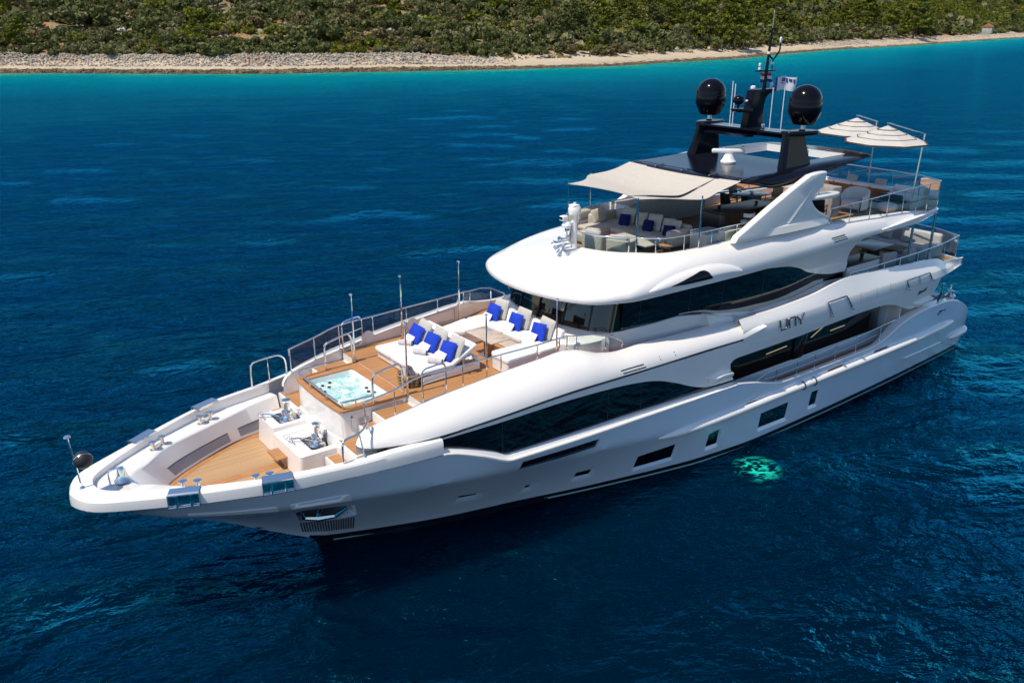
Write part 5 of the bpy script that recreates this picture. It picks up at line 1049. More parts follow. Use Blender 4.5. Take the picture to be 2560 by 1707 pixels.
mb = MB(); mb.tube([(11.80, 0, 11.4), (11.76, 0, 12.0), (11.72, 0, 12.6), (11.65, 0, 13.42)], [.075, .06, .045, .035], 10); mb.build('top_pole', M['black'], mast)
mb = MB(); mb.tube([(11.65, 0, 13.42), (11.64, 0, 14.0)], .008, 5); mb.build('whip_antenna', M['steel'], mast)
mb = MB(); mb.box((11.8, 0, 12.02), (1.0, .16, .05), .02); mb.build('cross_tree', M['black'], mast)
mb = MB(); mb.tube(spline([(11.70, 0, 12.55), (11.45, 0, 12.38), (11.25, 0, 12.55), (11.13, 0, 12.68), (11.12, 0, 12.92)], 4), .028, 8); mb.tube([(11.45, 0, 12.38), (11.46, 0, 12.06)], .02, 6); mb.build('antenna_fork', M['black'], mast)
for x, y, z, r_, h in ((11.12, 0, 12.92, .045, .2), (12.15, 0, 12.05, .05, .08), (12.15, 0, 12.16, .04, .12), (11.47, 0, 12.2, .055, .1), (12.40, 0, 11.42, .09, .12), (11.38, 0, 11.43, .05, .2), (11.72, 0, 12.55, .06, .10), (12.68, .0, 11.02, .05, .06)):
    mb = MB(); mb.lathe([(r_ * .7, 0), (r_, h * .15), (r_, h * .8), (r_ * .5, h), (0, h)], c=(x, y, z), n=12); mb.build('mast_light', M['lamp_white'], mast)
for x, y, zb_, zt_ in ((12.8, -.56, 10.13, 11.68), (12.8, -.44, 10.13, 11.60), (12.5, .92, 10.13, 11.53), (12.5, 1.38, 10.1, 11.62)):
    mb = MB(); mb.tube([(x, y, zb_), (x, y, zt_)], .016, 6); mb.build('whip_aerial', M['lamp_white'], arch)
mb = MB(); mb.lathe([(.07, 0), (.08, .06), (.05, .08), (.07, .12), (.05, .18), (0, .2)], c=(12.6, .72, 10.15), n=10); mb.build('horn_light', M['steel'], arch)
# open array radar on the hardtop
rd = bpy.data.objects.new('open_array_radar', None); COL.objects.link(rd); rd.parent = yacht
mb = MB(); mb.lathe([(.26, 8.97), (.27, 9.06), (.20, 9.14), (.16, 9.24), (.12, 9.30), (0, 9.31)], c=(13.47, .06, 0), n=18); mb.build('base', M['lamp_white'], rd)
mb = MB(); mb.box((13.42, .0, 9.40), (1.15, .16, .15), .05, rot=rad(-42)); mb.build('scanner_bar', M['lamp_white'], rd)
# horn post in front of the sundeck
hp = bpy.data.objects.new('horn_post', None); COL.objects.link(hp); hp.parent = yacht
mb = MB(); mb.box((20.75, 0, 6.94), (.75, .5, .25), .08, taper=(.6, .75)); mb.tube([(20.48, 0, 7.0), (20.48, 0, 8.12)], .10, 14); mb.build('post', M['gel'], hp, ang=50)
mb = MB(); mb.lathe([(.19, 8.10), (.20, 8.16), (.20, 8.28), (.17, 8.33), (0, 8.33)], c=(20.48, 0, 0), n=20); mb.box((20.50, 0, 8.36), (.26, .26, .08), .03); mb.lathe([(.045, 0), (.05, .05), (0, .06)], c=(20.48, 0, 8.4), n=10); mb.build('head', M['gel'], hp, ang=50)
mb = MB(); mb.box((20.82, -.1, 7.99), (.22, .2, .16), .03); mb.lathe([(.14, 7.72), (.15, 7.78), (.12, 7.84), (.06, 7.9)], c=(20.75, -.05, 0), n=16); mb.box((20.65, 0, 7.83), (.35, .1, .05)); mb.build('thermal_camera', M['lamp_white'], hp)
mb = MB(); mb.box((20.935, -.1, 8.0), (.01, .14, .08)); mb.build('lens', M['glass'], hp)
mb = MB(); mb.lathe([(.05, 0), (.09, .1), (.10, .2), (.09, .23), (0, .2)], c=(20.72, -.02, 7.48), n=14); mb.tube([(20.72, -.02, 7.3), (20.72, -.02, 7.5)], .03, 6); mb.build('searchlight', M['chrome'], hp)
for y, z, L_ in ((-.16, 7.25, .55), (.02, 7.18, .62), (.16, 7.24, .45), (-.05, 7.36, .4)):
    mb = MB(); mb.lathe([(.022, 0), (.026, L_ * .5), (.05, L_ * .8), (.105, L_), (.10, L_ * 1.01), (.03, L_ * .85)], c=(20.62, y, z), n=14, xf=Matrix.Rotation(rad(90), 3, 'Y')); mb.build('horn', M['chrome'], hp, ang=50)
# stern gear at the quarter
mb = MB(); mb.tube([(3.25, 3.42, 2.8), (3.22, 3.42, 3.55)], .05, 8); mb.prism([(3.5, 2.75), (3.0, 2.75), (3.2, 3.3)], 'Y', 3.36, 3.44); part(mb, 'passerelle_post', M['steel'])
mb = MB(); mb.lathe([(.2, 0), (.22, .1), (.12, .2), (.13, .3), (.06, .34), (0, .34)], c=(1.7, 3.05, 2.55), n=16); mb.tube(spline([(1.9, 3.1, 2.6), (1.9, 3.1, 3.0), (1.6, 3.0, 3.05), (1.2, 2.9, 2.95)], 3), .025, 6); part(mb, 'stern_capstan', M['chrome'])
mb = MB(); mb.loft([[(2.6, -2.9, 2.0), (2.6, 2.9, 2.0)], [(2.6, -2.9, 2.75), (2.6, 2.9, 2.75)], [(2.2, -2.9, 2.8), (2.2, 2.9, 2.8)]]); part(mb, 'aft_bulwark', M['gel'])

# ------------------------------------------------------------------ loose things on board
def sub(mb, name, mats, parent, **k): return mb.build(name, mats, parent, **k)
def pillow_mesh(w, h, t, seed=0):
    rnd = random.Random(seed); mb = MB(); n = 14; rows = {1: [], -1: []}
    for s in (1, -1):
        for i in range(n + 1):
            r = []
            for j in range(n + 1):
                u, v = 2 * i / n - 1, 2 * j / n - 1; k = max(0, (1 - u ** 4) * (1 - v ** 4)) ** .55
                pin = 1 - .07 * (1 - abs(u)) * v * v - .0; pin2 = 1 - .07 * (1 - abs(v)) * u * u
                z = s * t / 2 * k * (1 + .12 * noise.noise(Vector((u * 1.7 + seed, v * 1.7, s))))
                r.append((u * w / 2 * pin, v * h / 2 * pin2, z))
            rows[s].append(r)
        mb.loft(rows[s])
    return mb
PM = {}
def pillow(kind, loc, w, h, t, yaw, lean, roll, label, cat='cushion', group=None):
    """a cushion standing on its edge: faces yaw (0 = towards the bow), leaning back"""
    key = (kind, w, h, t)
    if key not in PM: PM[key] = pillow_mesh(w, h, t, len(PM)).build('cushion', M[kind], None, ang=70).data; bpy.data.objects.remove([o for o in bpy.data.objects if o.data == PM[key]][0])
    o = bpy.data.objects.new('throw_cushion', PM[key]); COL.objects.link(o); o.location = loc
    R = Matrix.Rotation(yaw, 4, 'Z') @ Matrix.Rotation(rad(90) - lean, 4, 'Y') @ Matrix.Rotation(rad(90) + roll, 4, 'Z')
    o.rotation_euler = R.to_euler(); tag(o, label, cat, group); return o
def slab(mb, x0, x1, y0, y1, z0, z1, r=.05, seg=3, mi=0): mb.box(((x0 + x1) / 2, (y0 + y1) / 2, (z0 + z1) / 2), (x1 - x0, y1 - y0, z1 - z0), r, seg, mi=mi); return mb

# sun pad on the foredeck
sp = thing('sun_pad', (26.0, 0, 4.46), 0, 'wide white sun pad with three raised backrests on the foredeck', 'sun lounger')
L0 = lambda mb: mb
mb = MB(); slab(mb, -1.02, .84, -1.27, 1.27, .03, .24, .02); slab(mb, -.98, .78, -1.2, 1.2, 0, .05, .0); sub(mb, 'base', M['gel'], sp)
for k in range(3):
    y0 = -1.27 + k * .847; mb = MB(); slab(mb, -.12, .92, y0 + .006, y0 + .841, .25, .40, .05, 4); sub(mb, 'seat_cushion', M['f_white'], sp, ang=60)
    mb = MB(); mb.box((-.50, y0 + .424, .53), (1.02, .825, .13), .05, 4, rot=Matrix.Rotation(rad(27), 3, 'Y').to_euler().to_quaternion()); sub(mb, 'backrest', M['f_white'], sp, ang=60)
mb = MB(); slab(mb, -1.0, -.12, 1.0, 1.262, .24, .26, 0); sub(mb, 'tray', M['wood_dark'], sp); mb = MB(); slab(mb, .60, .86, .9, 1.262, .24, .262, 0); sub(mb, 'tray', M['wood_dark'], sp)
mb = MB(); slab(mb, -1.05, -.9, -1.2, 1.2, .2, .38, .04); sub(mb, 'back_frame', M['gel'], sp)
side3 = ['nearest the hot tub side rail away from the camera', 'in the middle of the sun pad', 'closest to the near side rail']
P3 = ['the starboard', 'the middle', 'the port']
for k, y in enumerate((-.82, .03, .88)):
    wh = ('far', 'middle', 'near')[k]
    pillow('f_pattern', (25.56, y + .02, 5.15), .66, .66, .18, rad(0), rad(28), rad(4 * (k - 1)), 'grey woven pattern cushion at the %s backrest of the foredeck sun pad' % wh, group='patterned cushions on the sun pad')
    pillow('f_blue', (25.80, y - .02, 5.09), .58, .56, .16, rad(6), rad(32), rad(-5 + 5 * k), 'royal blue cushion leaning on the %s backrest of the foredeck sun pad' % wh, group='blue cushions on the sun pad')
    pillow('f_white', (25.99, y - .06, 4.965), .40, .28, .12, rad(0), rad(38), 0, 'small white cushion in front of the %s blue cushion of the sun pad' % wh, group='white cushions on the sun pad')
def towel(loc, yaw, label, group, L_=.42, r_=.075, tilt=None):
    mb = MB(); P = [(r_ * (.25 + .75 * t) * math.cos(t * 15), r_ * (.25 + .75 * t) * math.sin(t * 15)) for t in np.linspace(0, 1, 60)]
    mb.loft([[(x + .004 * math.sin(i), s * L_ / 2, z) for i, (x, z) in enumerate(P)] for s in (-1, -.5, 0, .5, 1)])
    core = [(r_ * math.cos(a) * .985, r_ * math.sin(a) * .985) for a in np.linspace(0, 6.283, 24)]; mb.loft([[(x, s * (L_ / 2 - .006), z) for x, z in core] for s in (-1, 1)])
    o = mb.build('rolled_towel', M['f_towel'], None, ang=60); o.location = loc; o.rotation_euler = tilt or (0, 0, yaw); tag(o, label, 'towel', group)
for k, (x, y) in enumerate(((26.18, -.78), (26.22, .12), (26.25, .95))):
    towel((x, y, 4.935), rad((38, 30, 36)[k]), 'lilac grey rolled towel on the %s seat of the foredeck sun pad' % ('far', 'middle', 'near')[k], 'rolled towels on the sun pad')
def woven_basket(name, loc, r0, r1, h, label, bars=14, rows_=4):
    b0 = thing(name, loc, 0, label, 'basket'); mb = MB()
    for k in range(bars):
        a = 2 * math.pi * k / bars; mb.tube([(r0 * math.cos(a), r0 * math.sin(a), .0), (r1 * math.cos(a), r1 * math.sin(a), h)], r0 * .10, 5)
    sub(mb, 'uprights', M['wicker'], b0); mb = MB()
    for j in range(rows_ + 1):
        z = h * j / rows_; rr = r0 + (r1 - r0) * j / rows_; mb.tube([(rr * (1 + .05 * (-1) ** k) * math.cos(2 * math.pi * k / bars), rr * (1 + .05 * (-1) ** k) * math.sin(2 * math.pi * k / bars), z) for k in range(bars)], r0 * .11, 5, closed=True)
    sub(mb, 'hoops', M['wicker'], b0); mb = MB(); mb.lathe([(0, .01), (r0 * .95, .012)], n=16); sub(mb, 'floor', M['dark'], b0); return b0
woven_basket('towel_basket', (27.12, .98, 4.46), .25, .30, .34, 'round open weave basket full of rolled towels behind the hot tub')
for k, (dx, dy, tl) in enumerate(((-.02, -.10, (rad(68), 0, rad(20))), (-.08, .06, (rad(70), rad(14), rad(-60))), (.12, .02, (rad(66), 0, rad(150))))):
    towel((27.12 + dx, .98 + dy, 4.80), 0, 'rolled towel %s in the round basket by the hot tub' % ('at the hot tub side', 'at the back', 'at the near rail side')[k], 'rolled towels in the basket', .36, .08, tl)
tb = thing('tissue_basket', (25.38, 1.52 - .28, 4.73), 0, 'small brown wicker basket of white cloths on the sun pad tray', 'basket')
mb = MB(); mb.loft([[(x * k, y * k, z) for x, y in rounded([(-.2, -.13), (.2, -.13), (.2, .13), (-.2, .13)], .05)] for k, z in ((.85, 0), (1, .17), (.9, .16), (.85, .02))], closed=True); sub(mb, 'body', M['wicker'], tb)
random.seed(8); mb = MB()
for k in range(7): mb.lathe([(.05, 0), (.06, .06), (.03, .12), (0, .13)], c=(random.uniform(-.13, .13), random.uniform(-.07, .07), .1), n=8)
sub(mb, 'cloths', M['lamp_white'], tb)

# U shaped settee, marble table
st = thing('settee', (23.2, .4, 4.46), 0, 'white U shaped settee around the marble table under the windscreen', 'sofa')
X0, Y0 = 23.2, .4
mb = MB()
for poly in ([(1.40, -1.62), (1.40, -1.22), (1.10, -.92), (.20, -.95), (.15, .86), (1.42, .92), (1.44, 1.72), (-.55, 1.72), (-.75, -1.9), (.5, -1.9)],):
    pp = rounded(poly, .08, 3); mb.strip([(x, y, .02) for x, y in pp + pp[:1]], [(x, y, .33) for x, y in pp + pp[:1]]); a_ = MB(); panel(a_, pp, [], lambda x, z: 0, .4); mb.add([(x, q, .33) for x, _, q in a_.v], a_.f)
sub(mb, 'base', M['gel'], st, ang=40)
def cushion_poly(poly, z0, z1, name, r=.05):
    pp = rounded(poly, .10, 4); mb = MB(); cx = sum(p[0] for p in pp) / len(pp); cy_ = sum(p[1] for p in pp) / len(pp)
    def ring(d, z): return [(cx + (x - cx) * (1 - d), cy_ + (y - cy_) * (1 - d), z) for x, y in pp]
    R_ = [ring(.04, z0), ring(0, z0 + r * .6), ring(0, z1 - r * .7), ring(.03, z1 - r * .15), ring(.10, z1 + .0), ring(.6, z1 + .012)]
    mb.loft(R_, closed=True); mb.add(R_[-1], [tuple(range(len(pp)))]); sub(mb, name, M['f_white'], st, ang=70)
cushion_poly([(1.42, -1.65), (1.44, -1.2), (1.12, -.88), (.42, -.92), (.40, -1.9)], .33, .50, 'seat_cushion')
cushion_poly([(.38, -1.9), (.40, -.93), (.22, -.90), (.20, -.28), (-.55, -.22), (-.6, -1.9)], .33, .50, 'seat_cushion')
cushion_poly([(.20, -.26), (.18, .62), (-.55, .66), (-.55, -.2)], .33, .50, 'seat_cushion')
cushion_poly([(.18, .64), (.20, .86), (.36, .9), (.36, 1.74), (-.5, 1.74), (-.55, .68)], .33, .50, 'seat_cushion')
cushion_poly([(1.44, .90), (1.46, 1.74), (.38, 1.74), (.38, .90)], .33, .50, 'seat_cushion')
for y, w in ((-1.10, .82), (-.22, .86), (.66, .86), (1.38, .5)):
    mb = MB(); mb.box((-.60, y, .66), (.20, w, .44), .08, 4, rot=Matrix.Rotation(rad(-20), 3, 'Y').to_euler().to_quaternion()); sub(mb, 'back_cushion', M['f_white'], st, ang=70)
for k, y in enumerate((-1.05, .08, 1.18)):
    wh = ('far', 'middle', 'near')[k]
    pillow('f_pattern', (22.72, y + .24, 5.26), .64, .62, .18, rad(0), rad(20), rad(3 - 3 * k), 'grey woven pattern cushion at the %s back of the white settee' % wh, group='patterned cushions on the settee')
    pillow('f_blue', (22.98, y + .20, 5.18), .56, .54, .16, rad(4), rad(24), rad(4 * k - 3), 'royal blue cushion propped at the %s back of the white settee' % wh, group='blue cushions on the settee')
    pillow('f_white', (23.20, y + .16, 5.06), .38, .28, .12, rad(0), rad(34), 0, 'small white cushion in front of the %s blue cushion of the settee' % wh, group='white cushions on the settee')
mt_ = thing('marble_table', (24.2, .64, 4.46), 0, 'beige marble topped table on a wooden pillar inside the settee', 'table')
mb = MB(); mb.box((.05, 0, .69), (.72, 1.34, .045), .012); sub(mb, 'table_top', M['marble'], mt_)
mb = MB(); mb.box((-.1, -.15, .34), (.24, .26, .66), .03); sub(mb, 'pillar', M['teak_solid'], mt_)
mb = MB(); mb.box((-.1, -.15, .015), (.5, .46, .03), .01); sub(mb, 'foot_plate', M['chrome'], mt_)

# day ball at the bow
db = thing('day_ball', (35.10, .14, 4.43), 0, 'black day shape ball hanging from the jackstaff at the bow', 'day ball')
mb = MB()
for k in range(2): mb.lathe([(.0, -.21)] + [(.21 * math.sin(a), -.21 * math.cos(a)) for a in np.linspace(.2, 2.94, 14)] + [(0, .21)], n=24)
mb = MB(); mb.lathe([(0, -.21)] + [(.21 * math.sin(a), -.21 * math.cos(a)) for a in np.linspace(.2, 2.94, 14)] + [(0, .21)], n=24); sub(mb, 'ball', M['rubber'], db, ang=70)
mb = MB(); mb.lathe([(.213, -.012), (.216, 0), (.213, .012)], n=24, xf=Matrix.Rotation(rad(62), 3, 'X')); sub(mb, 'seam', M['steel'], db)

# ---- sundeck: awning and its poles
aw = thing('sun_awning', (17.5, 0, 8.6), 0, 'sand coloured shade sail stretched forward of the black hardtop', 'awning')
def awz(u, v): return 8.67 + .28 * max(0, (17.56 - u) / 1.8) ** 1.5 - .12 * math.exp(-((u - 17.2) / 1.6) ** 2) * (1 - v * v) 
def aw_pt(i, j):
    u = i / 24; v = j / 20 * 2 - 1
    x = 19.40 + (15.78 - 19.40) * u
    hw = lerp(u, [(0, 1.60), (.25, 1.98), (.503, 2.53), (.75, 2.38), (1, 2.46)]) - .16 * math.sin(math.pi * min(1, u / .503)) * (u < .503)
    x -= .42 * (1 - v * v) * (1 - u) ** 2.2; return x - 17.5, v * hw, awz(x, v) - 8.6 - .10 * (1 - abs(v)) * math.sin(math.pi * u)
G = [[aw_pt(i, j) for j in range(21)] for i in range(25)]
mb = MB(); mb.loft([r[:17] for r in G]); mb.loft([[(x, y, z - .012) for x, y, z in r[:17]] for r in G]); sub(mb, 'cloth', M['f_awning'], aw, ang=70)
mb = MB(); mb.loft([[(x, y + .03, z - .07 * math.sin(math.pi * i / 24)) for x, y, z in r[16:]] for i, r in enumerate(G)]); sub(mb, 'side_cloth', M['f_awning'], aw, ang=70)
for x, y in ((15.78, -2.3), (15.78, -1.2), (15.78, 0), (15.78, 1.2), (15.75, 2.42)):
    mb = MB(); mb.tube([(x - 17.5, y, .36), (x - 17.95, y, .40)], .02, 5); sub(mb, 'strap', M['steel'], aw)
for s in (1, -1):
    for x, y, zb_, zt_ in ((19.36, 1.60, 7.02, 8.70), (17.57, 2.52, 6.76, 8.70)):
        mb = MB(); mb.tube([(x, s * y, zb_), (x, s * y, zt_)], .026, 8); part(mb, 'sundeck_awning_pole', M['chrome'])
# sectional sofa under the awning
so = thing('sectional_sofa', (17.3, 0, 6.74), 0, 'beige sectional sofa under the shade sail on the sundeck', 'sofa')
def blk(p, x0, x1, y0, y1, z0, z1, name, m_='f_beige', r=.08): mb = MB(); slab(mb, x0 - 17.3, x1 - 17.3, y0, y1, z0, z1, r, 4); return sub(mb, name, M[m_], p, ang=70)
blk(so, 16.72, 18.55, -2.0, -1.05, .08, .24, 'base', 'f_grey', .03); blk(so, 16.72, 18.6, -2.0, -1.05, .22, .40, 'chaise_cushion')
blk(so, 16.72, 17.95, -1.05, .0, .08, .24, 'base', 'f_grey', .03); blk(so, 16.75, 18.0, -1.04, .0, .22, .40, 'seat_cushion')
blk(so, 16.5, 17.75, .02, 1.35, .08, .24, 'base', 'f_grey', .03); blk(so, 16.75, 17.8, .02, 1.25, .22, .40, 'seat_cushion')
blk(so, 16.52, 16.78, -2.05, 1.36, .1, .72, 'backrest', r=.1); blk(so, 16.55, 17.70, 1.2, 1.42, .1, .66, 'arm', r=.1); blk(so, 16.6, 17.9, -2.28, -2.0, .1, .66, 'arm', r=.1)
cz = [('f_beige', (17.75, -1.85, 7.36), .62, .5, rad(90), 'plain beige cushion on the far arm of the sectional sofa'), ('f_beige', (16.92, -.62, 7.34), .5, .5, 0, 'plain beige cushion left of the middle of the sectional sofa'), ('f_beige', (16.92, .62, 7.36), .5, .48, 0, 'plain beige cushion right of the middle of the sectional sofa'),
      ('f_pattern', (17.0, -1.15, 7.38), .6, .58, 0, 'white weave cushion at the far back of the sectional sofa'), ('f_pattern', (17.02, .10, 7.38), .6, .56, 0, 'white weave cushion at the middle back of the sectional sofa'), ('f_pattern', (16.95, .92, 7.36), .55, .5, rad(-8), 'white weave cushion at the near back of the sectional sofa'),
      ('f_navy', (17.32, -1.02, 7.28), .46, .44, rad(4), 'navy cushion at the far end of the sectional sofa'), ('f_navy', (17.28, .04, 7.26), .46, .44, rad(-3), 'navy cushion in the middle of the sectional sofa'), ('f_navy', (17.28, .98, 7.26), .44, .42, rad(10), 'navy cushion by the near arm of the sectional sofa')]
for m_, loc, w, h, yw, lb in cz: pillow(m_, loc, w, h, .16, yw, rad(20), rad(4), lb, group={'f_beige': 'plain cushions on the sectional sofa', 'f_pattern': 'white weave cushions on the sectional sofa', 'f_navy': 'navy cushions on the sectional sofa'}[m_])
ct = thing('coffee_table', (18.55, .75, 6.74), 0, 'long low beige coffee table in front of the sundeck sofa', 'table')
mb = MB(); mb.box((0, 0, .40), (.78, 1.72, .05), .015); sub(mb, 'table_top', M['f_beige'], ct); mb = MB(); mb.box((.05, 0, .19), (.5, 1.3, .38), .02); sub(mb, 'plinth', M['wood_dark'], ct)
sd_ = thing('side_table', (18.30, 1.88, 6.74), 0, 'small half round side table by the near sundeck railing', 'table')
mb = MB(); mb.prism(arc_pts((0, 0), .26, rad(-90), rad(90), 10), 'Z', .42, .45, r=.01); sub(mb, 'table_top', M['teak_solid'], sd_)
for x, y in ((.05, -.16), (.05, .16), (.18, 0)): mb = MB(); mb.tube([(x, y, 0), (x, y, .42)], .012, 5); sub(mb, 'leg', M['steel'], sd_)
ot = thing('footstool', (18.95, -1.12, 6.74), 0, 'low beige footstool at the end of the sofa chaise', 'footstool')
mb = MB(); slab(mb, -.36, .36, -.32, .32, .05, .38, .08, 4); sub(mb, 'cushion', M['f_beige'], ot, ang=70); mb = MB(); slab(mb, -.3, .3, -.26, .26, 0, .06, .0); sub(mb, 'base', M['dark'], ot)
def armchair(loc, rz, label):
    a = thing('armchair', loc, rz, label, 'armchair', 'beige armchairs at the front of the sundeck')
    mb = MB(); q = [(-.32, -.40), (.22, -.40), (.36, -.30), (.40, 0), (.36, .30), (.22, .40), (-.32, .40)]; q = spline(q, 4)
    mb.loft([[(x, y, .12) for x, y in q], [(x * 1.03, y * 1.03, .56 + .1 * max(0, x)) for x, y in q], [(x * .92, y * .9, .58 + .1 * max(0, x)) for x, y in q], [(x * .8, y * .8, .14) for x, y in q]]); sub(mb, 'shell', M['f_beige'], a, ang=60)
    mb = MB(); slab(mb, -.34, .26, -.30, .30, .14, .38, .07, 4); sub(mb, 'seat_cushion', M['f_beige'], a, ang=70)
    mb = MB(); mb.box((.24, 0, .58), (.16, .58, .34), .07, 4); sub(mb, 'back_cushion', M['f_grey'], a, ang=70)
    for x, y in ((-.24, -.28), (-.24, .28), (.26, -.24), (.26, .24)): mb = MB(); mb.tube([(x, y, 0), (x, y, .14)], .018, 5); sub(mb, 'leg', M['wood_dark'], a)
armchair((19.46, -.02, 6.74), rad(12), 'beige armchair beside the horn post with its back to the bow'); armchair((19.32, .92, 6.74), rad(26), 'beige armchair nearer the camera with its back to the railing')
# starboard cabinet along the coaming, white boxes to port, bar
mb = MB(); slab(mb, 12.4, 16.4, -2.45, -1.72, 6.74, 7.56, .02); cb = part(mb, 'sundeck_cabinet', M['f_grey']); mb = MB(); slab(mb, 12.4, 16.42, -2.47, -1.70, 7.56, 7.60, .01); mb.build('cabinet_top', M['f_beige'], cb); mb = MB(); slab(mb, 16.35, 16.42, -2.46, -1.75, 6.74, 7.52, .01); mb.build('cabinet_end', M['gel'], cb)
mb = MB(); slab(mb, 16.0, 16.88, 1.55, 2.25, 6.74, 7.34, .02); sf_ = part(mb, 'sideboard', M['gel']); mb = MB(); slab(mb, 15.98, 16.9, 1.53, 2.27, 7.34, 7.37, .01); mb.build('worktop', M['f_grey'], sf_)
mb = MB(); slab(mb, 15.3, 16.35, 2.2, 2.52, 6.74, 7.42, .02); part(mb, 'sideboard', M['gel'])
br = thing('bar_counter', (14.2, 1.25, 6.74), 0, 'long dark wood bar counter on the sundeck under the hardtop', 'bar counter')
mb = MB(); mb.box((-.15, -.05, .96), (2.75, .95, .07), .012); sub(mb, 'counter_top', M['wood_dark'], br)
mb = MB(); mb.box((1.16, -.05, .46), (.1, .93, .92), .01); sub(mb, 'end_panel', M['wood_dark'], br); mb = MB(); mb.box((-.15, -.22, .46), (2.6, .3, .92), .01); sub(mb, 'front', M['wood'], br)
mb = MB(); mb.box((-1.45, -.05, .46), (.1, .93, .92), .01); sub(mb, 'end_panel', M['wood_dark'], br)
for k, (x, y) in enumerate(((.75, -.2), (-.9, .05))):
    gl_ = MB(); gl_.lathe([(.035, 0), (.05, .02), (.06, .10), (.05, .1)], n=12); o = gl_.build('bar_bowl', M['f_navy' if k == 0 else 'rubber']); o.location = (14.2 + x, 1.25 + y, 7.735); tag(o, ('small dark bowl at the front end of the bar counter', 'small black cup at the rear end of the bar counter')[k], 'bowl')
def stool(loc, rz, label):
    a = thing('bar_stool', loc, rz, label, 'bar stool', 'white bar stools at the bar counter')
    mb = MB(); mb.lathe([(0, .60), (.2, .60), (.23, .64), (.23, .68), (.2, .71), (0, .72)], n=20); sub(mb, 'seat', M['f_white'], a, ang=60)
    mb = MB(); q = [(.23 * math.cos(t), .23 * math.sin(t)) for t in np.linspace(rad(-75), rad(75), 12)]; mb.loft([[(x, y, .84) for x, y in q], [(x * 1.05, y * 1.05, .90) for x, y in q], [(x, y, .97) for x, y in q], [(x * .8, y * .8, .95) for x, y in q], [(x * .8, y * .8, .86) for x, y in q], [(x, y, .84) for x, y in q]]); sub(mb, 'backrest', M['f_white'], a, ang=60)
    for y in (-.12, .12): mb = MB(); mb.tube([(.14, y, .66), (.2, y, .86)], .015, 5); sub(mb, 'back_support', M['steel'], a)
    mb = MB(); mb.lathe([(.22, 0), (.2, .02), (.03, .04), (.028, .6)], n=18); sub(mb, 'pedestal', M['chrome'], a)
stool((14.55, 1.95, 6.74), rad(75), 'white swivel bar stool at the front of the bar'); stool((13.75, 1.98, 6.74), rad(80), 'white swivel bar stool behind the first one, half hidden by the fin')
# dining table and chairs to starboard
dt = thing('dining_table', (10.9, -.75, 6.74), 0, 'dark glossy dining table on the shaded sundeck', 'table')
mb = MB(); mb.box((0, 0, .74), (1.35, .95, .04), .01); sub(mb, 'table_top', M['black'], dt); mb = MB(); mb.box((0, 0, .36), (.8, .35, .72), .02); sub(mb, 'pedestal', M['wood_dark'], dt)
mb = MB(); mb.lathe([(.03, 0), (.08, .03), (.09, .07), (.06, .1), (0, .11)], n=14); o = mb.build('white_bowl', M['lamp_white']); o.location = (10.9, -.75, 7.505); tag(o, 'small white bowl on the dark dining table', 'bowl')
def dchair(loc, rz, label):
    a = thing('dining_chair', loc, rz, label, 'chair', 'dark sling chairs on the sundeck')
    mb = MB(); mb.box((0, 0, .44), (.44, .46, .03), .01); sub(mb, 'seat', M['wood_dark'], a); mb = MB(); mb.box((-.24, 0, .68), (.03, .46, .44), .01, rot=Matrix.Rotation(rad(-10), 3, 'Y').to_euler().to_quaternion()); sub(mb, 'backrest', M['wood_dark'], a)
    for x, y in ((-.2, -.22), (-.2, .22), (.2, -.22), (.2, .22)): mb = MB(); mb.tube([(x, y, 0), (x, y, .62 if x > 0 else .66)], .016, 5); sub(mb, 'leg', M['rubber'], a)
    for y in (-.23, .23): mb = MB(); mb.tube([(-.22, y, .64), (.22, y, .63)], .018, 5); sub(mb, 'arm', M['rubber'], a)
dchair((11.95, -.95, 6.74), rad(180), 'dark sling chair at the bow end of the sundeck dining table'); dchair((10.6, -1.65, 6.74), rad(90), 'dark sling chair at the far side of the dining table'); dchair((9.75, -.6, 6.74), rad(0), 'dark sling chair at the stern end of the dining table'); dchair((10.2, 1.75, 6.74), rad(200), 'dark sling chair behind the white fin by the stone pillar')
mb = MB(); mb.box((8.9, 1.2, 7.3), (.55, .75, 1.12), .02); part(mb, 'stone_pillar', M['stone'])
mb = MB(); mb.box((9.6, 1.0, 7.15), (.9, .5, .82), .02); part(mb, 'service_cabinet', M['f_grey'])
wc = thing('white_armchair', (7.35, 1.35, 6.74), rad(190), 'white covered high back armchair on the aft sundeck', 'armchair')
mb = MB(); q = spline([(-.36, -.44), (.2, -.48), (.42, -.34), (.48, 0), (.42, .34), (.2, .48), (-.36, .44)], 4)
mb.loft([[(x, y, .10) for x, y in q], [(x * 1.05, y * 1.05, .62 + .5 * max(0, x)) for x, y in q], [(x * .9, y * .9, .64 + .5 * max(0, x)) for x, y in q], [(x * .82, y * .82, .3) for x, y in q]]); sub(mb, 'shell', M['f_white'], wc, ang=60); mb = MB(); slab(mb, -.36, .36, -.36, .36, .12, .44, .08, 4); sub(mb, 'seat_cushion', M['f_white'], wc, ang=70)
for x, y in ((-.28, -.34), (-.28, .34), (.34, -.28), (.34, .28)): mb = MB(); mb.tube([(x, y, 0), (x, y, .14)], .02, 5); sub(mb, 'leg', M['steel'], wc)
for k, (lx, ly) in enumerate(((6.45, 2.25),)):
    pf_ = thing('low_pouf', (lx, ly, 6.74), 0, 'low white pouf by the near rail of the aft sundeck', 'pouf'); mb = MB(); mb.lathe([(.3, .03), (.36, .1), (.37, .2), (.33, .3), (.2, .34), (0, .34)], n=20); sub(mb, 'cushion', M['f_white'], pf_, ang=60); mb = MB(); mb.lathe([(.28, 0), (.28, .04), (0, .05)], n=16); sub(mb, 'foot', M['wood_dark'], pf_)
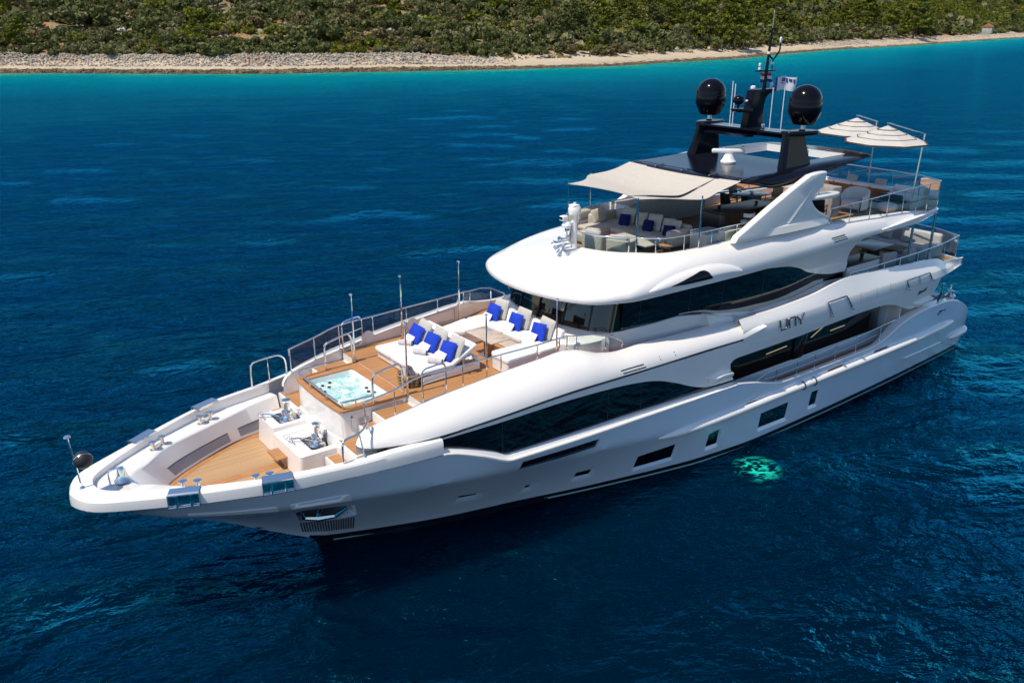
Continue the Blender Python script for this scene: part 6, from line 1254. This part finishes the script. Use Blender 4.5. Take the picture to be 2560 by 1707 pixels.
lt = thing('low_table', (5.85, 1.55, 6.74), 0, 'low dark topped table between the pouf and the aft settee', 'table'); mb = MB(); slab(mb, -.45, .45, -.9, .9, .26, .31, .01); sub(mb, 'table_top', M['wood_dark'], lt); mb = MB(); slab(mb, -.38, .38, -.8, .8, 0, .26, .01); sub(mb, 'body', M['gel'], lt)
as_ = thing('aft_settee', (4.7, 0, 6.74), 0, 'long wood backed settee with white cushions along the stern rail of the sundeck', 'sofa')
mb = MB(); slab(mb, .05, .12, -2.9, 1.3, .0, .50, .01); sub(mb, 'front_panel', M['wood'], as_); mb = MB(); slab(mb, -.3, .05, -2.9, 1.3, 0, .46, .02); sub(mb, 'base', M['gel'], as_)
for k in range(5): mb = MB(); slab(mb, -.32, .14, -2.88 + k * .84, -2.06 + k * .84, .48, .60, .05, 4); sub(mb, 'seat_cushion', M['f_white'], as_, ang=70)
mb = MB(); slab(mb, -.3, .75, 1.35, 2.65, 0, .28, .02); sub(mb, 'corner_base', M['gel'], as_); mb = MB(); slab(mb, -.32, .78, 1.38, 2.68, .30, .46, .06, 4); sub(mb, 'corner_cushion', M['f_white'], as_, ang=70); mb = MB(); slab(mb, -.36, -.16, 1.3, 2.6, .44, .72, .08, 4); sub(mb, 'back_cushion', M['f_white'], as_, ang=70); mb = MB(); slab(mb, .78, .9, 1.35, 2.3, 0, .52, .01); sub(mb, 'dark_panel', M['wood_dark'], as_)
for k, y in enumerate((-.6, .7)): pillow('f_grey', (4.45, y, 7.44), .5, .3, .14, 0, rad(20), 0, ('grey bolster on the far half of the aft settee', 'grey bolster on the near half of the aft settee')[k], group='bolsters on the aft settee')
# parasols
def parasol(base, top, apex, label, yaw):
    p = thing('parasol', base, 0, label, 'parasol', 'cream parasols on the aft sundeck'); b0 = Vector(base); T_ = Vector(top) - b0; A_ = Vector(apex) - b0
    mb = MB(); mb.tube([(0, 0, 0), T_], .035, 10); sub(mb, 'pole', M['steel'], p); mb = MB(); mb.lathe([(.2, 0), (.2, .03), (.06, .06)], n=16); sub(mb, 'foot', M['steel'], p)
    a0 = A_ + Vector((0, 0, .10)); d = (a0 - T_).normalized(); sd = Vector((-d.y, d.x, 0)).normalized() * .06
    for s in (-1, 1): mb = MB(); mb.tube([T_ + sd * s, a0 + sd * s], .016, 6); sub(mb, 'arm', M['steel'], p)
    mb = MB(); mb.tube([a0, A_], .02, 6); sub(mb, 'hanger', M['steel'], p)
    c = Vector((A_.x, A_.y, 0)); n = 8; tiers = [(.0, .0, .36, .15), (.32, .12, .72, .30), (.68, .26, 1.08, .44), (1.04, .40, 1.52, .60)]
    for r0, d0, r1, d1 in tiers:
        mb = MB(); R = [[(A_.x + r * math.cos(yaw + 2 * math.pi * k / n), A_.y + r * math.sin(yaw + 2 * math.pi * k / n), A_.z - dd) for k in range(n + 1)] for r, dd in ((max(.01, r0), d0), (r1, d1))]; mb.loft(R); mb.loft([[(x, y, z - .006) for x, y, z in r] for r in R]); cl = sub(mb, 'canopy_tier', M['parasol'], p, flat=True)
        mb = MB(); mb.tube([tuple(q) for q in R[1][:-1]], .040, 4, closed=True); mb.build('hem', M['hem'], cl)
parasol((5.45, 2.62, 6.75), (5.20, 2.60, 9.62), (6.75, 1.95, 9.98), 'cream tiered parasol nearer the camera at the sundeck quarter', .2); parasol((4.12, -.05, 6.75), (4.08, -.08, 9.78), (5.2, -.3, 9.98), 'cream tiered parasol farther from the camera, partly behind the other', .35)
# ---- upper deck aft
mb = MB(); slab(mb, 7.5, 9.6, 2.15, 2.85, 4.43, 5.20, .02); ub = part(mb, 'terrace_cabinet', M['gel']); mb = MB(); slab(mb, 7.45, 9.65, 2.1, 2.9, 5.20, 5.25, .01); mb.build('worktop', M['wood_dark'], ub)
pt = thing('potted_plant', (8.0, 2.4, 5.25), 0, 'small yellow potted plant on the shaded terrace cabinet', 'plant'); mb = MB(); mb.lathe([(.06, 0), (.09, .14), (.07, .14)], n=12); sub(mb, 'pot', M['rubber'], pt)
random.seed(2); mb = MB()
for k in range(60):
    a, e = random.uniform(0, 6.28), random.uniform(.3, 1.5); d = Vector((math.cos(a) * math.cos(e), math.sin(a) * math.cos(e), math.sin(e))) * random.uniform(.12, .22); w = d.orthogonal().normalized() * .03; mb.add([d * .3, d * .7 + w, d + Vector((0, 0, .12)) * 0, d * .7 - w], [(0, 1, 2, 3)])
mb.v = [(x, y, z + .14) for x, y, z in mb.v]; sub(mb, 'leaves', M['plant'], pt, flat=True)
ut = thing('terrace_table', (5.65, 1.4, 4.43), 0, 'grey topped dining table on the shaded upper aft terrace', 'table'); mb = MB(); mb.box((0, 0, .71), (1.5, 1.1, .05), .01); sub(mb, 'table_top', M['stone'], ut); mb = MB(); mb.box((0, 0, .34), (.7, .4, .68), .02); sub(mb, 'pedestal', M['wood_dark'], ut)
def easy(loc, rz, label):
    a = thing('terrace_armchair', loc, rz, label, 'armchair', 'grey armchairs on the upper aft terrace'); mb = MB(); slab(mb, -.36, .36, -.36, .36, .1, .42, .07, 4); sub(mb, 'seat', M['f_grey'], a, ang=70); mb = MB(); slab(mb, -.46, -.26, -.4, .4, .1, .82, .08, 4); sub(mb, 'backrest', M['f_grey'], a, ang=70)
    for y in (-.42, .42): mb = MB(); slab(mb, -.36, .34, y - .07, y + .07, .1, .6, .06, 4); sub(mb, 'arm', M['f_grey'], a, ang=70)
easy((6.55, 2.35, 4.43), rad(-100), 'grey armchair at the near side of the terrace table'); easy((5.4, 2.5, 4.43), rad(-90), 'grey armchair second from the cabinet on the terrace')
us = thing('terrace_sofa', (3.1, .4, 4.43), 0, 'curved grey sofa with dark cushions at the stern of the upper terrace', 'sofa')
mb = MB(); slab(mb, -.45, .45, -2.2, 2.2, .08, .42, .08, 4); sub(mb, 'seat', M['f_grey'], us, ang=70); mb = MB(); slab(mb, -.65, -.4, -2.3, 2.3, .08, .95, .1, 4); sub(mb, 'backrest', M['f_grey'], us, ang=70); mb = MB(); slab(mb, -.45, 1.3, 2.0, 2.45, .08, .62, .08, 4); sub(mb, 'arm', M['f_grey'], us, ang=70)
for k, y in enumerate((-.8, .1, 1.0)): pillow('f_navy' if k == 0 else 'f_grey', (2.98, y + .4, 5.10), .5, .48, .16, 0, rad(20), 0, ('dark navy cushion on the terrace sofa', 'grey cushion in the middle of the terrace sofa', 'grey cushion at the near end of the terrace sofa')[k], group='cushions on the terrace sofa')
# ---- flags
def flag(name, loc, w, h, mats, bands, label, dirx=(-1, 0, 0), drop=0.0, seed=1, sym=None):
    f = thing(name, loc, 0, label, 'flag'); d = Vector(dirx).normalized(); sd = Vector((-d.y, d.x, 0)); n = 24
    def P(u, v): return d * (w * u) + Vector((0, 0, -h * v - drop * u * u)) + sd * (.10 * w * math.sin(u * 7 + seed + v * 1.2) * u) + Vector((0, 0, .05 * h * math.sin(u * 9 + seed)))
    for (u0, u1, v0, v1), mm in zip(bands, mats):
        mb = MB(); mb.loft([[P(u0 + (u1 - u0) * i / n, v0 + (v1 - v0) * j / 6) for i in range(n + 1)] for j in range(7)]); sub(mb, 'field', M[mm], f, ang=180)
    if sym:
        for q in sym: mb = MB(); mb.loft([[P(u, v) + sd * .012 for u, v in q[:2]], [P(u, v) + sd * .012 for u, v in q[:1:-1]]]); sub(mb, 'mark', M['flag_blue'], f, flat=True); mb = MB(); mb.loft([[P(u, v) - sd * .012 for u, v in q[:2]], [P(u, v) - sd * .012 for u, v in q[:1:-1]]]); sub(mb, 'mark', M['flag_blue'], f, flat=True)
flag('courtesy_flag', (12.02, -.02, 11.94), .62, .31, ['red', 'flag_white', 'flag_blue'], [(0, 1, 0, .34), (0, 1, .34, .67), (0, 1, .67, 1)], 'small red, white and blue striped flag behind the mast pole', (-1, 0, 0), 0, 2)
mk = [[(.34, .12), (.42, .12), (.42, .40), (.34, .40)], [(.46, .10), (.54, .16), (.52, .42), (.45, .38)], [(.58, .12), (.66, .12), (.66, .44), (.58, .40)], [(.70, .10), (.82, .14), (.80, .36), (.70, .32)], [(.84, .12), (.92, .18), (.90, .5), (.84, .40)], [(.30, .46), (.5, .50), (.5, .54), (.3, .52)]]
flag('house_flag', (11.66, .35, 11.83), .98, .46, ['flag_blue', 'flag_white'], [(0, .1, 0, 1), (.1, 1, 0, 1)], 'white flag with dark blue hoist and markings flying beside the mast', (-1, .1, 0), .05, 4, mk)
flag('ensign', (1.35, .1, 6.05), .8, .75, ['red', 'flag_white'], [(0, 1, 0, .42), (0, 1, .42, 1)], 'red and white ensign at the stern below the sundeck overhang', (.9, .4, 0), .45, 3)
mb = MB(); mb.tube([(1.7, .05, 4.45), (1.2, .05, 6.2)], .025, 6); part(mb, 'ensign_staff', M['chrome'])

# ------------------------------------------------------------------ vegetation, stones and small marks on the shore
def leaf_mat(name, a, b_, c):
    m = mat(name, a, .8, spec=.15); t, N, L, bs = nodes(m); g = N.new("ShaderNodeNewGeometry"); oi = N.new("ShaderNodeObjectInfo")
    n1 = nn(N, "ShaderNodeTexNoise", i_Scale=.13, i_Detail=2.0); L.new(g.outputs["Position"], n1.inputs["Vector"])
    n2 = nn(N, "ShaderNodeTexNoise", i_Scale=1.1, i_Detail=3.0); L.new(g.outputs["Position"], n2.inputs["Vector"])
    s = nn(N, "ShaderNodeMath", operation='MULTIPLY_ADD'); s.inputs[1].default_value = .6; L.new(n1.outputs["Fac"], s.inputs[0])
    s2 = nn(N, "ShaderNodeMath", operation='MULTIPLY'); s2.inputs[1].default_value = .4; L.new(n2.outputs["Fac"], s2.inputs[0]); L.new(s2.outputs[0], s.inputs[2])
    r = ramp(N, [(.34, a), (.5, b_), (.66, c)]); L.new(s.outputs[0], r.inputs[0]); L.new(r.outputs[0], bs.inputs["Base Color"])
    tr = N.new("ShaderNodeBsdfTranslucent"); L.new(r.outputs[0], tr.inputs[0]); mx = N.new("ShaderNodeMixShader"); mx.inputs[0].default_value = .22
    L.new(bs.outputs[0], mx.inputs[1]); L.new(tr.outputs[0], mx.inputs[2]); L.new(mx.outputs[0], N["Material Output"].inputs[0]); return m
LM = [leaf_mat('dark_green_leaves', (.068, .083, .026), (.12, .135, .042), (.185, .19, .066)), leaf_mat('olive_grey_leaves', (.125, .13, .056), (.185, .18, .078), (.26, .24, .115)),
      leaf_mat('yellow_green_needles', (.070, .084, .012), (.14, .152, .018), (.23, .235, .03)), leaf_mat('dry_brown_scrub', (.11, .085, .036), (.16, .125, .055), (.22, .17, .085))]
bark = mat('grey_brown_bark', (.12, .09, .065), .9)
def leaf_cloud(rng, n, size, shape, squash=.8, clumps=7):
    """n small leaf clumps spread through an uneven crown: arrays of quads"""
    cc = rng.normal(0, .42, (clumps, 3)) * shape; cc[:, 2] = np.abs(cc[:, 2]) * .9; cr = rng.uniform(.38, .62, clumps)
    k = rng.integers(0, clumps, n); d = rng.normal(0, 1, (n, 3)); d /= np.linalg.norm(d, axis=1)[:, None]; rr = rng.uniform(.45, 1.0, n) ** .5
    P = cc[k] + d * (cr[k] * rr)[:, None] * shape * .75; P[:, 2] = np.maximum(P[:, 2] + .32 * shape[2], .03 * shape[2])
    nrm = d * .8 + rng.normal(0, .55, (n, 3)); nrm /= np.linalg.norm(nrm, axis=1)[:, None]
    u = np.cross(nrm, rng.normal(0, 1, (n, 3))); u /= np.linalg.norm(u, axis=1)[:, None]; v = np.cross(nrm, u); s = (size * rng.uniform(.55, 1.3, n))[:, None]
    return np.stack([P - u * s - v * s * .6, P + u * s * .8 - v * s * .8, P + u * s + v * s * .7, P - u * s * .7 + v * s * .9], 1)
def quads_mesh(name, Q, mats, mi=None):
    me = bpy.data.meshes.new(name); V = Q.reshape(-1, 3).astype(np.float32); n = len(Q); me.vertices.add(len(V)); me.vertices.foreach_set("co", V.ravel()); me.loops.add(n * 4); me.loops.foreach_set("vertex_index", np.arange(n * 4, dtype=np.int32))
    me.polygons.add(n); me.polygons.foreach_set("loop_start", np.arange(0, n * 4, 4, dtype=np.int32)); me.polygons.foreach_set("loop_total", np.full(n, 4, np.int32))
    for m_ in mats: me.materials.append(m_)
    if mi is not None: me.polygons.foreach_set("material_index", mi.astype(np.int32))
    me.update(); return me
rng = np.random.default_rng(11); SHAPES = []
for k in range(6): SHAPES.append(leaf_cloud(rng, 520, .135, np.array([1., 1., .80]), clumps=4 + k))
PINES = []
for k in range(4):
    parts_ = []
    for lvl in range(9):
        z = .22 + .78 * lvl / 8.5; r = (.46 * (1 - (lvl / 9.5) ** 1.5) + .07) * rng.uniform(.8, 1.15); nb = int(7 - lvl * .45)
        for b_ in range(nb):
            a = rng.uniform(0, 6.28); q = leaf_cloud(rng, 70, .028, np.array([.17, .17, .075]), clumps=3); q += np.array([r * math.cos(a) * rng.uniform(.3, 1), r * math.sin(a) * rng.uniform(.3, 1), z * rng.uniform(.93, 1.04)]); parts_.append(q)
    PINES.append(np.concatenate(parts_))
C2 = np.array([37.63, 19.52]); FW = np.array([-.603, -.798]); RT = np.array([-.798, .603])
# candidate places: inland of the shoreline, in the camera's wider field
S_ = resample([(p.x, p.y, 0) for p in SH], 900); cand = []
rs = random.Random(21)
for _ in range(60000):
    p = S_[rs.randrange(60, 880)]; d = 10 + 330 * rs.random() ** 1.6; x, y = p.x + INL.x * d + rs.uniform(-3, 3), p.y + INL.y * d + rs.uniform(-3, 3)
    q = np.array([x, y]) - C2; f = q @ FW; r = q @ RT
    if f < 50 or abs(r / f) > .74: continue
    dist = math.hypot(*q); el = (ground_z(x, y, d) - 13.7) / dist
    if el > .036 + .02: continue
    cand.append((dist, x, y, d, r / f))
cand.sort(); grid = {}; plants = []
for dist, x, y, d, az in cand:
    edge = 15.5 if (stony(x) > .5) else 19 + 4 * noise.noise(Vector((x * .05, y * .05, 7)))
    if d < edge: continue
    nz = noise.fractal(Vector((x * .018, y * .018, 4)), 1., 2., 3); open_ = noise.fractal(Vector((x * .05, y * .05, 9)), 1., 2., 3)
    pine = (az > .02 and nz > .05 and rs.random() < .30 and d > 22) or (az > .02 and rs.random() < .05 and d > 22) or rs.random() < .01
    if open_ > .42 and not pine and d > 24: continue
    R_ = rs.uniform(6.5, 11.5) * (.8 + .5 * max(0, nz)) if pine else (1.7 + 4.2 * rs.random() ** 1.5 if d > edge + 5 else rs.uniform(1.6, 3.6)) * (1 + .0022 * max(0, dist - 300))
    gkey = (int(x // 8), int(y // 8)); ok = True
    for i in (-1, 0, 1):
        for j in (-1, 0, 1):
            for (px_, py_, pr_) in grid.get((gkey[0] + i, gkey[1] + j), ()):
                if (px_ - x) ** 2 + (py_ - y) ** 2 < ((pr_ + R_) * (.58 if not pine else .52)) ** 2: ok = False; break
    if not ok: continue
    grid.setdefault(gkey, []).append((x, y, R_)); plants.append((dist, x, y, d, R_, pine))
    if len(plants) > 9000: break
HERO = [(-256, -219, 13.), (-244, -226, 10.), (-484, -270, 13.), (-462, -272, 11.), (-505, -280, 14.), (-478, -300, 15.), (-530, -290, 12.), (-170, -225, 6.5), (-205, -240, 7.), (-185, -262, 7.5), (-220, -262, 7.5), (-240, -250, 7.), (-262, -262, 8.)]
for hx, hy, hr in HERO:
    d_ = min((Vector((hx, hy)) - Vector((p.x, p.y))).length for p in SH)
    plants = [p for p in plants if (p[1] - hx) ** 2 + (p[2] - hy) ** 2 > (hr * .55) ** 2]; plants.insert(0, (math.hypot(hx - 37.6, hy - 19.5), hx, hy, d_, hr, True))
PINE_D = {k: quads_mesh('pine_crown', PINES[k], [LM[2] if k != 3 else LM[0]]) for k in range(4)}
SHRUB_D = {(k, m_): quads_mesh('shrub', SHAPES[k], [LM[m_]]) for k in range(6) for m_ in (0, 1, 2, 3)}
KIND = {0: ('dark green rounded shrub on the hillside in front', 'dark green shrubs'), 1: ('grey green olive like shrub on the hillside in front', 'grey green shrubs'), 2: ('yellow green bush on the hillside in front', 'yellow green bushes'), 3: ('dry brown scrub bush on the hillside in front', 'dry brown bushes')}
tm = MB(); tm.tube([(0, 0, 0), (.01, .0, .35), (0, .01, .95)], [.028, .02, .006], 7)
for k in range(7): a = k * 2.2; tm.tube([(0, 0, .25 + k * .09), (.26 * math.cos(a) * (1 - k * .09), .26 * math.sin(a) * (1 - k * .09), .34 + k * .09)], [.010, .004], 5)
TR_D = tm.build('trunk', bark); TR_M = TR_D.data; bpy.data.objects.remove(TR_D)
ns = npn = 0; farQ = []; farM = []
for dist, x, y, d, R_, pine in plants:
    z = ground_z(x, y, d) - .15; rz = rs.uniform(0, 6.28)
    if pine and npn < 190:
        npn += 1; t_ = thing('pine_tree', (x, y, z), rz, 'yellow green pine standing above the shrubs of the shore', 'tree', 'pines on the shore'); h = R_ * 1.55; k = rs.choice((0, 1, 2, 0, 1, 2, 3))
        if k == 3: t_['label'] = 'dark green pine standing above the shrubs of the shore'; t_['group'] = 'dark pines on the shore'
        c = bpy.data.objects.new('crown', PINE_D[k]); COL.objects.link(c); c.parent = t_; c.scale = (R_ * 1.5, R_ * 1.5, h)
        c = bpy.data.objects.new('trunk', TR_M); COL.objects.link(c); c.parent = t_; c.scale = (h * .9, h * .9, h)
    elif not pine and ns < 300:
        ns += 1; v = noise.noise(Vector((x * .04, y * .04, 2))) + rs.uniform(-.35, .35); m_ = 0 if v < .03 else 1 if v < .22 else 3 if v < .36 else 2
        o = bpy.data.objects.new('shrub', SHRUB_D[(rs.randrange(6), m_)]); COL.objects.link(o); o.location = (x, y, z); o.rotation_euler = (0, 0, rz); o.scale = (R_, R_ * rs.uniform(.85, 1.15), R_ * rs.uniform(.75, 1.1)); tag(o, KIND[m_][0], 'shrub', KIND[m_][1])
    else:
        ca, sa = math.cos(rz), math.sin(rz); sc_ = np.array([R_ * 1.5, R_ * 1.5, R_ * 1.55]) if pine else np.array([R_, R_, R_ * rs.uniform(.75, 1.1)]); Q = (PINES[rs.randrange(3)][::3] if pine else SHAPES[rs.randrange(6)][::2]) * sc_
        if dist > 420: Q = Q[::2]
        if 1: Q = Q.mean(1, keepdims=True) + (Q - Q.mean(1, keepdims=True)) * (1.2 if dist < 420 else 1.5)
        X = Q[..., 0] * ca - Q[..., 1] * sa + x; Y = Q[..., 0] * sa + Q[..., 1] * ca + y; farQ.append(np.stack([X, Y, Q[..., 2] + z], -1))
        v = noise.noise(Vector((x * .04, y * .04, 2))) + rs.uniform(-.35, .35); farM.append(np.full(len(Q), 2 if pine else 0 if v < .03 else 1 if v < .22 else 3 if v < .36 else 2))
if farQ:
    ob = bpy.data.objects.new('far_scrub', quads_mesh('far_scrub', np.concatenate(farQ), LM, np.concatenate(farM))); COL.objects.link(ob); tag(ob, 'dense green scrub covering the upper hillside', 'scrub', kind='stuff')
# low dry undergrowth between the shrubs
uq = []; urng = np.random.default_rng(3)
for dist, x, y, d, az in cand[::2]:
    if d < 15 or dist > 520: continue
    n = 7; P = np.array([x, y, ground_z(x, y, d) + .12]) + urng.normal(0, 1, (n, 3)) * np.array([1.1, 1.1, .10]); nr = urng.normal(0, .5, (n, 3)) + np.array([.2, .5, .7]); nr /= np.linalg.norm(nr, axis=1)[:, None]; u = np.cross(nr, urng.normal(0, 1, (n, 3))); u /= np.linalg.norm(u, axis=1)[:, None]; v = np.cross(nr, u); s = urng.uniform(.18, .5, (n, 1)); uq.append(np.stack([P - u * s - v * s, P + u * s - v * s, P + u * s + v * s, P - u * s + v * s], 1))
Q = np.concatenate(uq); ob = bpy.data.objects.new('undergrowth', quads_mesh('undergrowth', Q, [LM[3], LM[1]], urng.integers(0, 2, len(Q)))); COL.objects.link(ob); tag(ob, 'low dry undergrowth between the shrubs', 'undergrowth', kind='stuff')
# stones: grey rubble banks at the back of the beach, brown rocks at the waterline
ico = bmesh.new(); bmesh.ops.create_icosphere(ico, subdivisions=1, radius=1); IV = np.array([v.co[:] for v in ico.verts]); IF = np.array([[v.index for v in f.verts] for f in ico.faces]); ico.free()
def stones(name, pts, m_, label, cat):
    V = []; F = []; rg = np.random.default_rng(17)
    for k, (x, y, z, r) in enumerate(pts):
        v = IV * rg.uniform(.7, 1.2, (len(IV), 1)) * r * np.array([rg.uniform(.7, 1.3), rg.uniform(.7, 1.3), rg.uniform(.5, .9)]); F.append(IF + len(IV) * k); V.append(v + (x, y, z))
    me = bpy.data.meshes.new(name); me.from_pydata(np.concatenate(V).tolist(), [], np.concatenate(F).tolist()); me.materials.append(m_); me.update(); o = bpy.data.objects.new(name, me); COL.objects.link(o); tag(o, label, cat, kind='stuff')
sm_ = noisy(mat('grey_limestone', (.36, .33, .30), .95, spec=.1), .8, [(.3, (.30, .265, .225)), (.5, (.44, .39, .33)), (.7, (.55, .49, .42))]); br_ = noisy(mat('wet_brown_rock', (.12, .08, .04), .8), .5, [(.3, (.05, .035, .02)), (.55, (.14, .095, .045)), (.75, (.26, .19, .11))])
pt_a = []; pt_b = []
VIS = [i for i in range(60, 880) if -400 < S_[i].x < 90]; FAR_ = [i for i in range(60, 880) if -800 < S_[i].x <= -330]
for k in range(24000):
    i = rs.choice(VIS) if k % 5 else rs.choice(FAR_); p = S_[i].lerp(S_[i + 1], rs.random()); st_ = stony(p.x); gap = noise.noise(Vector((p.x * .06, p.y * .06, 1)))
    if rs.random() < st_ and gap > -.6:
        d = rs.uniform(6.5, 13); x, y = p.x + INL.x * d, p.y + INL.y * d; pt_a.append((x, y, ground_z(x, y, d) + rs.uniform(-.1, .5) * (1 + gap), rs.uniform(.15, .38)))
    if rs.random() < .6 and math.hypot(p.x - 37, p.y - 20) < 480:
        d = rs.uniform(-.3, 2.4); x, y = p.x + INL.x * d, p.y + INL.y * d; pt_b.append((x, y, ground_z(x, y, d), rs.uniform(.2, .65) * (1 if st_ > .3 else .55)))
stones('rubble_bank', pt_a, sm_, 'banks of loose grey stones at the back of the beach', 'stones'); stones('shore_rocks', pt_b, br_, 'low brown rocks along the waterline', 'rocks')
# pale limestone outcrops and the little red roofed hut far right
oc = []
for dist, x, y, d, az in cand[5::97]:
    if d > 30: oc += [(x + rs.uniform(-2, 2), y + rs.uniform(-1, 1), ground_z(x, y, d) + .0, rs.uniform(.4, 1.0)) for _ in range(4)]
stones('limestone_outcrops', oc, noisy(mat('pale_limestone', (.5, .47, .43), .95, spec=.1), .4, [(.3, (.36, .34, .31)), (.7, (.60, .57, .52))]), 'pale limestone outcrops between the shrubs', 'rocks')
hd = Vector((cam.location.x, cam.location.y, 0)) + (Vector((FW[0], FW[1], 0)) + Vector((RT[0], RT[1], 0)) * .524).normalized() * 700; hz_ = 15.0
hut = thing('stone_hut', (hd.x, hd.y, hz_ - 10.6), rad(20), 'small hut with an orange tiled roof among the far right trees', 'hut')
mb = MB(); mb.box((0, 0, 2), (9, 6, 5), .05); mb.build('wall', sm_, hut); mb = MB(); mb.prism([(-3.6, 4.4), (3.6, 4.4), (0, 6.4)], 'X', -5, 5); mb.build('roof', mat('orange_tiles', (.45, .13, .04), .8), hut)
